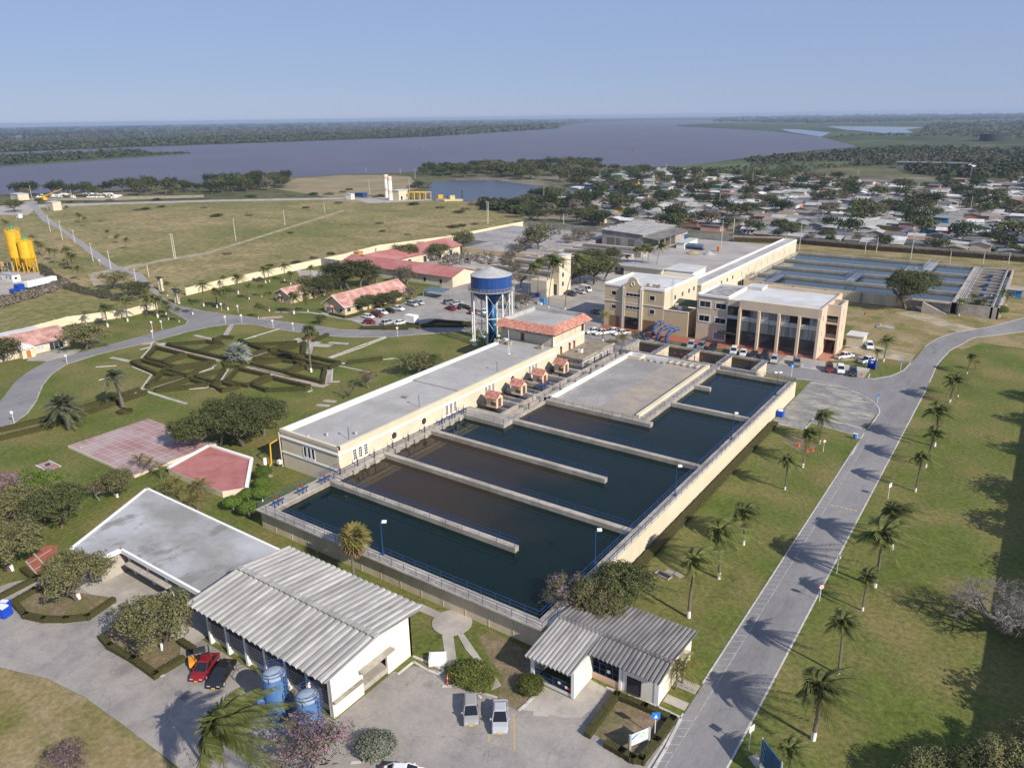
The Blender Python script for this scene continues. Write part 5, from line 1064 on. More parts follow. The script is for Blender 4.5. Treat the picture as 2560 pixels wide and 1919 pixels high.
for i in range(26):
    x = -243+(i*17 % 58)+random.uniform(-2,2); y = 284+(i*29 % 66)+random.uniform(-2,2)
    if x < -226 and y < 303: continue
    MB().box(x-.5,x+.5,y-.4,y+.4,2.4,2.75).build('deck_vent', CONC2, gd)
def gable(parent, x0, x1, y0, y1, ze, zr, axis, m, ov=.6, name='roof', th=.16):
    """gabled roof slab; axis = ridge direction"""
    if axis == 'y':
        xm = (x0+x1)/2; V = [(x0-ov,y0-ov,ze),(x0-ov,y1+ov,ze),(xm,y1+ov,zr),(xm,y0-ov,zr),(x1+ov,y0-ov,ze),(x1+ov,y1+ov,ze)]
        F = [(0,3,2,1),(3,4,5,2)]
    else:
        ym = (y0+y1)/2; V = [(x0-ov,y0-ov,ze),(x1+ov,y0-ov,ze),(x1+ov,ym,zr),(x0-ov,ym,zr),(x0-ov,y1+ov,ze),(x1+ov,y1+ov,ze)]
        F = [(0,1,2,3),(3,2,5,4)]
    V2 = [(a,b,c-th) for a, b, c in V]; n = 6
    F2 = [tuple(n+i for i in f[::-1]) for f in F]
    B = {}
    for f in F:
        for a, b in zip(f, f[1:]+f[:1]): B[(a,b)] = 1
    E = [(b,a,n+a,n+b) for (a,b) in B if (b,a) not in B]
    return MB().add(V+V2, F+F2+E).build(name, m, parent)
def gwall(parent, x0, x1, y0, y1, zw, zr, axis, m, name='wall'):
    mb = MB(); mb.box(x0,x1,y0,y1,0,zw)
    if axis == 'y':
        for y, f in ((y0,(0,1,2)),(y1,(0,2,1))): mb.add([(x0,y,zw),(x1,y,zw),((x0+x1)/2,y,zr)], [f])
    else:
        for x, f in ((x0,(0,2,1)),(x1,(0,1,2))): mb.add([(x,y0,zw),(x,y1,zw),(x,(y0+y1)/2,zr)], [f])
    return mb.build(name, m, parent)
rl = thing('red_roofed_stores', 'L shaped cream store with long red tile roofs', 'building', (-215,240,0))
gwall(rl, -237,-178.6, 215.8,230.2, 4.0, 6.2, 'x', CREAM); gable(rl, -238,-178.8, 215.8,230.2, 4.0, 6.4, 'x', TILER, .8)
gwall(rl, -241,-223, 230,276, 4.0, 6.6, 'y', CREAM); gable(rl, -241,-223, 223,276, 4.05, 6.7, 'y', TILER, .8)
for i in range(6): window(rl, 'y-', 215.8, -225+i*8, -223.6+i*8, 1.0, 2.6, fw=.1)
for y in (240,250,260,268): window(rl, 'x+', -223, y, y+2.2, .1, 2.8, glass=DARKM, frame=WHITE, name='door')
def tile_house(label, x0, x1, y0, y1, ze, zr, m=TILEP, wallm=TANW, name='tiled_house'):
    t = thing(name, label, 'house', ((x0+x1)/2,(y0+y1)/2,0)); gwall(t, x0,x1,y0,y1,ze,zr-.2,'y',wallm)
    r = gable(t, x0,x1,y0,y1,ze-.1,zr,'y',m,.7); xm = (x0+x1)/2
    mb = MB()
    for s, xe in ((-1,x0-.7),(1,x1+.7)): mb.tube((xe,y0-.72,ze-.14),(xm,y0-.72,zr-.05),.14,n=4)
    mb.tube((x1+.72,y0-.7,ze-.18),(x1+.72,y1+.7,ze-.18),.13,n=4); mb.build('bargeboard', WHITE, r)
    tiles(t, (x1+.7,y0-.7,ze-.06), (x1+.7,y1+.7,ze-.06), (xm,y1+.7,zr+.04), (xm,y0-.7,zr+.04), .62, 1.0, m, amp=.09)
    d = window(t, 'y-', y0, xm-1.4, xm-.5, .1, 2.2, glass=WOOD, fw=.12, name='door')
    MB().add([(xm-2.0,y0-1.1,2.3),(xm,y0-1.1,2.3),(xm-1.0,y0-1.1,2.95),(xm-2.0,y0,2.3),(xm,y0,2.3),(xm-1.0,y0,2.95)], [(0,2,5,3),(2,1,4,5),(0,1,2)]).build('door_hood', m, d)
    window(t, 'y-', y0, x0+.9, x0+2.0, 1.0, 2.1, nu=2, fw=.14); window(t, 'y-', y0, x1-2.4, x1-1.1, 1.0, 2.1, nu=2, fw=.14)
    for k in range(max(1,int((y1-y0)/4))): window(t, 'x+', x1, y0+1+k*4, y0+2.6+k*4, 1.0, 2.2, nu=2, fw=.14)
    return t
tile_house('long pink tile roofed bungalow beside the car park', -191,-181.4,164.2,194,3.0,6.2)
tile_house('small pink tile roofed bungalow half hidden by trees', -218,-210,166,182,2.9,4.9)
h3 = thing('gate_cottage', 'pink tile roofed cottage with orange door at the left edge', 'house', (-229,92,0))
gwall(h3, -236,-222.6, 74,97.5, 2.9, 4.9, 'y', CREAM); gable(h3, -236,-222.6,74,97.5,2.8,5.0,'y',TILEP,.7)
tiles(h3, (-221.9,73.3,2.85), (-221.9,98.2,2.85), (-229.3,98.2,5.05), (-229.3,73.3,5.05), .7, 1.1, TILEP, amp=.09)
MB().add([(-220.2,83.6,2.7),(-220.2,87.6,2.7),(-220.2,85.6,3.9),(-225,83.6,2.7),(-225,87.6,2.7),(-225,85.6,3.9)], [(0,1,2),(1,4,5,2),(0,2,5,3)]).build('porch_gable', WHITE, h3)
part('porch_wall', CREAM, (-222.6,-220.6,84,87.2,0,2.7), parent=h3); window(h3, 'x+', -220.6, 85.0, 86.2, .1, 2.2, glass=mat('orange_door', (.45,.16,.04)), fw=.12, name='door')
window(h3, 'x+', -222.6, 88.6, 90.6, .9, 2.1, glass=LTGLS, nu=2, fw=.14); window(h3, 'x+', -222.6, 92, 95.6, .2, 2.3, glass=DARKM, nu=3, fw=.1, name='gate')
part('rear_roof', WHITER, (-240,-236,70,96,3.6,3.8), parent=h3)
# perimeter walls
def wall(pts, h, label, m=CREAM, th=.3, step=4.5, cope=WHITE, name='perimeter_wall'):
    t = thing(name, label, 'wall', (pts[0][0], pts[0][1], 0))
    for p, q in zip(pts[:-1], pts[1:]):
        d = Vector((q[0]-p[0], q[1]-p[1])); a = atan2(d.y, d.x)
        MB().obox(((p[0]+q[0])/2,(p[1]+q[1])/2), d.length+.1, th, 0, h, a).build('wall_panel', m, t)
        mb = MB(); n = int(d.length/step)
        for i in range(n+1):
            u = Vector(p[:2])+d*(i/max(n,1)); mb.obox((u.x,u.y), .35, th+.14, 0, h+.12, a)
        mb.build('wall_piers', m if cope is WHITE else cope, t)
    return t
def W2(fr, pts): return [(v.x, v.y) for v in ats(fr, pts)]
wall(W2('A1', [(0,1555),(440,1432),(600,1412),(830,1380),(1000,1332)]), 2.6, 'cream perimeter wall behind the palms left of the gate', mat('sunlit_cream_wall', (.74,.64,.46), (.69,.59,.42), .3, .85))  # brighter copy of the cream, with sunlight put into its colour
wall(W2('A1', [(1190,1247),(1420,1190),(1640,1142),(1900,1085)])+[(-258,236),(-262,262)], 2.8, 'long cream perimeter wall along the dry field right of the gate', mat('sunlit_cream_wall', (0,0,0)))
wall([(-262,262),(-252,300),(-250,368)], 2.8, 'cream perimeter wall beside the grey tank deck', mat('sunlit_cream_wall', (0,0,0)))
wall([(-250,368),(-180,372),(-128,374)], 2.6, 'grey block wall behind the grey tank deck', CONCG)
wall([(-128,376),(-100,385),(-66,383),(-38,384),(0,383),(60,386)], 2.6, 'buttressed concrete wall between far basin and town', mat('tan_block_wall', (.36,.31,.235), (.30,.26,.20), .3, .9), cope=CONC2)
# gate towers
for i, (x, y) in enumerate(((1030,1215),(1132,1297))):
    p = at('A1', x, y); t = thing('gate_tower', ['cream gate pillar with dark cap on the far side of the entrance', 'cream gate pillar with dark cap on the near side of the entrance'][i], 'gate tower', (p.x,p.y,0), 0, 'entrance gate pillars')
    for dx in (-.75,.75): part('pillar', CREAM, (p.x+dx-.35,p.x+dx+.35,p.y-.4,p.y+.4,0,4.9), parent=t)
    part('cap', DARKM, (p.x-1.4,p.x+1.4,p.y-.8,p.y+.8,4.9,5.2), parent=t)
    for k in range(4): part('cross_beam', CREAM, (p.x-.45,p.x+.45,p.y-.2,p.y+.2,1+k*1.1,1.3+k*1.1), parent=t)
# filter wing behind the car park (shaded concrete channels) and the white stair block
pw = thing('pipe_gallery_block', 'cream block with stair tower among the tall windblown palms', 'building', (-135,222,0))
p = at('D', 1110, 1010); q = at('D', 1240, 990)
part('wall', CREAM, (p.x-4,p.x+2.6,p.y,p.y+6,0,6.0), (q.x-.5,q.x+3.2,q.y+1,q.y+9,0,13.5), parent=pw); part('roof', WHITER, (q.x-.7,q.x+3.4,q.y+.8,q.y+9.2,13.5,13.8), parent=pw)
window(pw, 'y-', q.y+1, q.x+.6, q.x+2.4, .2, 4.2, glass=GLASS, fw=.15, name='door')
for i in range(3): window(pw, 'x+', q.x+3.2, q.y+3, q.y+4.2, 3.2+i*3.2, 4.8+i*3.2, fw=.1)
fg = thing('open_filter_beds', 'shaded open concrete filter beds with lilac walkways behind the palms', 'basin', (-165,262,0))
for i in range(5):
    y = 240+i*17; part('bed_wall', CONC2, (-186,-150+i*1,y,y+.8,0,2.6), (-186,-150+i,y+9,y+9.8,0,2.6), (-186,-185.3,y+.8,y+9,0,2.6), (-150.7+i,-150+i,y+.8,y+9,0,2.6), parent=fg)
    part('bed_water', MUDDY, (-185.3,-150.7+i,y+.8,y+9,.1,1.6), parent=fg)
    part('walkway', mat('lilac_concrete', (.42,.36,.40), None, 1, .9), (-186,-150+i,y+9.8,y+12,0,2.5), parent=fg)
    railing(fg, [(-186,y+9.9),(-150+i,y+9.9)], 2.5, mat('dull_red_rail', (.16,.06,.07)), step=3)
ys = thing('yard_office', 'flat roofed low yard building behind the colonial block', 'building', (-125,262,0))
p = at('P', 420, 1130); part('wall', CREAM, (p.x,p.x+22,p.y,p.y+12,0,3.6), parent=ys); ys.location = (p.x+11, p.y+6, 0)
for c in ys.children: c.location = (0,0,0)
ys.location = (-125,262,0)
part('roof', FLATR, (p.x-.6,p.x+22.6,p.y-.6,p.y+12.6,3.6,4.0), parent=ys); window(ys, 'y-', p.y, p.x+2, p.x+6, .1, 3.0, glass=DARKM, fw=.1, name='door'); part('roof', WHITER, (p.x+22.7,p.x+34,p.y+2,p.y+16,3.4,3.8), parent=ys); part('wall', WHITE, (p.x+22.7,p.x+33.6,p.y+2.4,p.y+15.6,0,3.4), parent=ys)
wsd = thing('white_yard_shed', 'long low white shed in the pale service yard', 'shed', (-140,330,0))
p = at('P', 1330, 780); wsd.location = (p.x+6, p.y+3, 0); part('wall', WHITE, (p.x,p.x+4,p.y,p.y+16,0,2.8), parent=wsd); part('roof', mat('pale_green_roof', (.42,.46,.42), None, 1, .8), (p.x-.4,p.x+4.4,p.y-.4,p.y+16.4,2.8,3.0), parent=wsd); window(wsd, 'x+', p.x+4, p.y+3, p.y+5, 1, 2, fw=.1)
for i, (x, y) in enumerate(((1545,790),(1640,800))):
    p = at('P', x, y); t = thing('water_trailer', ['left dark blue tanker trailer in the yard', 'right dark blue tanker trailer in the yard'][i], 'trailer', (p.x,p.y,0), .3, 'tanker trailers in the yard')
    MB().tube((p.x-2.2,p.y,1.7),(p.x+2.2,p.y,1.7),1.2,n=12).build('tank', mat('dusty_blue', (.12,.16,.24), None, 1, .6), t); part('chassis', DARKM, (p.x-2.6,p.x+2.6,p.y-.8,p.y+.8,.5,.7), parent=t)
    for dx in (-1.4,1.4):
        for dy in (-.9,.9): MB().tube((p.x+dx,p.y+dy-.12,.5),(p.x+dx,p.y+dy+.12,.5),.5,n=10).build('wheel', RUBBER, t)
for i, (x, y, s, m, lab) in enumerate(((1560,855,4,DIRT,'sand heap'),(1780,865,3.4,ROCK,'white rubble heap'))):
    p = at('P', x, y); mb = MB(); n = 12; V = [(p.x,p.y,1.8)]
    for k in range(3):
        for j in range(n): r = s*(k+1)/3*(1+.15*sin(j*5+k)); V.append((p.x+r*cos(2*pi*j/n),p.y+r*sin(2*pi*j/n),max(.05,1.7*(1-(k+1)/3)+.2*sin(j*7+k*3)*(k<2))))
    F = [(0,1+j,1+(j+1)%n) for j in range(n)]+[(1+k*n+j,1+(k+1)*n+j,1+(k+1)*n+(j+1)%n,1+k*n+(j+1)%n) for k in range(2) for j in range(n)]
    mb.add(V, F); tag(mb.build('spoil_heap', m), lab+' on the yard concrete behind the palms', 'heap')
p = at('P', 1910, 825); tag(MB().box(p.x-.6,p.x+.6,p.y-.6,p.y+.6,0,2.3).add([(p.x-.7,p.y-.7,2.3),(p.x+.7,p.y-.7,2.3),(p.x+.7,p.y+.7,2.3),(p.x-.7,p.y+.7,2.3),(p.x,p.y,2.7)], [(0,1,4),(1,2,4),(2,3,4),(3,0,4)]).build('portable_toilet', mat('orange_plastic', (.55,.2,.06), None, 1, .6)), 'orange portable toilet in the service yard', 'toilet')
# ================================================================== SILOS, PUMP STATION
def silo(x, y, r, z0, z1, lab):
    t = thing('cement_silo', lab, 'silo', (x,y,0), 0, 'yellow cement silos')
    MB().lathe(x, y, [(.4,z0-4.2),(r,z0),(r,z1),(r+.08,z1),(r*.3,z1+.5),(.01,z1+.6)], 20).build('body', YELL, t)
    for k in range(4):
        a = pi/4+k*pi/2; px_, py_ = x+r*.95*cos(a), y+r*.95*sin(a); MB().tube((px_,py_,0),(px_,py_,z0+1),.2,n=5).build('leg', YELL, t)
    mb = MB()
    for k in range(4):
        a, b = pi/4+k*pi/2, pi/4+(k+1)*pi/2; mb.tube((x+r*.95*cos(a),y+r*.95*sin(a),.3),(x+r*.95*cos(b),y+r*.95*sin(b),z0-.5),.09,n=4)
    mb.build('bracing', YELL, t)
    MB().cyl(x,y,z1+.4,z1+2.2,.7,n=10).build('dust_filter', mat('green_paint', (.05,.3,.16), None, 1, .6), t)
    mb = MB()
    for k in range(16):
        a, b = 2*pi*k/16, 2*pi*(k+1)/16; mb.tube((x+r*cos(a),y+r*sin(a),z1+1.1),(x+r*cos(b),y+r*sin(b),z1+1.1),.06,n=4).tube((x+r*cos(a),y+r*sin(a),z1),(x+r*cos(a),y+r*sin(a),z1+1.1),.06,n=4)
    mb.build('top_railing', YELL, t)
    mb = MB()
    for d in (-.3,.3): mb.tube((x+r+.4,y+d,0),(x+r+.4,y+d,z1+1),.06,n=4)
    for k in range(int(z1/.8)): mb.tube((x+r+.4,y-.3,.8*k+.4),(x+r+.4,y+.3,.8*k+.4),.05,n=4)
    mb.build('ladder', YELL, t)
p1, p2, p3 = at('A1', 40, 1090), at('A1', 135, 1092), at('A1', 200, 1097)
silo(p3.x, p3.y, 2.9, 6.3, 13.2, 'shorter rightmost yellow cement silo with ladder'); silo(p2.x, p2.y, 2.9, 6.3, 17.2, 'tall middle yellow cement silo'); silo(p1.x-6, p1.y-4, 4.2, 9.0, 20.0, 'big yellow cement silo cut by the left edge')
sb = thing('batching_frame', 'rusty batching plant frame under the yellow silos', 'machine', (p1.x,p1.y-2,0)); bx_, by_ = p1.x+1, p1.y-5
mb = MB()
for i in range(5):
    for j in range(2): mb.tube((bx_-8+i*4,by_+j*4,0),(bx_-8+i*4,by_+j*4,5),.22,n=4)
for i in range(4): mb.tube((bx_-8+i*4,by_,.3),(bx_-4+i*4,by_,4.8),.14,n=4)
for z in (2.5,5): mb.tube((bx_-8,by_,z),(bx_+8,by_,z),.2,n=4).tube((bx_-8,by_+4,z),(bx_+8,by_+4,z),.2,n=4)
mb.build('frame', mat('rusty_steel', (.30,.26,.22), (.2,.17,.15), 1, .8), sb); MB().tube((bx_-7,by_-3,.6),(bx_+2,by_+1,5.4),.55,n=8).build('conveyor', GALV, sb); MB().box(bx_-3,bx_+2,by_+.5,by_+3.5,2.6,4.6).build('hopper', mat('ochre_steel', (.42,.26,.08), None, 1, .7), sb)
cabn = thing('site_cabin', 'white site cabin with two small windows below the silos', 'cabin', (0,0,0)); p = at('A1', 85, 1165); cabn.location = (p.x-4, p.y-2, 0)
part('wall', WHITE, (p.x-10,p.x,p.y,p.y+3,0,2.9), parent=cabn); part('roof', GALV, (p.x-10.2,p.x+.2,p.y-.2,p.y+3.2,2.9,3.0), parent=cabn)
for dx in (-5.6,-2.4): window(cabn, 'y-', p.y, p.x+dx, p.x+dx+1, 1.2, 2.1, frame=None)
for dy in (.8,): window(cabn, 'x+', p.x, p.y+dy, p.y+dy+1, 1.2, 2.1, frame=None)
ps = thing('river_pump_station', 'white pump house with yellow gantry by the lagoon', 'building', (-418,446,0))
part('wall', CREAM, (-423,-416,442,452,0,7.2), parent=ps); part('roof', WHITER, (-423.4,-415.6,441.6,452.4,7.2,7.6), parent=ps); window(ps, 'x+', -416, 444, 446, .2, 3, glass=GLASS, fw=.1, name='door')
gnt = thing('pipe_gantry', 'yellow steel gantry beside the white pump house', 'gantry', (-409,452,0)); mb = MB()
for i in range(4):
    for j in range(2): mb.tube((-413+i*4.5,450+j*6+i*1.5,0),(-413+i*4.5,450+j*6+i*1.5,5.6),.28,n=5)
for j in range(2): mb.tube((-413.5,450+j*6,5.6),(-399,454.8+j*6,5.6),.3,n=5)
for i in range(4): mb.tube((-413+i*4.5,450+i*1.5,5.6),(-413+i*4.5,456+i*1.5,5.6),.24,n=5)
mb.build('frame', YELL, gnt); mb = MB()
for i in range(3): mb.tube((-411+i*4.5,452+i*1.5,0),(-411+i*4.5,452+i*1.5,4.5),.35,n=6)
mb.build('risers', CREAM, gnt)
for i, (x, y) in enumerate(((-424.5,441.5),tuple(at('A2',300,622))[:2])):
    t = thing('surge_tower', ['nearer white banded surge tower by the pump house', 'farther white banded surge tower behind bushes'][i], 'tower', (x,y,0), 0, 'surge towers')
    MB().cyl(x,y,0,17.8,1.75,n=18).build('shaft', mat('white_tower_paint', (.74,.70,.64), None, 1, .8), t, smooth=False)
    for z in (5,14.5): MB().cyl(x,y,z,z+2.6,1.8,n=18,cap=False).build('band', mat('beige_band', (.60,.48,.37), None, 1, .8), t)
for i, (fr, x, y, wd, m, lab) in enumerate((('A2',650,640,9,YELL,'small yellow dredger on the lagoon beyond the gantry'),('A2',725,645,14,mat('pale_yellow_hull', (.65,.55,.25), None, 1, .6),'pale yellow dredge pontoon with black spud on the lagoon'))):
    p = at(fr, x, y); t = thing('dredger', lab, 'boat', (p.x,p.y,.1), .5, 'dredgers on the lagoon')
    MB().obox((p.x,p.y), wd, 4, .1, 1.4, .6).build('hull', m if i else mat('rusty_steel', (.3,.2,.15)), t); MB().obox((p.x-1,p.y), 3.5, 3, 1.4, 4.2, .6).build('cabin', m, t)
    MB().tube((p.x+wd*.4,p.y+wd*.25,0),(p.x+wd*.4,p.y+wd*.25,8 if i else 3.5),.4,n=6).build('spud', DARKM, t)
for i, (fr, x, y, l, h, m, lab) in enumerate((('A2',55,635,6,4.2,WHITE,'white container shed on the bank left of the surge towers'),('A2',120,618,9,2.8,BLUE,'blue shipping container left of the surge towers'),('A1',322,705,10,6,CREAM,'cream guard house at the river end of the entrance road'),('A1',95,640,14,5,CREAM,'cream flat roofed house at the far left river bank'),('A1',112,752,4,2.4,WHITE,'small white tank at the far left roadside'),('A2',1225,610*1.0,0.1,.1,WHITE,None))):
    if lab is None: continue
    p = at(fr, x, y); t = thing('shed' if h < 5 else 'house', lab, 'shed' if h < 5 else 'house', (p.x,p.y,0), 0)
    MB().box(p.x-l/2,p.x+l/2,p.y,p.y+l*.6,0,h).build('wall', m, t); MB().box(p.x-l/2-.3,p.x+l/2+.3,p.y-.3,p.y+l*.6+.3,h,h+.25).build('roof', WHITER if m is not BLUE else BLUE, t)
    if h > 5: window(t, 'y-', p.y, p.x-2, p.x-.8, .2, 2.4, frame=None, name='door')
# ================================================================== VEGETATION
rnd = random.Random(11)
def rdir(r):
    while True:
        v = Vector((r.uniform(-1,1), r.uniform(-1,1), r.uniform(-1,1)))
        if .05 < v.length < 1: return v.normalized()
def leaf(V, F, c, nrm, up, l, w):
    """one folded leaf spray: two faces"""
    s = nrm.cross(up)
    if s.length < 1e-3: s = nrm.orthogonal()
    s.normalize(); t = s.cross(nrm).normalized(); k = len(V)
    V += [c-t*l*.5, c+s*w*.5-nrm*w*.12, c+t*l*.5, c-s*w*.5-nrm*w*.12]; F.append((k,k+1,k+2,k+3))
def crown_mesh(name, lobes, n, size, m, seed, flat=0.0, shell=.35):
    r = random.Random(seed); V = []; F = []; tot = sum(l[3]**2 for l in lobes); cl = max(1, n//5)
    wts = [l[3]**2/tot for l in lobes]
    for _ in range(cl):
        x = r.random(); a = 0
        for i, w_ in enumerate(wts):
            a += w_
            if x <= a: break
        cx, cy, cz, R, zs = lobes[i]
        d = rdir(r)
        if d.z < -.45: d.z = abs(d.z)*.4; d.normalize()
        rr = R*(1-shell*r.random()**1.6)*(1+.12*noise.noise(Vector((d.x*2.3+seed, d.y*2.3, d.z*2.3))))
        c = Vector((cx+d.x*rr, cy+d.y*rr, cz+d.z*rr*zs))
        for _k in range(5):
            o = Vector((r.gauss(0,1), r.gauss(0,1), r.gauss(0,.7)))*size*.75
            nn = (d*1.1+rdir(r)*.9+Vector((0,0,.35))).normalized()
            leaf(V, F, c+o, nn, rdir(r), size*r.uniform(.7,1.5), size*r.uniform(.45,.85))
    mb = MB(); mb.v = V; mb.f = F; mb.mi = [0]*len(F)
    return mesh(mb, name, m)
def limbs_mesh(name, H, lobes, r0, m, seed, white=False):
    r = random.Random(seed); mb = MB(); fork = Vector((r.uniform(-.2,.2), r.uniform(-.2,.2), H*.34))
    mb.path([Vector((0,0,-.1)), Vector((fork.x*.5,fork.y*.5,H*.18)), fork], r0, 7, r0*.72)
    for (cx, cy, cz, R, zs) in lobes[::2]:
        e = Vector((cx,cy,cz)); mid = (fork+e)/2+Vector((r.uniform(-.3,.3), r.uniform(-.3,.3), -.25*R*.5))
        mb.path([fork, mid, e], r0*.5, 5, r0*.14)
        for _ in range(3):
            d = rdir(r); mb.tube(e, e+Vector((d.x*R*.8, d.y*R*.8, abs(d.z)*R*.6)), r0*.12, .015, 4)
    return mesh(mb, name, m)
def mklobes(H, R, n, seed, flat=.75, base=.36):
    """many small leafy lobes over an uneven ellipsoid crown"""
    r = random.Random(seed); L = []; n = int(n*2.6); cz = H*.62
    for i in range(n):
        t = (i+.5)/n; el = -.32+1.28*t**.9; a = i*2.39996+r.uniform(-.3,.3); el = min(el, 1.35)
        q = r.uniform(.62,.86)*(1+.22*sin(3*a+seed)); k = r.uniform(.20,.34)
        L.append((R*q*cos(a)*cos(el), R*q*sin(a)*cos(el), cz+H*.30*sin(el)*r.uniform(.8,1.15), R*k, r.uniform(.75,1.0)))
    for i in range(3): L.append((r.uniform(-.3,.3)*R, r.uniform(-.3,.3)*R, H*r.uniform(.55,.74), R*.45, .8))
    return L
def tree_proto(name, m, H=1.0, R=.62, n=5000, size=.05, seed=1, lobes=9, flat=.75, bark=BARK, base=.36, r0=.04, pink=None, white=False):
    L = mklobes(H, R, lobes, seed, flat, base)
    P = [('trunk', limbs_mesh('trunk', H, L, r0, bark, seed), []), ('crown', crown_mesh('crown', L, n, size, m, seed), [])]
    if pink: P.append(('blossom', crown_mesh('blossom', L, pink, size*.75, PINKF, seed+5, shell=.12), []))
    if white: P[0][2].append(('painted_base', mesh(MB().cyl(0,0,-.05,.13,r0*1.12,r0*1.0,8), 'painted_base', WHITE)))
    return dict(n=name, parts=P)
# unit-height prototypes (height 1, scaled on placing)
NEARO = [tree_proto('olive_leaved_tree', LEAF2, 1, .64, 9000, .040, s, 10, .7, white=True) for s in (21, 22)]
NEARG = [tree_proto('mango_tree', LEAF1, 1, .64, 9000, .040, s, 11, .72) for s in (31, 32)]
NEARB = [tree_proto('bright_tree', LEAF3, 1, .62, 6000, .038, 41, 9, .75)]
PINKT = [tree_proto('pink_trumpet_tree', LEAF5, 1, .6, 3600, .03, s, 8, .75, GREYB, pink=1500) for s in (51, 52)]
MIDG = [tree_proto('mango_tree', LEAF1, 1, .62, 2600, .055, s, 9, .75) for s in (61, 62)]
MIDD = [tree_proto('dark_tree', LEAF4, 1, .6, 2400, .055, s, 9, .78) for s in (64, 65)]
MIDO = [tree_proto('olive_leaved_tree', LEAF2, 1, .66, 2400, .055, 66, 9, .68)]
MIDT = [tree_proto('sparse_dry_tree', LEAF5, 1, .55, 1100, .05, s, 8, .85, GREYB) for s in (71, 72)]
TOWNT = [tree_proto('town_tree', LEAF1, 1, .66, 800, .10, s, 6, .8) for s in (81, 82)]+[tree_proto('town_tree', LEAF4, 1, .6, 620, .10, s, 6, .8) for s in (83, 84)]+[tree_proto('town_tree', LEAF5, 1, .58, 420, .10, 85, 6, .8)]
LEAFD2 = leafm('pale_olive_leaves', (.165,.15,.095), (.12,.115,.066), .45)
# topiary balls, shrubs
LEAFH2 = leafm('shrub_leaves', (.12,.135,.032), (.078,.092,.02), .45)
def ball_proto(name, m, seed, n=900, size=.09, trunk=True, zs=.72, zc=.66):
    L = [(0,0,zc,.5,zs),(.12,.1,zc+.03,.42,zs),(-.14,-.05,zc,.42,zs)]
    P = [('crown', crown_mesh('crown', L, n, size, m, seed, shell=.15), [])]
    if trunk: P.append(('trunk', mesh(MB().cyl(0,0,0,.5,.05,.04,6), 'trunk', WHITE), []))
    return dict(n=name, parts=P)
TOPI = ball_proto('topiary_tree', LEAF3, 91, 5000, .075, zs=.62)
SHRUB = ball_proto('round_shrub', LEAFH2, 92, 5000, .06, False, .62, .3)
SHRUBG = ball_proto('grey_leaved_shrub', LEAFD, 93, 5000, .06, False, .62, .3)
BUSH = ball_proto('bush', LEAF4, 94, 420, .12, False, .8, .35)
BUSHD = ball_proto('dry_bush', LEAF5, 95, 380, .12, False, .7, .32)
# bare trees
def bare_proto(name, seed, depth=5, m=GREYB, spread=.75, n0=4):
    r = random.Random(seed); mb = MB()
    def grow(p, d, L, rad, k):
        q = p+d*L; mid = p+d*L*.5+rdir(r)*L*.07
        mb.tube(p, mid, rad, rad*.85, 5 if k > 2 else 3); mb.tube(mid, q, rad*.85, rad*.68, 5 if k > 2 else 3)
        if k == 0: return
        for i in range(3 if k > 1 else 3):
            nd = (d*.75+rdir(r)*spread+Vector((0,0,.08))).normalized(); grow(q if i else mid, nd, L*r.uniform(.6,.82), rad*.58, k-1)
    grow(Vector((0,0,-.05)), Vector((.05,.02,1)).normalized(), .16, .035, 0)
    for i in range(n0):
        a = 2*pi*i/n0+.4; grow(Vector((0,0,.12)), Vector((cos(a)*.8, sin(a)*.8, .7)).normalized(), .24, .026, depth)
    return dict(n=name, parts=[('branches', mesh(mb, 'branches', m), [])])
BARE = bare_proto('bare_tree', 5, 6, spread=.85, n0=5); BARE2 = bare_proto('bare_tree', 8, 4, BARK, .65, 3)
# ---------------------------------------------------------------- palms
WIND = Vector((.80,.60,0))
def frond(V, F, base, az, el, L, droop, wind, r, leaflets=13, ll=.30, lw=.035, stiff=0.0):
    d = Vector((cos(az)*cos(el), sin(az)*cos(el), sin(el))); P = []
    N = 9
    for i in range(N+1):
        t = i/N; P.append(base+d*L*t+Vector((0,0,-1))*droop*L*t*t+WIND*wind*L*t*t*t**.3)
    for i in range(N):   # rachis
        s = (P[i+1]-P[i]).normalized().cross(Vector((0,0,1)));
        if s.length < .05: s = Vector((1,0,0))
        s.normalize(); s *= .028*(1-i/N*.7); k = len(V); V += [P[i]-s, P[i]+s, P[i+1]+s, P[i+1]-s]; F.append((k,k+1,k+2,k+3))
    for j in range(leaflets):
        t = .12+.88*j/(leaflets-1); x = t*N; i = min(N-1, int(x)); p = P[i]+(P[i+1]-P[i])*(x-i)
        ax = (P[i+1]-P[i]).normalized(); s = ax.cross(Vector((0,0,1)))
        if s.length < .05: s = Vector((1,0,0))
        s.normalize(); le = L*ll*(.35+1.0*sin(pi*min(1, .18+.75*t)))*.62
        for sg in (-1, 1):
            e = p+(s*sg*.75+ax*.55+Vector((0,0,-.38+stiff))+WIND*wind*.7).normalized()*le*r.uniform(.85,1.15); wv = ax*L*lw*.5
            k = len(V); V += [p-wv, p+wv, e+wv*.35, e-wv*.35]; F.append((k,k+1,k+2,k+3))
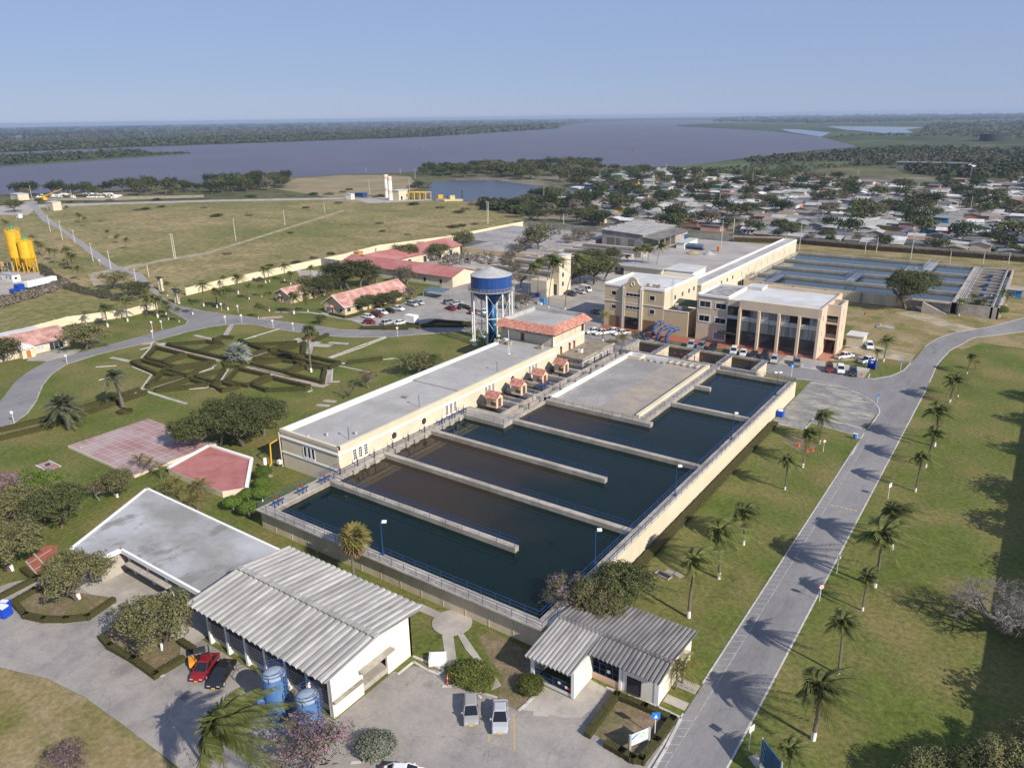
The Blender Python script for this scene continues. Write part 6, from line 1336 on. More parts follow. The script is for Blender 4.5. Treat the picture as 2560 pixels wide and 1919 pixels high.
def palm_proto(name, trunkH, nf, L, seed, m=FROND, wind=.28, lean=.06, dead=5, painted=True, tr=.16, leaflets=13, elev=(-.25,1.25), droop=.55, bark=PBARK, ll=.30, lw=.035, stiff=0., bend=None):
    r = random.Random(seed); parts = []
    ld = Vector((r.uniform(-1,1), r.uniform(-1,1), 0))*lean if bend is None else Vector((*bend, 0))
    pts = [Vector((0,0,0))+ld*trunkH*(t*t)+Vector((0,0,trunkH*t)) for t in [i/7 for i in range(8)]]
    mb = MB(); mb.path(pts, tr, 7, tr*.62); top = pts[-1]
    sub = []
    if painted: sub.append(('painted_base', mesh(MB().cyl(0,0,0,.75,tr*1.12,tr*1.06,8), 'painted_base', WHITE)))
    parts.append(('trunk', mesh(mb, 'trunk', bark), sub))
    V = []; F = []
    for i in range(nf):
        az = i*2.39996+r.uniform(-.25,.25); el = elev[0]+(elev[1]-elev[0])*((i+.5)/nf)**.85
        frond(V, F, top+Vector((0,0,.1)), az, el, L*r.uniform(.85,1.1), droop*r.uniform(.8,1.2), wind*r.uniform(.7,1.3), r, leaflets, ll, lw, stiff)
    mb = MB(); mb.v = V; mb.f = F; mb.mi = [0]*len(F); parts.append(('crown', mesh(mb, 'crown', m), []))
    if dead:
        V = []; F = []
        for i in range(dead): frond(V, F, top, r.uniform(0,6.28), r.uniform(-1.2,-.7), L*.62, .35, wind*.3, r, 8, .22, .045)
        mb = MB(); mb.v = V; mb.f = F; mb.mi = [0]*len(F); parts.append(('dead_fronds', mesh(mb, 'dead_fronds', DEADF), []))
    return dict(n=name, parts=parts, H=trunkH)
COCO = [palm_proto('coconut_palm', h, 25, 2.75, s, wind=w_, dead=d_, leaflets=17, lw=.058) for h, s, w_, d_ in ((5.0,1,.48,5),(5.6,2,.55,9),(6.2,3,.42,4),(4.4,4,.5,6))]
COCOS = [palm_proto('coconut_palm', h, 18, 2.4, s, wind=.3, dead=4, leaflets=10, lw=.085) for h, s in ((4.6,11),(5.4,12),(3.6,13))]
COCOU = [dict(n='coconut_palm', parts=[(q[0], q[1], []) for q in P_['parts']], H=P_['H']) for P_ in COCOS]
TALLC = [palm_proto('tall_coconut_palm', h, 26, 4.2, s, wind=.6, dead=7, leaflets=14, lw=.085, bend=b, painted=True) for h, s, b in ((15,21,(.12,.06)),(16.5,22,(.2,.12)),(13,23,(.03,.02)))]
def fan_proto(name, trunkH, nf, R, seed, m, painted=False, tr=.2, dead=10, seg=9, bark=PBARK, thin=False):
    """fan palm: pleated round leaves on stalks"""
    r = random.Random(seed); top = Vector((.1,.05,trunkH)); V = []; F = []; Vd = []; Fd = []
    for i in range(nf+dead):
        isd = i >= nf; az = i*2.39996; el = (-.35+1.6*((i+.5)/nf)) if not isd else r.uniform(-1.35,-.9)
        d = Vector((cos(az)*cos(el), sin(az)*cos(el), sin(el))); st = top+d*R*.5+WIND*.1*R; VV, FF = (Vd, Fd) if isd else (V, F)
        s = d.cross(Vector((0,0,1)));  s = s.normalized() if s.length > .05 else Vector((1,0,0)); u = s.cross(d)
        k = len(VV); VV += [top-s*.03, top+s*.03, st+s*.03, st-s*.03]; FF.append((k,k+1,k+2,k+3))
        LR = R*.62
        for j in range(seg):
            a0 = -1.9+3.8*j/seg; a1 = -1.9+3.8*(j+.8)/seg; am = (a0+a1)/2
            tip = st+(d*cos(am)+s*sin(am)).normalized()*LR*(.75+.35*cos(am*.6))+Vector((0,0,-.22*LR))+u*(.12*LR if j % 2 else -.05*LR)+WIND*.15*LR
            w0 = st+(d*cos(a0)+s*sin(a0))*LR*.5+u*.05*LR; w1 = st+(d*cos(a1)+s*sin(a1))*LR*.5-u*.05*LR
            k = len(VV); VV += [st, w0, tip, w1]; FF.append((k,k+1,k+2,k+3))
    mt = MB(); mt.path([Vector((0,0,0)), Vector((.02,0,trunkH*.5)), top], tr, 8, tr*.75)
    P = [('trunk', mesh(mt, 'trunk', bark), [('painted_base', mesh(MB().cyl(0,0,0,1.1,tr*1.2,tr*1.1,8), 'painted_base', WHITE))] if painted else [])]
    mb = MB(); mb.v = V; mb.f = F; mb.mi = [0]*len(F); P.append(('crown', mesh(mb, 'crown', m), []))
    if dead: mb = MB(); mb.v = Vd; mb.f = Fd; mb.mi = [0]*len(Fd); P.append(('dead_fronds', mesh(mb, 'dead_fronds', DEADF), []))
    return dict(n=name, parts=P, H=trunkH)
FANP = fan_proto('fan_palm', 4.4, 30, 2.1, 3, FRONDY, dead=14)
TALLF = fan_proto('tall_fan_palm', 10.5, 26, 1.9, 4, FROND, True, .24, 14)
BISM = fan_proto('silver_fan_palm', 1.6, 24, 3.0, 5, SILVER, False, .3, 4, 11)
DATE = palm_proto('date_palm', 4.6, 70, 4.1, 31, FROND2, .08, .05, 0, False, .36, 16, (-.6,1.4), .42, ll=.2, lw=.06, stiff=.25)
DATE2 = palm_proto('date_palm', 7.4, 52, 3.6, 32, FROND2, .3, .03, 10, False, .42, 15, (-.5,1.4), .5, ll=.2, lw=.06, stiff=.2, bend=(-.1,-.06))
ROYAL = palm_proto('royal_palm', 7.6, 15, 2.7, 33, FROND, .12, .01, 1, True, .2, 14, (-.3,1.1), .5)
ARECA = palm_proto('areca_palm', 1.5, 14, 1.7, 34, FRONDY, .12, .03, 1, False, .09, 11, (-.1,1.3), .5)
def palm_at(proto, fr, x, y, ty=None, label='', group=None, s=None, z=0, cat='palm', rz=None):
    g = at(fr, x, y, z); k = s
    if k is None:
        k = 1.0
        if ty is not None: k = max(.75, min(1.5, 1.08*height(fr, x, y, ty)/proto['H']))
    k *= rnd.uniform(.9,1.1) if s is None else 1
    o = place(proto, (g.x, g.y, z), rnd.uniform(-.5,.5) if rz is None else rz, k, label, cat, group)
    if s is None: o.rotation_euler.x = rnd.uniform(-.07,.07); o.rotation_euler.y = rnd.uniform(-.05,.09)
    return o
g1 = 'coconut palms lining the straight road'
rr = [('A0',1830,345,262),('A0',1772,490,385),('A0',1718,528,405),('A0',1622,806,605),('A0',1566,940,745),('A0',1500,1095,885),('A0',1350,1465,1235),('A9',1243,505,235),('A9',1165,655,450),('A9',1010,1062,785),('A9',850,1480,1185),('A9',690,1745,1560)]
for i, (fr, x, y, ty) in enumerate(rr[::-1]):
    palm_at(COCO[(i*3) % 4], fr, x, y, ty, '%s coconut palm from the camera on the right of the road' % ord_(i+1).capitalize(), g1)
lr = [('A9',55,700,425),('A9',248,450,205),('A9',405,235,25),('A0',668,1082,885),('A0',783,940,735),('A0',890,790,640)]
for i, (fr, x, y, ty) in enumerate(lr):
    palm_at(COCO[(i*3+1) % 4], fr, x, y, ty, '%s coconut palm from the camera on the lawn beside the basin' % ord_(i+1).capitalize(), g1)
palm_at(COCOS[0], 'A0', 1297, 266, 140, 'slim coconut palm on the grass right of the office car park', g1); palm_at(COCOS[2], 'A0', 1250, 275, 205, 'short coconut palm beside the blue bin shelter', g1)
BIGC = palm_proto('coconut_palm', 9.4, 30, 4.6, 77, wind=.62, dead=3, leaflets=36, lw=.034, tr=.2, droop=.5, elev=(-.2,1.3))
place(BIGC, (-52.2,28.2,0), .1, 1.0, 'big windblown coconut palm at the bottom edge near the blue tanks', 'palm', None)
zf = 5.0
while at('I', 875, 1345, zf).y > 60.6: zf += .05
fpp = at('I', 875, 1345, zf); FANP = fan_proto('fan_palm', zf, 36, 2.3, 3, FRONDY, dead=16)
place(FANP, (fpp.x,fpp.y,0), 0, 1.0, 'green fan palm between the warehouse and the basin front wall', 'palm')
palm_at(TALLF, 'G2', 985, 885, None, 'tall slender fan palm with white painted base in the hedge garden', None, 1.02)
palm_at(BISM, 'GL', 1920, 735, None, 'silver blue fan palm at the heart of the hedge garden', None, 1.2)
palm_at(DATE, 'A4', 440, 690, None, 'broad rounded date palm on the lawn beside the loop road', None, 1.05, rz=0); palm_at(DATE2, 'GL', 380, 1395, None, 'leaning date palm with shaggy crown beside the hedge garden', None, 1.0, rz=0)
palm_at(ROYAL, 'O', 40, 960, None, 'royal palm in front of the colonial block', None, 1.0, rz=0)
for i, (x, y) in enumerate(((100,1090),(200,1100),(300,1020),(330,1010),(470,960))):
    p = at('O', x, y); place(ARECA, (p.x,p.y,0), i, 1.5, '%s small palm from the left behind the tiled tower' % ord_(i+1).capitalize(), 'palm', 'small palms by the colonial drive')
for i, (x, y) in enumerate(((20,1090),(90,1330),(250,1290),(300,1400),(540,1330),(590,1300),(520,1520),(-120,1020),(-260,960))):
    p = at('U', x, y); place(ARECA, (p.x,p.y,0), i*1.3, 1.35, '%s small palm from the left beside the red pentagon roof' % ord_(i+1).capitalize(), 'palm', 'small palms beside the pentagon')
for i, (fr, x, y) in enumerate((('S',1870,1560),('S',1950,1480))):
    p = at(fr, x, y); place(ARECA, (p.x,p.y,0), i, 1.6, ['front areca palm beside the pavilion right wall', 'rear areca palm beside the pavilion right wall'][i], 'palm', 'areca palms by the pavilion')
ex = [('L1',585,445,315),('L1',765,565,400),('L1',700,500,370),('L1',890,610,520),('L1',945,605,330),('L1',1010,640,440),('L1',1100,775,610),('L1',470,380,190),('L1',545,420,230),('L1',1485,208,110),('L1',1632,268,165),('L1',1600,262,190),('L1',1757,348,215)]
for i, (fr, x, y, ty) in enumerate(ex):
    palm_at(COCOU[i % 3], fr, x, y, ty, '%s coconut palm in the grass beside the entrance road, from the left' % ord_(i+1).capitalize(), 'palms beside the entrance road')
ex2 = [('L0',850,690,625),('L0',935,765,650),('L0',1110,865,770),('L0',1185,920,815),('L0',1080,850,760),('L0',90,960,860),('L0',40,900,850)]
for i, (fr, x, y, ty) in enumerate(ex2): palm_at(COCOU[i % 3], fr, x, y, ty, '%s small palm up the far end of the entrance road' % ord_(i+1).capitalize(), 'palms far up the entrance road')
wl = [('L1',1190,1400,1250),('L1',1490,1422,1205),('L1',1765,1348,1100),('L1',2030,1240,1050),('L1',2182,1292,1060),('GL',705,80,-80),('GL',853,130,-60),('GL',970,92,-40),('GL',1003,162,0),('GL',1150,196,60),('GL',1340,92,-60)]
for i, (fr, x, y, ty) in enumerate(wl): palm_at(COCOS[(i+1) % 3], fr, x, y, ty, '%s palm from the left along the wall by the gate' % ord_(i+1).capitalize(), 'palms along the gate wall')
wr = [('A1',1145,1300,1230),('A1',1300,1315,1200),('A1',1385,1325,1215),('A1',1455,1340,1235),('A1',1425,1205,1140),('A1',1520,1237,1130),('A1',1590,1272,1190),('A1',1670,1258,1190),('A1',1695,1168,1070),('A1',1720,1160,1075),('A1',1815,1157,1070),('A1',1855,1177,1110),('A1',1985,1140,1080),('A1',1070,1250,1180),('A1',925,1270,1230),('A1',950,1260,1220)]
for i, (fr, x, y, ty) in enumerate(wr): palm_at(COCOS[i % 3], fr, x, y, ty, '%s palm from the left on the lawn right of the gate' % ord_(i+1).capitalize(), 'palms on the gate lawn')
for i, (x, y, ty) in enumerate(((130,988,770),(470,1024,800),(665,995,830),(-20,1090,960))): palm_at(COCOS[(i+1) % 3], 'M', x, y, ty, '%s palm with white base from the left before the bungalows' % ord_(i+1).capitalize(), 'palms before the bungalows')
for i, (x, y, pr, s, rz) in enumerate(((935,1125,0,.85,0),(1075,1020,2,.95,.4),(1190,1012,0,.9,.3),(1225,1158,0,1.0,0),(1452,1182,1,1.0,0))): palm_at(TALLC[pr], 'D', x, y, None, '%s tall windblown coconut palm from the left behind the tiled tower' % ord_(i+1).capitalize(), 'tall windblown palms', s, rz=rz)
for i, (x, y, pr, s, rz) in enumerate(((850,1125,2,.8,.2),(760,1130,2,.75,.2),(1045,1145,0,.75,0),(930,1120,2,.7,.8),(640,1090,2,.45,.3))): palm_at(TALLC[pr], 'P', x, y, None, '%s tall coconut palm from the left behind the colonial roof' % ord_(i+1).capitalize(), 'tall palms behind the colonial roof', s, rz=rz)
for i, (x, y) in enumerate(((1310,1270),(1490,1230),(1540,1250),(1620,1260),(1880,1160),(1960,1130))):
    p = at('K', x, y); place(COCOS[i % 3], (p.x,p.y,0), i, .95, '%s palm from the left along the far basin front wall' % ord_(i+1).capitalize(), 'palm', 'palms by the far basin')
p = at('A0', 1880, 320); place(ARECA, (p.x,p.y,0), 0, 1.2, 'small yellowing palm clump by the bend of the road', 'palm')
# ---------------------------------------------------------------- trees
def tree_at(P, fr, x, y, H, label, group=None, cat='tree', rz=None, xs=1.0, name=None):
    g = at(fr, x, y); return place(P, (g.x, g.y, 0), rnd.uniform(0,6.28) if rz is None else rz, (H*xs, H*xs, H), label, cat, group, name)
tree_at(NEARO[0], 'A7', 1045, 905, 6.9, 'olive leaved tree in the hedged bed beside the forklift', None, xs=1.05)
tree_at(NEARO[1], 'A7', 505, 582, 6.6, 'olive leaved tree in the rounded hedge bed by the workshop', None, xs=1.0)
tree_at(NEARO[0], 'A7', 75, 400, 7.0, 'olive leaved tree with white painted trunk at the left edge', None, xs=1.15)
tree_at(NEARG[1], 'A4', 380, 1330, 6.5, 'dense green tree beside the left corner of the workshop roof', None, xs=1.1)
tree_at(NEARO[1], 'A4', 160, 1290, 6.2, 'grey green tree left of the workshop roof', None, xs=1.1); tree_at(PINKT[0], 'A4', 60, 1210, 6.5, 'pink blossoming tree at the left edge above the red court', None)
tree_at(NEARB[0], 'A4', 250, 1180, 6.0, 'bright green tree below the red sump slab', None, xs=1.15)
for i, (x, y, H, P) in enumerate(((1230,830,6.2,0),(1400,800,8.0,1),(1560,800,8.5,0),(1680,740,7.5,1),(1500,730,8.0,0))):
    tree_at(NEARG[P], 'A4', x, y, H, '%s dark mango tree of the clump between terrace and filter house' % ['Front left', 'Left', 'Central', 'Right', 'Rear'][i], 'mango clump by the filter house', xs=1.1)
tree_at(MIDT[0], 'A4', 1790, 640, 4.5, 'thin straggly tree against the filter house end')
tree_at(NEARO[1], 'A4', 750, 1130, 4.8, 'slender tree behind the workshop roof corner'); tree_at(MIDT[1], 'A4', 640, 1150, 3.6, 'low dry shrub tree behind the workshop roof')
for i, (x, y, s) in enumerate(((1020,1530,2.6),(1240,1610,2.7),(1225,1400,2.3),(1420,1400,2.6),(1430,1240,2.4),(1440,1110,2.7))):
    p = at('U', x, y); place(TOPI, (p.x,p.y,0), i, (s,s,s*1.0), '%s clipped bright green topiary tree, counted from the nearest' % ord_(i+1).capitalize(), 'tree', 'clipped topiary trees')
GREYP = tree_proto('pale_trumpet_tree', LEAFD2, 1, .6, 4200, .032, 53, 8, .75, GREYB, pink=420)
tree_at(GREYP, 'S', 560, 720, 6.0, 'grey green tree with a few pink blossoms at the basin corner', None, xs=1.0); tree_at(NEARO[0], 'S', 930, 800, 6.0, 'olive leaved tree overhanging the pavilion roof', None, xs=.95); tree_at(NEARG[0], 'S', 1200, 610, 6.2, 'dense green tree between pavilion and basin wall', None, xs=1.05)
pk = at('I', 765, 1862, 4.0); place(PINKT[1], (pk.x,pk.y,0), 1, (6.6,6.6,6.2), 'pink blossoming tree at the bottom edge beside the tanks', 'tree')
place(PINKT[0], (-68.5,21.5,0), 2, (3.6,3.6,3.2), 'low pink blossoming shrub tree at the bottom left edge', 'tree')
p = at('A8', 230, 1560); place(SHRUBG, (p.x,p.y,0), 0, (3.6,3.6,3.2), 'rounded grey green shrub at the court edge', 'shrub')
for i, (x, y, s, h) in enumerate(((820,1090,4.2,2.8),(900,1130,3.2,2.4),(1215,1160,2.9,2.4))):
    p = at('A8', x, y); place(SHRUB, (p.x,p.y,0), i, (s,s,h), ['large clipped shrub beside the orange marker posts', 'clipped shrub lobe behind the silver hatchback', 'round clipped shrub beside the pavilion gate'][i], 'shrub', 'clipped shrubs on the court edge')
for i, (x, y, s) in enumerate(((6.0,70.5,4.6),(3.2,67.5,4.2),(0.4,65.6,4.0),(9.5,74,5))): place(NEARO[i % 2] if i != 1 else NEARG[0], (x,y,0), i, (s*1.1,s*1.1,s), '%s leafy tree from the left along the bottom right edge' % ord_([3,2,1,4][i]).capitalize(), 'tree', 'trees at the bottom right edge')
place(BARE, (4.4,96.5,0), .5, (13.5,13.5,9), 'large bare branched tree on the right lawn', 'tree')
for i, (y, x, s) in enumerate(((192,9,6.5),(176,11,7),(158,12.5,7.5),(137,13.5,9.5),(124,13.5,9),(112,14.5,7.5),(82,16,9))): place(MIDG[i % 2], (x,y,0), i, (s*1.05,s*1.05,s), '%s leafy tree from the camera along the right edge of the lawn' % ord_(7-i).capitalize(), 'tree', 'trees shading the right lawn')
tree_at(MIDO[0], 'A1', 545, 1600, 7.5, 'umbrella shaped grey green tree beside the gate cottage', None, xs=1.3); tree_at(MIDG[0], 'A1', 30, 1680, 7.0, 'dark round tree at the left edge before the gate cottage', None, xs=1.2)
tree_at(MIDO[0], 'A1', 738, 1205, 6.5, 'round spreading tree at the bend of the entrance road', None, xs=1.35); tree_at(MIDG[1], 'A1', 850, 1250, 5.2, 'low dense clipped tree by the gate', None, xs=1.3); tree_at(MIDG[1], 'A1', 910, 1245, 4.8, 'second low dense tree by the gate', None, xs=1.2)
for i, (x, y, H, P) in enumerate(((760,810,7,MIDG[0]),(900,790,7.5,MIDG[1]),(1010,720,8,MIDG[0]),(1120,690,10,MIDD[0]),(1250,690,11,MIDG[1]),(1380,660,10.5,MIDD[1]),(1520,640,8,MIDG[0]),(660,730,6.5,MIDO[0]),(720,760,6,MIDG[0]),(1000,560,7,MIDO[0]),(640,830,5.5,MIDO[0]),(1620,600,7,MIDT[0]),(1950,600,6,MIDT[1]),(2050,640,6,MIDT[0]))):
    tree_at(P, 'M', x, y, H, '%s tree of the dense grove between the bungalows and stores' % ord_(i+1).capitalize(), 'grove behind the bungalows')
for i, (x, y, H) in enumerate(((1330,985,4.2),(1420,1000,5),(1500,960,5.2),(1690,945,5.2),(1760,930,5),(1880,885,4.8),(845,1165,3.2))): tree_at(MIDG[i % 2], 'M', x, y, H, '%s small tree from the left in front of the bungalow car park' % ord_(i+1).capitalize(), 'small trees by the car park')
tree_at(MIDT[1], 'M', 2100, 830, 5.5, 'sparse tree at the right end of the long bungalow')
for i, (x, y, H) in enumerate(((1430,1245,9),(640,1420,8.5),(1090,1400,8),(820,1330,7))): tree_at(MIDG[i % 2] if i < 3 else MIDT[0], 'Q', x, y, H, ['round dark tree at the end of the red roofed store', 'round tree behind the red roof angle', 'round tree in the red roofed store yard', 'bare greyish tree over the red roof'][i], 'trees around the red stores', xs=1.15)
tree_at(MIDT[0], 'Q', 1170, 1640, 7, 'sparse tree before the red roofed store gable'); tree_at(MIDT[1], 'Q', 620, 1700, 7, 'sparse leafless tree before the red roofed store')
for i, (x, y, H, P) in enumerate(((1560,850,8.5,MIDG[0]),(1700,840,9.5,MIDG[1]),(1850,840,10.5,MIDG[0]),(1980,800,10,MIDG[1]),(1830,640,9,MIDG[0]),(1420,900,4,MIDO[0]),(2100,520,6,MIDG[1]))): tree_at(P, 'D', x, y, H, '%s broad mango tree from the left behind the parked white van' % ord_(i+1).capitalize(), 'mango trees behind the van', xs=1.1)
for i, (x, y, H) in enumerate(((930,440,10),(1090,420,14),(800,470,7),(1640,300,9),(1780,290,7),(1500,330,7),(650,640,6),(760,740,6.5),(830,880,6),(600,600,5),(850,1190,6),(760,1150,5),(950,1120,4.5),(640,1180,5),(560,740,5),(700,560,6))): tree_at((MIDT[i % 2] if i != 1 else MIDO[0]), 'D', x, y, H, '%s dry scraggly tree among the old filter beds' % ord_(i+1).capitalize(), 'dry trees among the filter beds', xs=.9 if i == 1 else 1)
tree_at(MIDO[0], 'A5', 1000, 610, 5.6, 'dense bush tree on the lawn beside the filter house', None, xs=1.25); tree_at(MIDG[1], 'A5', 1080, 590, 5.0, 'second bush tree on the lawn beside the filter house', None, xs=1.2)
tree_at(BARE2, 'A5', 572, 748, 5.6, 'pruned bare tree on the lawn beside the filter house'); tree_at(MIDT[0], 'A5', 690, 690, 4.6, 'yellowish sparse tree behind the pruned bare tree')
tree_at(NEARG[0], 'K', 600, 1180, 12.5, 'great round dark tree before the far basin', None, xs=1.0)
tree_at(BARE2, 'C', 55, 1260, 9, 'bare tree at the corner of the long gallery'); p = at('K', 1870, 1290); place(TOPI, (p.x,p.y,0), 0, 3.6, 'round clipped shrub near the bend beyond the far basin', 'shrub')
# ---------------------------------------------------------------- hedges
def hedge(fr, pts, label, wd=1.0, h=1.1, closed=True, m=LEAFH, dens=16, size=.2, group='clipped garden hedges', z=0, P=None):
    P = P or ats(fr, pts, .6); P = [Vector((p[0],p[1],0)) for p in P]
    if closed: P = P+[P[0]]
    c = P[0]; t = thing('hedge', label, 'hedge', (c.x,c.y,0), 0, group); core = MB(); V = []; F = []; r = random.Random(len(pts)*77+int(abs(c.x)*10))
    for a, b in zip(P[:-1], P[1:]):
        d = b-a; L = d.length
        if L < .2: continue
        u = d.normalized(); s = Vector((-u.y,u.x,0)); ang = atan2(d.y,d.x)
        core.obox(((a.x+b.x)/2,(a.y+b.y)/2), L+wd*.8, wd*.86, .02, h*.93, ang)
        n = int(L*(wd+2*h)*dens)
        for _ in range(n):
            x = r.uniform(-wd*.4, L+wd*.4); q = r.uniform(0, wd+2*h)
            if q < h: p = a+u*x-s*(wd*.46)+Vector((0,0,q)); nn = -s
            elif q < h+wd: p = a+u*x+s*(q-h-wd/2)+Vector((0,0,h*.95)); nn = Vector((0,0,1))
            else: p = a+u*x+s*(wd*.46)+Vector((0,0,q-h-wd)); nn = s
            p = p+nn*r.uniform(-.05,.09)*(1+.5*noise.noise(p*.9)); leaf(V, F, p, (nn+rdir(r)*.55).normalized(), rdir(r), size*r.uniform(.7,1.4), size*r.uniform(.5,.9))
    core.build('core', mat('hedge_core', (.06,.055,.02), None, 1, .95), t)
    mb = MB(); mb.v = [tuple(v) for v in V]; mb.f = F; mb.mi = [0]*len(F); mb.build('foliage', m, t)
    return t
HG = [('GL',[(990,500),(1530,460),(1720,490),(1390,600)]),('GL',[(1420,600),(1750,510),(1630,435),(1750,395),(1880,400)],False),('GL',[(1420,605),(1830,700)],False),('G2',[(0,440),(130,500),(350,580),(30,680)],False),
      ('GL',[(690,690),(825,540),(1200,630),(890,740)]),('GL',[(930,750),(1270,650),(1630,740),(1080,810)]),('GL',[(500,750),(630,720),(1000,820),(850,910)]),('GL',[(1010,850),(1590,780),(1250,930)]),
      ('GL',[(710,1080),(920,890),(1170,940)]),('GL',[(840,1130),(1300,980),(1550,1050),(1220,1095)]),('GL',[(1380,950),(1770,850),(1640,1025)]),('GL',[(1800,1010),(1960,830),(2380,925),(2090,1065)]),('GL',[(1610,1065),(1745,1020),(1960,1085),(1750,1135)]),
      ('G2',[(170,1060),(455,960),(950,1080),(890,1105),(370,1130)]),('G2',[(165,770),(580,715),(880,760),(590,875)]),('G2',[(635,890),(960,795),(1185,820),(1145,1020)]),('G2',[(760,690),(900,655),(1375,755),(1240,815)]),('G2',[(545,585),(885,480),(865,645),(790,650)]),
      ('G2',[(200,700),(430,620),(760,660),(560,705)]),('G2',[(150,500),(640,480),(765,475),(420,580)]),('G2',[(885,420),(1065,350)],False),('G2',[(1015,440),(1205,365)],False),('G2',[(1500,745),(1950,690)],False),
      ('A4',[(10,695),(280,630),(480,565),(700,505),(880,440)],False),('A4',[(0,750),(270,685),(500,605),(740,525),(925,460)],False)]
for i, q in enumerate(HG):
    lab = '%s clipped hedge of the geometric garden, counted from the upper left' % ord_(i+1).capitalize()
    if i >= 23: lab = ['upper long hedge running below the date palms', 'lower long hedge running below the date palms'][i-23]
    hedge(q[0], q[1], lab, .95, 1.05, q[2] if len(q) > 2 else True, dens=18, size=.22)
hedge('GL', [(1770,740),(1880,700),(2030,730),(2060,770),(1950,800),(1800,790)], 'ring of low planting around the silver palm', 1.1, .8, True, LEAF3, 9, .28)
hedge('GL', [(300,1420),(370,1440),(470,1420),(480,1390),(380,1375)], 'low hedge ring at the foot of the leaning date palm', .7, .6, True, dens=9, size=.25)
hn = [('A7',[(95,605),(160,675),(280,700),(420,700),(560,685),(715,580)],False,'curved hedge around the rounded bed by the workshop'),('A7',[(85,590),(215,515),(285,508)],False,'short hedge on the upper edge of the rounded bed'),
      ('A7',[(650,815),(700,870),(850,955),(990,1055),(1160,955)],False,'angled hedge around the bed beside the forklift'),('A7',[(1160,845),(1230,890)],False,'short hedge stub between tree and forklift'),('A7',[(0,555),(225,440),(150,385)],False,'hedge along the red court at the left edge'),
      ('SG',[(60,780),(430,280),(800,430),(1170,600),(960,880),(760,1130),(640,1110),(500,1030),(320,930)],False,'hedge enclosing the notice board bed by the road')]
for fr, pts, cl, lab in hn: hedge(fr, pts, lab, .85, .8, cl, dens=34, size=.13, group='hedges around the court')
for fr, pts, lab in (('M',[(1400,1205),(1700,1215),(2030,1215)],'front hedge of the bungalow car park'),('A2',[(500,1448),(610,1405),(830,1418)],'upper hedge of the car park bed by the water tower'),('A2',[(140,1447),(430,1437),(830,1437)],'long low hedge between car park and loop road'),('M',[(975,1012),(1170,1058),(1290,1035),(1450,1000)],'hedge at the bungalow wall'),('A2',[(700,1270),(830,1330),(960,1390)],'hedge behind the parked cars by the tower')):
    hedge(fr, pts, lab, .9, .9, False, dens=9, size=.25, group='hedges around the car park')
hedge(None, [0,0], 'low planted strip at the foot of the right basin wall', 1.5, .65, False, dens=15, size=.2, group=None, P=[(-38.6,79),(-38.6,147.5)])
hedge(None, [0,0,0], 'dark bougainvillea hedge along the buttressed town wall', 2.6, 2.1, False, MAGF, dens=3.5, size=.5, group=None, P=[(-126,373.5),(-100,382.3),(-66,380),(-38,381),(0,380.3),(60,383)])
sheet('hedged_bed', ats('A7', [(100,600),(220,520),(290,510),(715,575),(560,680),(280,695),(160,668)]), .125, SOIL); sheet('hedged_bed', ats('A7', [(655,800),(760,730),(1160,840),(1150,945),(990,1045),(850,950)]), .125, SOIL); sheet('hedged_bed', ats('SG', [(60,780),(430,290),(1165,610),(750,1130),(320,930)]), .125, SOIL)
for fr, pts in (('A7', [(70,620),(150,705),(280,725),(560,705),(745,595)]), ('A7', [(635,830),(700,890),(850,985),(985,1085),(1050,1070)]), ('A7', [(0,580),(240,455),(255,490)])): kerb(ats(fr, pts), .22, .2)
# ================================================================== TOWN, FAR BANKS
def inpoly(x, y, P):
    c = False; n = len(P); j = n-1
    for i in range(n):
        if (P[i][1] > y) != (P[j][1] > y) and x < (P[j][0]-P[i][0])*(y-P[i][1])/(P[j][1]-P[i][1])+P[i][0]: c = not c
        j = i
    return c
def WP(fr, pts): return [(v.x, v.y) for v in ats(fr, pts)]
rt = random.Random(5)
TOWN = WP('I', [(1545,615),(1475,560),(1410,505),(1480,455),(1530,428),(1700,428),(1760,440),(1850,446),(2060,452),(2300,470),(2560,452),(2760,460),(2760,668),(2560,652),(2200,606),(1900,592),(1640,590),(1570,612)])
WALLCOL = [('white',(.52,.51,.485)),('cream',(.58,.50,.38)),('grey block',(.33,.32,.30)),('bare brick',(.44,.21,.14)),('turquoise',(.05,.35,.34)),('blue',(.06,.22,.42)),('orange',(.58,.13,.05)),('green',(.10,.30,.14)),('ochre',(.50,.34,.08)),('pink',(.55,.30,.28)),('pale blue',(.40,.48,.58))]
WPR = [.22,.14,.2,.12,.05,.07,.04,.05,.04,.04,.03]
ROOFCOL = [('grey',(.27,.262,.25)),('pale',(.44,.43,.405)),('dark grey',(.15,.15,.15)),('white',(.62,.62,.61)),('rusty',(.27,.20,.155))]
RPR = [.34,.27,.19,.14,.06]
def pick(r, L, P):
    x = r.random(); a = 0
    for l, p in zip(L, P):
        a += p
        if x <= a: return l
    return L[0]
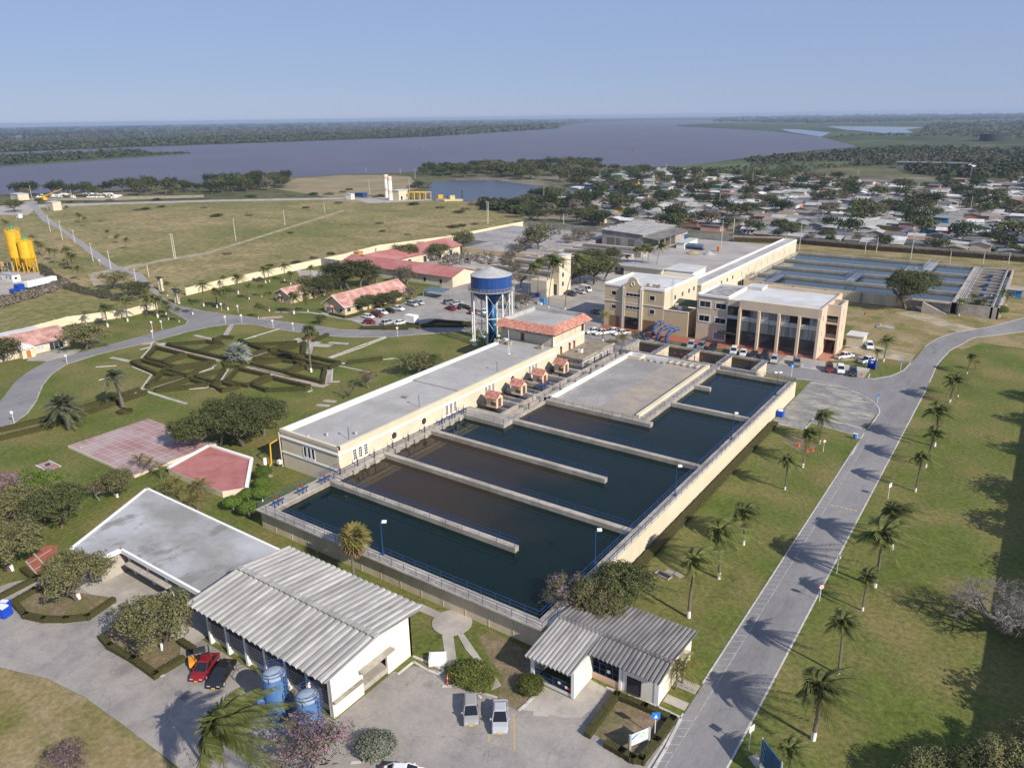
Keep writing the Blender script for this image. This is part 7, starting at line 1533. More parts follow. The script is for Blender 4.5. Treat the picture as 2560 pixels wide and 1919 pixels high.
def house_geo(L, Wd, h, rise, kind):
    wl = MB(); wl.box(-L/2,L/2,-Wd/2,Wd/2,0,h)
    rf = MB(); o = .45
    if kind == 'gable':
        for x, f in ((-L/2,(0,2,1)),(L/2,(0,1,2))): wl.add([(x,-Wd/2,h),(x,Wd/2,h),(x,0,h+rise)], [f])
        V = [(-L/2-o,-Wd/2-o,h-.08),(L/2+o,-Wd/2-o,h-.08),(L/2+o,0,h+rise+.08),(-L/2-o,0,h+rise+.08),(-L/2-o,Wd/2+o,h-.08),(L/2+o,Wd/2+o,h-.08)]
        rf.add(V+[(a,b,c-.12) for a, b, c in V], [(0,1,2,3),(3,2,5,4),(6,9,8,7),(9,10,11,8),(0,6,7,1),(5,11,10,4),(1,7,8,2),(2,8,11,5),(3,9,6,0),(4,10,9,3)])
    else:
        V = [(-L/2-o,-Wd/2-o,h+.02),(L/2+o,-Wd/2-o,h+.02),(L/2+o,Wd/2+o,h+rise*.6),(-L/2-o,Wd/2+o,h+rise*.6)]
        rf.add(V+[(a,b,c-.15) for a, b, c in V], [(0,1,2,3),(7,6,5,4),(0,4,5,1),(1,5,6,2),(2,6,7,3),(3,7,4,0)])
    return wl, rf
HM = []
for L, Wd, h, rise, kind in ((7.5,9,2.7,.9,'gable'),(8.2,11,2.8,1.0,'gable'),(6.8,8,2.6,.8,'shed'),(9.5,8,2.9,1.1,'gable'),(7.8,10,2.9,.7,'shed'),(7.2,8.5,5.4,.5,'shed')):
    wl, rf = house_geo(L, Wd, h, rise, kind)
    wd = MB(); wd.box(-L*.3,-L*.3+1.0,-Wd/2-.03,-Wd/2+.02,1.0,2.0).box(L*.18,L*.18+1.1,-Wd/2-.03,-Wd/2+.02,1.0,2.0)
    dr = MB(); dr.box(-.5,.45,-Wd/2-.035,-Wd/2+.02,.05,2.1)
    HM.append((mesh(wl,'wall',WALLC), mesh(rf,'roof',ROOFC), mesh(wd,'windows',DARKM), mesh(dr,'door',WOOD), (wl.v, wl.f, rf.v, rf.f)))
houses = []
for row in range(34):
    y = 392+row*14.2; x = -470
    while x < 70:
        x += rt.uniform(7.8,9.6)
        if rt.random() < .13: x += rt.uniform(2,6); continue
        hx, hy = x+rt.uniform(-.5,.5), y+rt.uniform(-1.6,1.6)
        if y > 396 and not inpoly(hx, hy, TOWN): continue
        if y <= 396 and not (-118 < hx < 30): continue
        if hx > 12: continue
        houses.append((hx, hy, row+1, rt.uniform(-.1,.1)+(pi/2 if rt.random() < .3 else 0)))
houses.sort(key=lambda q: q[0]**2+q[1]**2)
rows = {}
for i, (hx, hy, row, rz) in enumerate(houses[:300]): rows.setdefault(row, []).append((hx, i))
rank = {}
for row, L in rows.items():
    L.sort()
    for k, (hx, i) in enumerate(L): rank[i] = (k+1, row)
far_b = {}
for i, (hx, hy, row, rz) in enumerate(houses):
    k = rt.choice((0,1,2,3,4,0,1,3,5 if rt.random() < .35 else 2)); wn_, wc = pick(rt, WALLCOL, WPR); rn, rc = pick(rt, ROOFCOL, RPR)
    sx = rt.uniform(.92,1.12)
    if i < 300:
        nth, rw = rank[i]
        t = thing('town_house', '%s house, %s roof, %s from left in %s row behind town wall' % (wn_, rn, ord_(nth), ord_(rw)), 'house', (hx,hy,0), rz, 'houses of the town')
        t.scale = (sx, sx, 1)
        for nm, me, colr in (('wall',HM[k][0],wc),('roof',HM[k][1],rc),('windows',HM[k][2],None),('door',HM[k][3],None)):
            if colr is None and i > 130: continue
            o = bpy.data.objects.new(nm, me); COL.objects.link(o); o.parent = t
            if colr: o.color = (*colr, 1)
    else:
        ca, sa = cos(rz), sin(rz)
        for (vv, ff), colr, nm in (((HM[k][4][0], HM[k][4][1]), wc, 'w'+wn_), ((HM[k][4][2], HM[k][4][3]), rc, 'r'+rn)):
            mb = far_b.setdefault(nm, (MB(), colr))[0]; mb.add([(hx+(x*ca-y*sa)*sx, hy+(x*sa+y*ca)*sx, z) for x, y, z in vv], ff)
allm = MB(); ms = []
for nm, (mb, colr) in far_b.items():
    ms.append(mat('far_house_'+nm, colr, tuple(c*.8 for c in colr), .1, .9)); allm.m = len(ms)-1; allm.add(mb.v, mb.f)
if ms: tag(allm.build('far_town_houses', ms), 'mass of small roofs at the far side of the town', 'houses', kind='stuff')
def scatter(poly, n, r, mind):
    P = []; xs = [p[0] for p in poly]; ys = [p[1] for p in poly]; tries = 0
    while len(P) < n and tries < n*60:
        tries += 1; x, y = r.uniform(min(xs),max(xs)), r.uniform(min(ys),max(ys))
        if not inpoly(x, y, poly): continue
        if any((x-a)**2+(y-b)**2 < mind**2 for a, b in P): continue
        P.append((x, y))
    return P
def grove(poly, n, hr, lab, group, seed, protos=TOWNT, mind=5, xs=1.0, cat='tree', wt=None, nm=None):
    r = random.Random(seed); P = sorted(scatter(poly, n, r, mind), key=lambda q: proj((q[0],q[1],0))[0])
    for i, (x, y) in enumerate(P):
        H = r.uniform(*hr); place(protos[r.randrange(len(protos))], (x,y,0), r.uniform(0,6.28), (H*xs*r.uniform(.9,1.2),H*xs*r.uniform(.9,1.2),H), lab % ord_(i+1), cat, group, nm)
TP = [TOWNT[0],TOWNT[1],TOWNT[2],TOWNT[3],TOWNT[0],TOWNT[2],TOWNT[4]]
tsc = sorted(scatter(TOWN, 230, random.Random(3), 8), key=lambda q: q[0]**2+q[1]**2); rtt = random.Random(31)
for bnd in range(6):
    bb = sorted(tsc[bnd*39:(bnd+1)*39], key=lambda q: proj((q[0],q[1],0))[0])
    for i, (x, y) in enumerate(bb):
        H = rtt.uniform(6.5,11); place(TP[rtt.randrange(7)], (x,y,0), rtt.uniform(0,6.28), (H*1.1,H*1.15,H), '%s tree from the left in the %s band of town trees' % (ord_(i+1).capitalize(), ['nearest','second','third','fourth','fifth','farthest'][bnd]), 'tree', 'trees among the town houses')
grove([(-120,386),(30,386),(30,395),(-120,395)], 12, (4,6.5), 'garden tree just behind the town wall, %s from the left', 'trees behind the town wall', 4, TP, 6, nm='garden_tree')
PEN = WP('A2', [(430,490),(560,450),(1000,438),(1240,418),(1300,405),(1700,430),(1650,480),(1560,585),(1450,555),(1280,525),(1000,498),(600,492)])
grove(PEN, 99, (7,13), 'lagoon bank tree, %s from the left', 'trees around the lagoon', 6, TP, 6, 1.15, nm='lagoon_tree')
SHO = WP('A2', [(1130,700),(1180,660),(1260,615),(1440,600),(1560,640),(1700,690),(1480,740),(1720,800),(1500,830),(1400,815),(1180,790)])
grove(SHO, 55, (5.5,9), 'tree between the lagoon and the grey deck, %s from the left', 'trees behind the grey deck', 7, TP, 5, 1.0, nm='backlot_tree')
BNK = WP('A1', [(100,605),(800,582),(1330,555),(1500,530),(1850,520),(1860,570),(1300,605),(700,618),(100,625)])
grove(BNK, 60, (7,13), 'river bank tree beyond the dry field, %s from the left', 'trees along the near river bank', 8, TP, 7, 1.0, nm='river_bank_tree')
place(MIDG[1], tuple(at('A1', 100, 715)), 0, (11,11,9), 'large dark tree at the river end of the entrance road', 'tree'); place(MIDG[0], tuple(at('A1', 250, 665)), 0, (5,5,5), 'small round tree by the guard house', 'tree')
BSH = [('A1',1400,735,3),('A1',1380,745,4),('A1',1590,738,3.5),('A1',1950,690,3),('A1',1300,690,3),('A1',930,700,4),('A1',880,705,3.5),('A1',1030,685,3),('A1',2160,660,4),('A1',1850,850,2),('A1',640,775,2),('A1',1720,1060,2.2),('A1',1450,985,2.5),('A1',1890,1040,2.4),('A1',2000,1010,2.4),('A1',2110,985,2.4),('A2',250,790,3),('A2',470,670,5),('A2',640,690,4),('A2',760,720,4),('A2',850,670,5),('A2',920,700,5),('A2',1000,680,6),('A2',1080,690,6),('A2',800,700,4),('A2',720,815,4),('A2',860,795,3),('A2',780,805,3),('A2',430,860,2),('A2',270,840,2),('A2',270,615,5),('A2',60,575,4),('A2',20,590,4),('A2',500,540,7),('A2',540,560,6),('A2',470,560,6),('A2',1040,720,5),('A2',950,660,6),('A1',700,645,4),('A1',1000,640,4),('A1',1300,632,4),('A1',1600,622,5),('A1',1850,612,5),('A1',2000,606,5),('A1',2100,605,5),('A1',450,655,3),('A1',560,652,3)]
for i, (fr, x, y, s) in enumerate(BSH):
    p = at(fr, x, y); place(BUSH if i % 2 else BUSHD, (p.x,p.y,-.15*s), i, (s*1.7,s*1.5,s*.8), '%s low bush on the dry field, counted along the field' % ord_(i+1).capitalize(), 'bush', 'bushes on the dry field')
def forest(name, label, poly_px, n, hr, m, seed, q=13, wide=1.0, ls=1.0):
    """far woodland reading as one mass: leafy clumps"""
    r = random.Random(seed); xs = [p[0] for p in poly_px]; ys = [p[1] for p in poly_px]; V = []; F = []; cnt = 0; tries = 0
    while cnt < n and tries < n*40:
        tries += 1; x, y = r.uniform(min(xs),max(xs)), r.uniform(min(ys),max(ys))
        if not inpoly(x, y, poly_px): continue
        g = at('I', x, y); dist = (g-CAM).length; H = r.uniform(*hr)*min(1.6, max(1, dist/2600)); R = H*.75*wide*max(1, dist/2500); cnt += 1
        for _ in range(q):
            d = rdir(r); d.z = abs(d.z); c = Vector((g.x+d.x*R*.8, g.y+d.y*R*.8, H*.22+d.z*H*.7)); leaf(V, F, c, (d+rdir(r)*.6).normalized(), rdir(r), ls*R*r.uniform(.6,1.1), ls*R*r.uniform(.5,.9))
    mb = MB(); mb.v = [tuple(v) for v in V]; mb.f = F; mb.mi = [0]*len(F); return tag(mb.build(name, m), label, 'woodland', kind='stuff')
def fm(n, a, b): return mat(n, a, b, .02, .9, 0, None, .1, island=.35)
FW1, FW2 = fm('far_wood', (.042,.055,.025), (.06,.066,.035)), fm('far_dry_wood', (.085,.078,.055), (.055,.06,.035))
def A(fr, pts): ox, oy, s = FR[fr]; return [(ox+x*s, oy+y*s) for x, y in pts]
forest('far_bank_forest', 'dense forest on the far bank of the river', [(-60,384),(0,381),(353,367),(850,350),(1085,341),(1242,331),(1392,321),(1380,317),(1240,321),(850,338),(400,352),(0,366),(-60,370)], 3600, (7,13), FW1, 1)
forest('far_bank_forest', 'drier woodland behind the far bank forest', [(-60,372),(400,354),(850,340),(1385,318),(1420,309),(1300,306),(850,318),(400,334),(-60,352)], 1500, (3.5,8), FW2, 2)
forest('horizon_woodland', 'hazy strips of woodland towards the horizon', [(-60,350),(850,316),(1480,304),(1480,299),(850,308),(0,323),(-60,326)], 700, (4,8), FW1, 3, 9)
forest('island_trees', 'trees and scrub on the low river island', [(0,414),(150,404),(330,392),(380,388),(330,381),(150,389),(0,397)], 420, (5,10), FW1, 4); forest('island_scrub', 'scrub on the tip of the river island', [(330,393),(480,384),(430,383),(330,388)], 90, (2.5,5), FW1, 41)
forest('marsh_woodland', 'scattered woodland across the river on the right', A('A3', [(200,140),(900,150),(2300,120),(2300,88),(900,98),(300,110)]), 900, (4,8), FW1, 5, 9)
forest('marsh_scrub', 'scrub beyond the marsh lakes', A('A3', [(950,240),(1350,230),(1700,235),(2300,250),(2300,130),(1600,150),(1500,215),(1000,225)]), 700, (2.5,6), FW2, 6)
forest('bank_scrub', 'dark scrub along the near river bank on the right', A('A3', [(390,385),(800,352),(1100,330),(1400,300),(1700,300),(2400,320),(2400,400),(1900,400),(1300,420),(900,440),(1200,400),(800,395),(500,415)]), 1000, (2.5,6), FW2, 7)
forest('bank_scrub', 'darker bushes along the near river bank on the right', A('A3', [(390,385),(800,352),(1400,310),(2400,330),(2400,350),(1500,345),(900,385),(500,405)]), 420, (3.5,7), FW1, 71)
forest('bank_scrub', 'thicket below the marsh on the right', A('A3', [(1440,440),(1900,400),(2400,400),(2400,500),(1900,500),(1500,480)]), 420, (5,8), FW1, 8)
forest('marsh_reeds', 'reedy vegetation on the river mouth meadow', A('A3', [(100,450),(600,400),(1000,420),(900,440),(600,490),(200,480)]), 260, (1.5,3), FW1, 9)
forest('lagoon_scrub', 'low scrub behind the near lagoon bank', A('A2', [(900,650),(1140,672),(1170,740),(1060,720),(900,690)]), 200, (2.5,5), FW1, 10)
forest('drain_reeds', 'overgrown ditch with reeds left of the gate', A('L1', [(560,560),(900,800),(1200,920),(1700,1000),(1950,1060),(1700,1080),(1250,1000),(850,880),(560,700)]), 300, (.7,1.7), FW2, 11, 40, 1.3, .4); forest('silo_thicket', 'grey dry thicket below the silo yard', A('L1', [(0,1050),(400,960),(800,830),(940,800),(920,870),(500,1010),(0,1160)]), 300, (1.0,2.2), fm('grey_thicket', (.20,.165,.13), (.15,.13,.095)), 12, 40, 1.3, .4)
# far structures
p = at('A3', 1985, 262); tag(MB().cyl(p.x,p.y,0,14,22,n=28).build('storage_tank', mat('black_tank', (.03,.03,.032), None, 1, .7)), 'distant dark oil storage tank on the right horizon', 'tank')
p = at('A3', 1600, 440); t = thing('large_shed', 'long grey industrial shed beyond the town', 'warehouse', (p.x,p.y,0)); MB().box(p.x-35,p.x+35,p.y,p.y+22,0,6).build('wall', CONCG, t); MB().box(p.x-36,p.x+36,p.y-1,p.y+23,6,6.5).build('roof', mat('slate_roof', (.17,.17,.175), None, 1, .85), t)
p = at('A3', 1830, 460); t = thing('large_shed', 'white gabled shed beyond the town', 'warehouse', (p.x,p.y,0)); gwall(t, p.x-9,p.x+9,p.y,p.y+20,4,7,'y',WHITE); gable(t, p.x-9,p.x+9,p.y,p.y+20,4,7.2,'y',WHITER,.5)
for i, (fr, x, y, m, lab) in enumerate((('A2',1872,325,REDM,'red channel buoy on the river'),('A2',1235,252,REDM,'distant red channel buoy near the far bank'),('A2',528,312,mat('green_paint',(.05,.3,.16)),'green channel buoy on the river'))):
    p = at(fr, x, y); t = tag(MB().lathe(p.x,p.y,[(.1,.1),(2.4,.3),(2.4,1.2),(.8,1.6),(.5,6.5),(.02,7)],10).build('buoy', m), lab, 'buoy', 'channel buoys')
# ================================================================== POLES
def pole(fr, x, y, ty, lab, arm=True, lampa=False, h=None, grp='concrete utility poles', m=POLEC, r=.16):
    g = at(fr, x, y); H = h or max(5, min(26, height(fr, x, y, ty))); t = thing('utility_pole', lab, 'pole', (g.x,g.y,0), 0, grp)
    MB().tube((g.x,g.y,0),(g.x,g.y,H),r*1.2,r*.8,6).build('shaft', m, t)
    if arm: MB().tube((g.x-1.1,g.y-.5,H-.5),(g.x+1.1,g.y+.5,H-.5),.09,n=4).build('cross_arm', m, t)
    if lampa: mb = MB(); mb.tube((g.x,g.y,H*.62),(g.x+1.2,g.y+1.0,H*.7),.06,n=4); mb.obox((g.x+1.3,g.y+1.1),.7,.3,H*.69,H*.69+.15,.7); mb.build('street_lamp', GALV, t)
for i, q in enumerate((('A1',322,840,730),('A1',400,895,770),('A1',478,910,828),('A1',595,1030,910),('A1',708,1080,960),('A1',870,1170,1075))): pole(*q, '%s lamp carrying pole from the river along the entrance road' % ord_(i+1).capitalize(), True, True)
for i, q in enumerate((('A1',950,1130,1085),('A1',1112,1015,850),('A1',1122,1012,855),('A1',1505,900,755),('A1',1818,800,700),('A1',2072,720,650),('A1',205,630,545),('A1',460,630,570))): pole(*q, '%s bare pole of the dry field line, nearest first' % ord_(i+1).capitalize(), i in (1,), False)
for i, q in enumerate((('A2',190,605,510),('A2',940,792,645),('A2',948,790,650),('A2',480,500,440),('A2',385,470,430),('A2',165,460,430),('A2',445,590,500),('A2',2075,560,405),('A2',1300,645,560),('A2',1425,815,725),('A2',1980,560,500),('A2',1830,610,560))): pole(*q, '%s tall pole from the left between field, lagoon and town' % ord_([1,7,8,6,4,2,5,12,9,10,11,13][i]).capitalize(), i in (1,), False)
for i, q in enumerate((('P',1950,762,390),('P',2115,600,360),('C',815,810,420),('C',1880,840,620),('C',1722,860,590),('K',640,500,85),('K',1180,540,380),('K',1640,560,430),('K',1990,560,440))): pole(*q, '%s slender pole from the left along the town wall' % ord_(i+1).capitalize(), False, i in (4,5), grp='poles along the town wall')
for i, (x, y, ty) in enumerate(((600,830,750),(340,860,760),(460,545,455),(905,775,700),(1240,790,715),(1845,735,610),(1130,510,450),(1850,500,430),(2140,660,590),(1330,800,740),(1640,590,530),(250,690,600))): pole('A3', x, y, ty, '%s pole rising among the town roofs' % ord_(i+1).capitalize(), i % 3 == 0, False, grp='poles among the town roofs')
# ================================================================== VEHICLES
def loft(mb, st, ring):
    """st = [(x, zlow, zhigh, halfwidth)]; ring(zl,zh,hw) -> [(y,z)]"""
    V = []; n = None
    for x, zl, zh, hw in st:
        R_ = ring(zl, zh, hw); n = len(R_); V += [(x, y, z) for y, z in R_]
    F = []
    for k in range(len(st)-1): F += [(k*n+i, k*n+(i+1) % n, (k+1)*n+(i+1) % n, (k+1)*n+i) for i in range(n)]
    F += [tuple(range(n-1,-1,-1)), tuple(range((len(st)-1)*n, len(st)*n))]
    mb.add(V, F); return mb
def bodyring(zl, zh, hw):
    m = zl+(zh-zl)*.55
    return [(-hw*.9,zl),(hw*.9,zl),(hw,zl+(zh-zl)*.2),(hw,m),(hw*.95,zl+(zh-zl)*.86),(hw*.84,zh),(-hw*.84,zh),(-hw*.95,zl+(zh-zl)*.86),(-hw,m),(-hw,zl+(zh-zl)*.2)]
CARS = {}
def car_meshes(kind):
    if kind in CARS: return CARS[kind]
    D = dict(sedan=(4.5,.87,.95,1.5,[(-2.25,.72),(-2.05,.93),(-1.3,.98),(.85,.97),(1.75,.85),(2.25,.6)],(-1.8,1.2,-1.05,.2)),
             hatch=(4.0,.85,.95,1.5,[(-2.0,.75),(-1.85,.95),(-1.0,.97),(.85,.95),(1.6,.82),(2.0,.6)],(-1.95,1.1,-1.55,.2)),
             suv=(4.5,.92,1.05,1.75,[(-2.25,.85),(-2.15,1.05),(-1.0,1.08),(1.0,1.06),(1.9,.95),(2.25,.7)],(-2.2,1.2,-1.85,.35)),
             pickup=(5.2,.92,1.05,1.75,[(-2.6,.95),(-2.55,1.02),(-.6,1.04),(1.25,1.06),(2.2,.95),(2.6,.7)],(-.75,1.45,-.55,.6)),
             van=(5.2,.95,1.15,2.25,[(-2.6,1.1),(-2.55,1.2),(0,1.2),(1.9,1.15),(2.4,.95),(2.6,.7)],(-2.6,2.2,-2.5,1.35)))[kind]
    L, hw, belt, top, pr, (b0, b1, t0, t1) = D
    body = MB(); loft(body, [(x, .28 if abs(x) < L/2-.05 else .38, z, hw*(.9 if abs(x) > L/2-.1 else (.97 if abs(x) > L/2-.5 else 1))) for x, z in pr], bodyring)
    if kind == 'pickup': pass
    gl = MB(); yb, yt = hw*.9, hw*.70; zt = top-.06
    gl.add([(b0,-yb,belt-.03),(b1,-yb,belt-.03),(b1,yb,belt-.03),(b0,yb,belt-.03),(t0,-yt,zt),(t1,-yt,zt),(t1,yt,zt),(t0,yt,zt)], [(0,1,5,4),(1,2,6,5),(2,3,7,6),(3,0,4,7),(4,5,6,7)])
    rf = MB(); rf.add([(t0-.06,-yt-.05,zt-.02),(t1+.05,-yt-.05,zt-.02),(t1+.05,yt+.05,zt-.02),(t0-.06,yt+.05,zt-.02),(t0+.08,-yt+.1,top),(t1-.1,-yt+.1,top),(t1-.1,yt-.1,top),(t0+.08,yt-.1,top)], [(0,1,5,4),(1,2,6,5),(2,3,7,6),(3,0,4,7),(4,5,6,7)])
    for s in (-1,1):   # pillars
        for (xa, xb) in ((b0,t0),(b1,t1),((b0+b1)/2,(t0+t1)/2)): rf.tube((xa,s*(yb+.005),belt-.03),(xb,s*(yt+.02),zt),.05,n=4)
    if kind == 'van':
        rf.add([(b0,-yb-.01,belt-.05),(.9,-yb-.01,belt-.05),(.7,-yt-.03,zt),(t0,-yt-.03,zt)], [(0,1,2,3)]); rf.add([(b0,yb+.01,belt-.05),(.9,yb+.01,belt-.05),(.7,yt+.03,zt),(t0,yt+.03,zt)], [(3,2,1,0)])
    wheel = MB(); R_ = .34 if kind in ('sedan','hatch') else .39
    wheel.tube((0,-.11,0),(0,.11,0),R_,n=14); rim = MB(); rim.tube((0,-.12,0),(0,.12,0),R_*.6,n=10)
    hl = MB(); hl.box(-.06,.05,-.17,.17,-.07,.07)
    mirror = MB(); mirror.box(-.08,.08,-.1,.1,-.06,.07)
    bed = None
    if kind == 'pickup': bed = MB(); bed.box(-2.48,-.85,-.74,.74,1.0,1.055)
    CARS[kind] = dict(body=mesh(body,'body',CARP), glass=mesh(gl,'windows',GLASS), roof=mesh(rf,'roof',CARP), wheel=mesh(wheel,'wheel',RUBBER), rim=mesh(rim,'rim',GALV), head=mesh(hl,'headlight',mat('headlight_lens',(.62,.64,.66),None,1,.1)), tail=mesh(hl,'tail_light',mat('tail_lens',(.35,.015,.012),None,1,.2)), mirror=mesh(mirror,'mirror',CARP),
                      plate=mesh(MB().box(-.03,.03,-.2,.2,-.07,.07),'number_plate',mat('yellow_plate',(.68,.42,.02),None,1,.5)), bed=mesh(bed,'load_bed',BLACKP) if bed else None, L=L, hw=hw, R=R_, front=pr[-1][1], belt=belt, b1=b1)
    return CARS[kind]
def car(kind, p, ang, colr, label, group=None, z=.11, sc_=1.0):
    c = car_meshes(kind); t = thing({'sedan':'sedan_car','hatch':'hatchback_car','suv':'suv_car','pickup':'pickup_truck','van':'delivery_van'}[kind], label, {'pickup':'pickup','van':'van'}.get(kind,'car'), (p[0],p[1],z), ang, group); t.scale = (sc_,)*3
    def ad(nm, me, loc, par=t, colr_=None):
        o = bpy.data.objects.new(nm, me); COL.objects.link(o); o.parent = par; o.location = loc
        if colr_: o.color = (*colr_, 1)
        return o
    b = ad('body', c['body'], (0,0,0), t, colr); ad('windows', c['glass'], (0,0,0)); ad('roof', c['roof'], (0,0,0), t, colr)
    for sx in (-1,1):
        for sy in (-1,1): w_ = ad('wheel', c['wheel'], (sx*c['L']*.31, sy*(c['hw']-.1), c['R'])); ad('rim', c['rim'], (0,0,0), w_)
    for sy in (-1,1):
        ad('headlight', c['head'], (c['L']/2-.09, sy*c['hw']*.62, c['front']*.98), b); ad('tail_light', c['tail'], (-c['L']/2+.05, sy*c['hw']*.72, c['belt']*.82), b); ad('mirror', c['mirror'], (c['b1']-.35, sy*(c['hw']+.08), c['belt']+.03), b, colr)
    ad('number_plate', c['plate'], (c['L']/2+.01, 0, .45), b)
    if c['bed']: ad('load_bed', c['bed'], (0,0,0))
    return t
WH, SI, GY, BK, RD, MR, NV = (.70,.70,.69), (.40,.41,.43), (.18,.185,.19), (.018,.018,.02), (.20,.012,.016), (.13,.02,.025), (.02,.03,.055)
def mid(fr, a, b): p, q = at(fr,*a), at(fr,*b); d = p-q; return (p+q)/2, atan2(d.y, d.x)     # a = front, b = rear at ground level
d0 = atan2(-.817,.576); f = at('I', 1250, 1843); car('sedan', (f.x-cos(d0)*2.25, f.y-sin(d0)*2.25), d0, SI, 'silver sedan with sunroof beside the yellow bay line'); 
f = at('CS', 545, 1012); d1 = d0+.06; car('hatch', (f.x-cos(d1)*2.0, f.y-sin(d1)*2.0), d1, (.30,.295,.28), 'grey beige hatchback left of the silver sedan')
MB().box(-.35,.75-.5,-.42,.42,1.452,1.462)
f = at('FL', 380, 1560); r_ = at('FL', 930, 1130); a = atan2(f.y-r_.y, f.x-r_.x); a = atan2(-.86,.5); car('sedan', (f.x-cos(a)*2.2, f.y-sin(a)*2.2), a, RD, 'dark red sedan in the warehouse shade beside the forklift')
f = at('FL', 700, 1690); car('sedan', (f.x-cos(a)*2.2, f.y-sin(a)*2.2), a, BK, 'black sedan in the warehouse shade beside the blue tank')
p = at('I', 1012, 1950); car('sedan', (p.x,p.y), .55, WH, 'white sedan cut by the bottom edge')
# car park by the bungalow
gC = 'cars in the bungalow car park'
for kind, x, y, an, cl, lab in (('hatch',1505,1085,.05,WH,'white hatchback at the left end of the bungalow row'),('suv',1620,1062,.05,MR,'maroon car second in the bungalow row'),('suv',1680,1030,.05,WH,'white utility third in the bungalow row'),('sedan',1800,1003,.05,BK,'black car fourth in the bungalow row'),('pickup',1900,975,.05,WH,'white pickup fifth in the bungalow row'),('suv',2110,912,-.2,SI,'silver four wheel drive at the far end of the bungalow row'),('sedan',2200,890,-.2,SI,'silver car beside the silver four wheel drive'),
                            ('hatch',1520,1162,.35,RD,'bright red hatchback at the car park corner'),('suv',1775,1168,1.45,SI,'silver estate car along the car park hedge'),('sedan',1945,1168,1.45,WH,'white car along the car park hedge')):
    p = at('M', x, y); car(kind, p, an, cl, lab, gC)
for kind, x, y, an, cl, lab in (('sedan',705,1340,2.9,RD,'red sedan left of the water tower legs'),('sedan',788,1330,1.3,BK,'dark car just left of the water tower'),('suv',700,1300,1.3,GY,'grey car behind the red sedan by the tower'),('sedan',750,1308,1.3,SI,'silver car behind the red sedan by the tower'),('sedan',855,1362,1.5,RD,'red car seen between the water tower legs'),('pickup',920,1365,1.5,WH,'white pickup seen behind the water tower legs')):
    p = at('A2', x, y); car(kind, p, an, cl, lab, gC)
p = at('M', 2100, 1160); bt = thing('box_trailer', 'white box trailer along the car park hedge', 'trailer', (p.x,p.y,.1), .05); MB().box(p.x-1.9,p.x+1.9,p.y-1.1,p.y+1.1,.7,2.9).build('box', WHITE, bt); MB().box(p.x-2,p.x+2,p.y-.9,p.y+.9,.5,.7).build('chassis', DARKM, bt)
for dx in (-1.2,1.2):
    for dy in (-1,1): MB().tube((p.x+dx,p.y+dy-.1,.42),(p.x+dx,p.y+dy+.1,.42),.38,n=10).build('wheel', RUBBER, bt)
p = at('A2', 620, 1260); cpn = thing('carport', 'blue tarpaulin carport behind the car park', 'carport', (p.x,p.y,0)); MB().add([(p.x-5,p.y-2,2.6),(p.x+4,p.y-2,2.6),(p.x+4,p.y+3,3.0),(p.x-5,p.y+3,3.0)], [(0,1,2,3),(3,2,1,0)]).build('canopy', mat('faded_blue_tarp', (.20,.30,.38), None, 1, .8), cpn)
for dx in (-4.8,3.8):
    for dy in (-1.8,2.8): MB().tube((p.x+dx,p.y+dy,0),(p.x+dx,p.y+dy,2.6+.08*(dy+1.8)),.08,n=5).build('post', GALV, cpn)
gD = 'vehicles on the colonial drive'
for kind, x, y, an, cl, lab in (('suv',1535,990,-.35,NV,'dark four wheel drive beside the grass island'),('sedan',1670,962,-.35,SI,'silver car beside the white van'),('van',1735,930,-.35,WH,'white minibus van under the mango trees'),('sedan',1900,1240,.1,GY,'grey car parked in the building shadow')):
    p = at('D', x, y); car(kind, p, an, cl, lab, gD)
for i, (x, y) in enumerate(((1630,408),(1745,425),(1900,408),(2015,432))):
    p = at('B', x, y); car('pickup', p, -2.15 if i < 2 else -2.2, WH, '%s white pickup from the left before the colonial block' % ord_(i+1).capitalize(), 'white pickups before the colonial block')
gO = 'cars parked before the offices'
for kind, fr, x, y, an, cl, lab in (('sedan','O',545,900,-1.3,NV,'dark blue car behind the small palms'),('sedan','O',655,920,-1.3,NV,'dark car left of the blue water mains'),('suv','O',1255,1040,-1.35,SI,'silver car left of the office entrance'),('suv','O',1395,1055,-1.4,GY,'dark grey car by the office entrance'),('suv','O',1550,1085,-1.4,BK,'black four wheel drive by the red brick forecourt'),
        ('suv','O',1845,1125,-1.35,WH,'white sports utility with sunroof before the offices'),('sedan','O',1975,1150,-1.35,WH,'white sedan before the glazed office bays'),('sedan','E',240,290,-1.4,BK,'black sedan before the glazed office bays'),('suv','E',390,305,-1.4,BK,'black sports utility before the glazed office bays'),('suv','E',520,360,-1.35,SI,'silver hatch at the cell stair end'),
        ('suv','E',835,400,-1.3,GY,'grey sports utility with roof rails in an office bay'),('suv','E',1285,480,-1.3,MR,'maroon sports utility near the cone'),('suv','E',1440,500,-1.3,WH,'white sports utility between maroon and black cars'),('suv','E',1610,535,-1.35,NV,'black jeep like four wheel drive by the traffic cone'),('pickup','E',1495,310,.95,WH,'white pickup on the dirt beside the stair tower'),('pickup','E',1815,370,1.05,WH,'white pickup behind the blue bin shelter'),('suv','E',1840,170,-1.3,WH,'white sports utility on the dirt track')):
    p = at(fr, x, y); car(kind, p, an, cl, lab, gO)
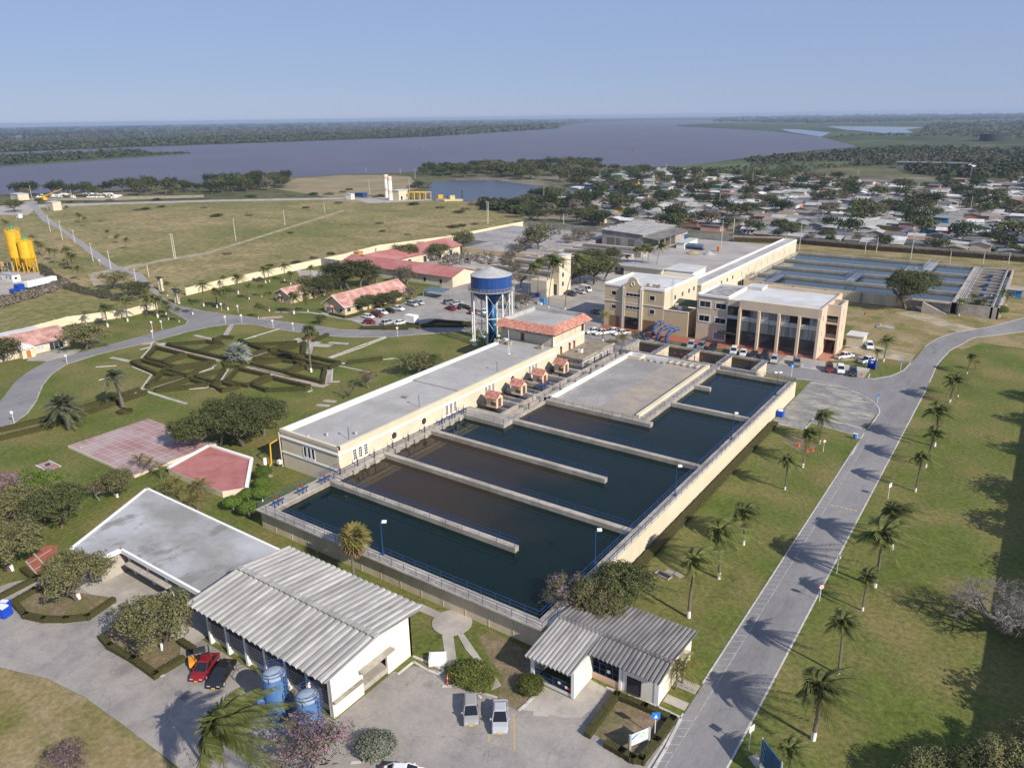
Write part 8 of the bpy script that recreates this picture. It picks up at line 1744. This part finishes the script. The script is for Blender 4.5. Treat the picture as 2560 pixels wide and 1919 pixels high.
# tanker truck below the silos
p = at('L1', 380, 915); q = at('L1', 230, 950); tk = thing('tanker_truck', 'blue cab truck with white trailer below the silos', 'truck', (p.x,p.y,0)); d = (q-p).normalized(); a = atan2(d.y,d.x)
MB().obox((p.x-d.x*6,p.y-d.y*6), 13, 2.5, 1.2, 3.2, a).build('trailer', WHITE, tk); MB().obox((p.x+d.x*3,p.y+d.y*3), 2.6, 2.4, .6, 3.0, a).build('cab', mat('deep_blue', (.01,.06,.35), None, 1, .4), tk); MB().obox((p.x+d.x*5.4,p.y+d.y*5.4), 2.4, 2.0, .6, 1.7, a).build('bonnet', mat('deep_blue', (0,0,0)), tk)
for k in (-11,-9.5,-.5,.9,5.3):
    for s in (-1,1): cx, cy = p.x+d.x*k-d.y*s*1.1, p.y+d.y*k+d.x*s*1.1; MB().tube((cx+d.y*.15,cy-d.x*.15,.5),(cx-d.y*.15,cy+d.x*.15,.5),.5,n=10).build('wheel', RUBBER, tk)
# forklift
p = at('FL', 330, 1230); fk = thing('forklift', 'yellow forklift beside the red sedan', 'forklift', (p.x+.4,p.y+.6,0), 0); fx, fy = p.x+.4, p.y+.6; u = Vector((.5,.86,0)).normalized(); s = Vector((-u.y,u.x,0)); a = atan2(u.y,u.x)
MB().obox((fx-u.x*.7,fy-u.y*.7), .9, 1.25, .35, 1.15, a).build('counterweight', ORNG, fk); MB().obox((fx+u.x*.35,fy+u.y*.35), 1.3, 1.15, .35, .8, a).build('chassis', ORNG, fk); MB().obox((fx-u.x*.1,fy-u.y*.1), .5, .5, .8, 1.4, a).build('seat', BLACKP, fk)
mb = MB()
for l in (-.45,.75):
    for w_ in (-.5,.5): q = Vector((fx,fy,0))+u*l+s*w_; mb.tube((q.x,q.y,.8),(q.x,q.y,2.15),.04,n=4)
mb.obox((fx+u.x*.15,fy+u.y*.15), 1.3, 1.1, 2.12, 2.18, a); mb.build('overhead_guard', DARKM, fk); mb = MB()
for w_ in (-.4,.4): q = Vector((fx,fy,0))+u*1.15+s*w_; mb.tube((q.x,q.y,.1),(q.x,q.y,2.3),.07,n=4); mb.tube((q.x,q.y,.12),(q.x+u.x*1.1,q.y+u.y*1.1,.12),.06,n=4)
mb.build('mast', DARKM, fk)
for l in (-.7,.8):
    for w_ in (-.55,.55): q = Vector((fx,fy,0))+u*l+s*w_; MB().tube((q.x-s.x*.12,q.y-s.y*.12,.34),(q.x+s.x*.12,q.y+s.y*.12,.34),.33,n=10).build('wheel', RUBBER, fk)
# ================================================================== SIGNS, BINS, SMALL THINGS
def sign(fr, x, y, h, lab, face='round', colr=WHITE, rz=.6, size=.62, cat='sign', grp='road signs', inner=None, z=0):
    g = at(fr, x, y, z); t = thing('road_sign', lab, cat, (g.x,g.y,z), 0, grp); MB().tube((g.x,g.y,z),(g.x,g.y,z+h),.05,n=5).build('post', WHITE, t)
    c, s_ = cos(rz), sin(rz); n = 16 if face == 'round' else 4; k0 = 0 if face == 'round' else pi/4; R_ = size/2*(1 if face == 'round' else 1.414)
    P = [(R_*cos(2*pi*i/n+k0), R_*sin(2*pi*i/n+k0)) for i in range(n)]; off = .05
    mb = MB(); V = [(g.x+u*c+off*s_, g.y+u*s_-off*c, z+h+v) for u, v in P]+[(g.x+u*c+(off+.03)*s_, g.y+u*s_-(off+.03)*c, z+h+v) for u, v in P]
    mb.add(V, [tuple(range(n-1,-1,-1)), tuple(range(n,2*n))]+[(i,(i+1)%n,n+(i+1)%n,n+i) for i in range(n)]); pl = mb.build('sign_plate', colr, t)
    if inner:
        mi, k, off2 = inner; MB().add([(g.x+u*c*k+(off+.036)*s_, g.y+u*s_*k-(off+.036)*c, z+h+v*k) for u, v in P], [tuple(range(n))]).build('sign_face', mi, pl)
    return t, g
def text(parent, s, size, loc, rot, m):
    cu = bpy.data.curves.new('lettering', 'FONT'); cu.body = s; cu.size = size; cu.extrude = .004; cu.align_x = 'CENTER'; cu.align_y = 'CENTER'
    tmp = bpy.data.objects.new('lettering', cu); COL.objects.link(tmp); dg = bpy.context.evaluated_depsgraph_get(); me = bpy.data.meshes.new_from_object(tmp.evaluated_get(dg)); bpy.data.objects.remove(tmp)
    me.materials.clear(); me.materials.append(m); o = bpy.data.objects.new('lettering', me); COL.objects.link(o); o.parent = parent; o.location = loc; o.rotation_euler = rot; return o
t, g = sign('A9', 890, 596, 2.3, 'round speed limit sign with red rim at the road edge', 'round', mat('sign_red', (.40,.03,.03)), .75, .8, inner=(WHITE,.76,0))
text(t, '30', .34, (.09*sin(.75), -.09*cos(.75), 2.3), (pi/2,0,.75), DARKM)
t, g = sign('A0', 912, 842, 2.3, 'round prohibition sign on the lawn near the bare patch', 'round', mat('sign_red', (0,0,0)), .7, .7, inner=(WHITE,.74,0)); 
for i, (fr, x, y, h) in enumerate((('A9',1000,418,2.7),('A9',440,1540,2.7),('A0',1325,1142,2.6),('K',1740,1100,2.5))): sign(fr, x, y, h, '%s square white sign board from the camera beside the road' % ['Second','Nearest','Third','Farthest'][i], 'sq', WHITE, 1.2, .75)
for i, (fr, x, y, h, lab) in enumerate((('E',763,572,3.0,'blue square sign on a white post at the basin corner'),('SG',928,862,2.9,'blue square sign in the notice board bed'),('A0',1405,322,2.3,'blue sign on the grass island by the bend'),('A0',1258,532,2.0,'small blue sign at the plaza kerb'))):
    t, g = sign(fr, x, y, h, lab, 'sq', SIGNB, .6, .85 if i < 2 else .6, z=0)
    if i < 2: c, s_ = cos(.6), sin(.6); L_ = t.location; MB().poly([(g.x+u*c+.095*s_, g.y+u*s_-.095*c, h+v) for u, v in ((-.2,-.26),(.2,-.26),(.07,.02),(.0,.24),(-.07,.02))]).build('white_symbol', WHITE, t)
for i, (fr, x, y, h, rd) in enumerate((('GL',793,432,2.5,1),('GL',1795,222,2.4,1),('GL',2018,207,2.5,1),('GL',783,308,2.6,0),('GL',915,297,2.6,0),('G2',460,277,2.4,0),('G2',740,322,2.5,0),('G2',2180,402,2.8,0),('A4',92,660,2.6,1),('A4',430,280,2.3,0),('A4',-2,1010,2.4,1),('L1',1385,575,2.4,1),('A1',1415,1345,2.4,1),('A1',1520,1358,2.4,0))): sign(fr, x, y, h, '%s white traffic sign around the loop road' % ord_(i+1).capitalize(), 'round' if rd else 'sq', WHITE, .55, .75 if rd else .6, grp='white signs around the loop road')
# notice board
a, b = at('SG', 598, 1058), at('SG', 848, 952); a.z = b.z = 0; nb = thing('notice_board', 'white notice board with blue swoosh and green map in the hedged bed', 'sign', tuple((a+b)/2)); d = (b-a); L_ = d.length; d.normalize(); an = atan2(d.y,d.x); nv = Vector((d.y,-d.x,0))
for q in (a, b): MB().obox((q.x,q.y), .22, .22, 0, 2.25, an).build('post', GALV, nb)
c = (a+b)/2; MB().obox((c.x,c.y), L_-.2, .1, .85, 2.2, an).build('panel', mat('panel_white', (.70,.73,.74), None, 1, .5), nb)
def decal(pts, m, nm, k=.056): MB().poly([tuple(a+d*(u*L_)+nv*k+Vector((0,0,.85+1.35*v))) for u, v in pts]).build(nm, m, nb)
decal([(.08,.5),(.08,.72),(.3,.9),(.56,.97),(.4,.84),(.2,.66)], SIGNB, 'blue_swoosh')
LG = mat('leaf_green_print', (.25,.55,.12), None, 1, .6)
for u, v in ((.55,.62),(.66,.75),(.62,.5),(.75,.62),(.85,.7),(.7,.82),(.5,.5)): decal([(u+.05*cos(k*1.256),v+.07*sin(k*1.256)) for k in range(5)], LG, 'green_patch')
for k in range(4): decal([(.14,.18+k*.07),(.14,.205+k*.07),(.45,.205+k*.07),(.45,.18+k*.07)][::-1], mat('print_grey', (.45,.47,.5), None, 1, .6), 'print_line')
decal([(.7,.4),(.86,.4),(.86,.44),(.7,.44)], mat('print_purple', (.35,.12,.4), None, 1, .6), 'print_line')
decal([(.62,.06),(.93,.06),(.93,.1),(.62,.1)], SIGNB, 'print_line')
# roadside billboard, seen nearly edge on
bbq = thing('billboard', 'blue roadside billboard with white lettering at the bottom right', 'sign', (-13.4,58.2,0)); A_, B_ = at('A9',528,1470,3.4), at('A9',652,1625,3.4); A_.z = B_.z = 0; d = (B_-A_).normalized(); an = atan2(d.y,d.x)
MB().obox(((A_.x+B_.x)/2,(A_.y+B_.y)/2), (B_-A_).length, .1, .7, 3.4, an).build('panel', mat('billboard_blue', (.03,.085,.16), (.05,.13,.22), 1, .6), bbq)
for q in (A_, B_): MB().obox((q.x,q.y), .14, .14, 0, 3.5, an).build('post', GALV, bbq)
mb = MB()
for k in range(5): mb.tube((A_.x+.5,A_.y-.6,.7*k),(A_.x,A_.y,.7*k+.5),.03,n=4)
mb.build('brace', GALV, bbq); MB().obox((A_.x-.3,A_.y+.2), 1.6, 1.0, .1, .3, an).build('plinth', CONC2, bbq)
# bins and bits
def dumpster(fr, x, y, lab, rz=.4, s_=1.0):
    g = at(fr, x, y); t = thing('refuse_bin', lab, 'bin', (g.x,g.y,.1), rz, 'blue refuse bins'); BL = mat('bin_blue', (.015,.07,.50), None, 1, .45)
    def lb(x0,x1,y0,y1,z0,z1): return [(g.x+(a*cos(rz)-b*sin(rz))*s_, g.y+(a*sin(rz)+b*cos(rz))*s_, .1+z*s_) for z in (z0,z1) for a, b in ((x0,y0),(x1,y0),(x1,y1),(x0,y1))]
    mb = MB(); FF = [(0,3,2,1),(4,5,6,7),(0,1,5,4),(1,2,6,5),(2,3,7,6),(3,0,4,7)]
    for q in ((-.8,.8,-.6,-.52,.15,1.3),(-.8,.8,.52,.6,.15,1.3),(-.8,-.72,-.52,.52,.15,1.3),(.72,.8,-.52,.52,.15,1.3),(-.8,.8,-.6,.6,.1,.18)): mb.add(lb(*q), FF)
    mb.build('body', BL, t); MB().add(lb(-.6,.5,-.45,.45,.9,1.35), FF).build('refuse_bags', mat('white_bags', (.70,.72,.75), None, 1, .5), t)
    mb = MB()
    for a in (-.6,.6):
        for b in (-.45,.45): mb.add(lb(a-.08,a+.08,b-.05,b+.05,0,.16), FF)
    mb.build('castors', RUBBER, t)
dumpster('A7', 28, 690, 'blue refuse bin full of white bags at the left edge', .3, 1.1); dumpster('A7', 36, 640, 'second blue refuse bin behind at the left edge', .5, .8); dumpster('E', 610, 1110, 'blue refuse bin against the right basin wall', 1.57, 1.0)
g = at('E', 1870, 455); kb = thing('bin_shelter', 'blue sheet metal bin shelter by the office bend', 'shelter', (g.x,g.y,0)); part('panel', mat('bin_blue', (0,0,0)), (g.x-.9,g.x+.8,g.y+.7,g.y+.8,0,2.1), (g.x+.8,g.x+.9,g.y-.6,g.y+.8,0,2.1), (g.x-1.0,g.x-.9,g.y-.2,g.y+.8,0,2.1), parent=kb); MB().tube((g.x-1,g.y,2.12),(g.x+.9,g.y,2.12),.16,n=8).build('curved_roof', mat('bin_blue', (0,0,0)), kb); part('sign_plate', WHITE, (g.x-.3,g.x+.3,g.y-.25,g.y-.2,1.6,2.0), parent=kb)
g = at('E', 1640, 1420); lbn = thing('litter_bin', 'small white and blue litter bin at the lawn corner', 'bin', (g.x,g.y,0)); part('frame', WHITE, (g.x-.42,g.x-.36,g.y-.05,g.y+.05,0,1.1), (g.x+.36,g.x+.42,g.y-.05,g.y+.05,0,1.1), (g.x-.42,g.x+.42,g.y-.2,g.y+.2,1.1,1.16), parent=lbn); MB().cyl(g.x,g.y,.25,1.0,.32,n=12).build('drum', SIGNB, lbn)
for i, (fr, x, y) in enumerate((('E',1742,545),('E',865,1530),('E',980,1600),('E',1055,1590))):
    g = at(fr, x, y); t = thing('traffic_cone', ['orange traffic cone beside the black jeep', 'left orange cone on the bare patch', 'middle orange cone on the bare patch', 'right orange cone on the bare patch'][i], 'cone', (g.x,g.y,0), 0, 'orange cones'); CO = mat('cone_orange', (.68,.12,.05), None, 1, .5); MB().cyl(g.x,g.y,.1,.95,.22,.05,10).build('cone', CO, t); MB().box(g.x-.28,g.x+.28,g.y-.28,g.y+.28,.08,.13).build('base', CO, t); MB().cyl(g.x,g.y,.5,.65,.135,.11,10,False).build('band', WHITE, t)
for i, (x, y) in enumerate(((212,400),(262,362))):
    g = at('CS', x, y); t = thing('marker_post', ['left orange marker post by the clipped shrub', 'right orange marker post by the clipped shrub'][i], 'post', (g.x,g.y,.1), 0, 'orange marker posts'); MB().cyl(g.x,g.y,.1,.45,.2,.07,8).build('base', mat('cone_orange', (0,0,0)), t); MB().tube((g.x,g.y,.4),(g.x+.06,g.y+.05,1.45),.055,n=6).build('post', mat('cone_orange', (0,0,0)), t); MB().tube((g.x+.03,g.y+.025,.95),(g.x+.04,g.y+.035,1.12),.06,n=6).build('band', WHITE, t)
g = at('A8', 625, 985); tag(MB().obox((g.x,g.y), 2.0, 1.5, .05, .95, .65).obox((g.x,g.y), 1.7, 1.25, .95, 1.02, .65).build('valve_chamber', WHITE), 'white painted valve chamber block on the lawn by the warehouse', 'box')
g = at('S', 1720, 190); vt = thing('open_trench_box', 'open concrete trench box on the lawn beside the basin', 'pit', (g.x,g.y,0)); an = -.2
for q in ((0,.5,2.3,.12),(0,-.5,2.3,.12)): MB().obox((g.x-q[1]*sin(an),g.y+q[1]*cos(an)), q[2], q[3], .05, .3, an).build('side', CONC2, vt)
for q in (-1.1,1.1): MB().obox((g.x+q*cos(an),g.y+q*sin(an)), .12, 1.1, .05, .3, an).build('end', CONC2, vt)
MB().obox((g.x,g.y), 2.1, .9, .05, .07, an).build('bottom', DARKM, vt)
for i, (x, y) in enumerate(((1800,150),(1900,185))): g = at('S', x, y); tag(MB().obox((g.x,g.y), 1.3, .9, .06, .16, -.15-.2*i).build('cover_slab', CONC2), ['left loose concrete cover slab beside the open trench box', 'right loose concrete cover slab beside the open trench box'][i], 'slab', 'loose cover slabs')
g = at('R', 1950, 990); cs = thing('inspection_chamber', 'flat concrete inspection chamber on the dry lawn behind the offices', 'slab', (g.x,g.y,0)); MB().obox((g.x,g.y), 4.6, 3.4, .05, .4, .1).build('slab', CONC, cs); MB().cyl(g.x-1.6,g.y+.8,.4,.8,.35,n=8).build('vent', CONC2, cs)
g = at('D', 990, 1015); tag(MB().tube((g.x-2.5,g.y-1,1),(g.x+2.5,g.y+1,1),.75,n=10).build('blue_vessel', mat('deep_blue', (0,0,0))), 'dark blue steel vessel lying by the cream stair block', 'tank')
g = at('D', 1130, 1120); kx = thing('blue_kiosk', 'blue and white security kiosk beside the drive', 'kiosk', (g.x,g.y,0)); part('wall', mat('kiosk_blue', (.05,.2,.45), None, 1, .6), (g.x-.9,g.x+.9,g.y,g.y+1.6,0,2.3), parent=kx); part('white_panel', WHITE, (g.x-1.4,g.x+.3,g.y-.6,g.y-.1,0,.9), parent=kx)
# hydrants
for i, (fr, x, y) in enumerate((('GL',818,285),('R',1670,815))): g = at(fr, x, y); tag(MB().cyl(g.x,g.y,0,.75,.2,.17,10).lathe(g.x,g.y,[(.2,.75),(.15,.9),(.02,1.0)],10).tube((g.x-.32,g.y,.55),(g.x+.32,g.y,.55),.09,n=6).build('fire_hydrant', REDM), ['red fire hydrant on the lawn by the gate', 'red fire hydrant on the dry lawn by the far basin'][i], 'hydrant', 'red hydrants')
# scrap heap and pipe stacks in the store yard
r = random.Random(9); mb = MB()
for i in range(170):
    g = at('Q', r.uniform(1150,1850), r.uniform(1310,1450)); k = r.random(); h = r.uniform(.3,1.4)
    if k < .5: mb.obox((g.x,g.y), r.uniform(.5,1.6), r.uniform(.3,1), 0, h, r.uniform(0,3))
    elif k < .8: mb.tube((g.x,g.y,.3),(g.x+r.uniform(-1.5,1.5),g.y+r.uniform(-1.5,1.5),.3+r.uniform(0,.8)),.25,n=7)
    else:
        R_ = r.uniform(.6,1.3); az = r.uniform(0,3)
        for q in range(12): a, b = 2*pi*q/12, 2*pi*(q+1)/12; mb.tube((g.x+R_*cos(a)*cos(az),g.y+R_*cos(a)*sin(az),R_+R_*sin(a)),(g.x+R_*cos(b)*cos(az),g.y+R_*cos(b)*sin(az),R_+R_*sin(b)),.13,n=5)
tag(mb.build('scrap_heap', mat('scrap_metal', (.09,.085,.08), (.16,.14,.12), .4, .8)), 'heaps of scrap pipes and rings in the store yard', 'scrap', kind='stuff')
for i, (x, y) in enumerate(((1480,180),(1700,130),(1790,105))):
    g = at('M', x, y); t = thing('pipe_stack', '%s stack of black pipes from the left along the field wall' % ord_(i+1).capitalize(), 'pipes', (g.x,g.y,0), 0, 'black pipe stacks')
    for k in range(6): MB().tube((g.x+(k % 3)*.9-.9,g.y-5,.45+.8*(k//3)),(g.x+(k % 3)*.9-.9,g.y+5,.45+.8*(k//3)),.42,n=8).build('pipe', BLACKP, t)
g = at('M', 1355, 240); tag(MB().box(g.x-2,g.x+2,g.y-1.5,g.y+1.5,0,2.6).box(g.x-2.1,g.x+2.1,g.y-1.6,g.y+1.6,2.6,2.75).build('ochre_container', mat('ochre_steel', (0,0,0))), 'ochre container at the end of the red roofed store', 'container')
g = at('M', 850, 400); mur = thing('mural_wall', 'grey and blue painted yard wall behind the palms', 'wall', (g.x,g.y,0)); MB().box(g.x-8,g.x+8,g.y+6,g.y+6.3,0,3.2).build('wall', CONCG, mur); MB().box(g.x-1,g.x+8,g.y+5.9,g.y+6.0,0,1.5).build('blue_panel', BLUE, mur); MB().box(g.x-1,g.x+8,g.y+5.9,g.y+6.0,1.5,3.0).build('picture_panel', mat('faded_mural', (.42,.38,.36), (.25,.22,.22), .8, .8), mur)
sheet('small_court', ats('M', [(500,420),(780,420),(950,470),(900,540),(560,520)]), .09, CONCP)
# riverside pipe yard: white pipes
r = random.Random(3); mb = MB()
for i in range(60): g = at('L0', r.uniform(500,1700), r.uniform(470,525)); mb.tube((g.x,g.y,.5),(g.x+r.uniform(2,5),g.y+r.uniform(-2,3),.5),.5,n=6)
tag(mb.build('concrete_pipes', WHITE), 'scatter of white concrete pipes along the river bank', 'pipes', kind='stuff')
g = at('L0', 600, 560); cr_ = thing('mobile_crane', 'yellow mobile crane by the river guard house', 'crane', (g.x,g.y,0)); MB().box(g.x-5,g.x+4,g.y-1.5,g.y+1.5,.6,2.6).build('carrier', YELL, cr_); MB().tube((g.x-2,g.y,2.6),(g.x+14,g.y+10,9),.5,.25,5).build('boom', YELL, cr_)
# storage hall just outside the frame on the right: its shadow crosses the lawn
hall = thing('storage_hall', 'long storage hall right of the lawn, outside the frame', 'building', (28,130,0)); MB().box(16.2,40,40,196,0,8.6).build('wall', CREAM, hall); MB().box(15.9,40.3,39.7,196.3,8.6,8.95).build('roof', FLATR, hall)
# ================================================================== HAZE
hz = MB().box(-16900,15900,-3400,17900,-1,66).build('haze', mat('haze_dummy', (.5,.5,.5)), kind='stuff'); hz.data.materials.clear()
hm_ = bpy.data.materials.new('haze_air'); hm_.use_nodes = True; nt = hm_.node_tree
for n_ in list(nt.nodes):
    if n_.type == 'BSDF_PRINCIPLED': nt.nodes.remove(n_)
pv = nt.nodes.new('ShaderNodeVolumePrincipled'); pv.inputs['Color'].default_value = (.62,.77,1.0,1); pv.inputs['Density'].default_value = 8.5e-5; pv.inputs['Anisotropy'].default_value = .2
nt.links.new(pv.outputs[0], nt.nodes['Material Output'].inputs['Volume']); hz.data.materials.append(hm_)
tag(hz, 'thin pale blue haze over the river plain', 'haze')
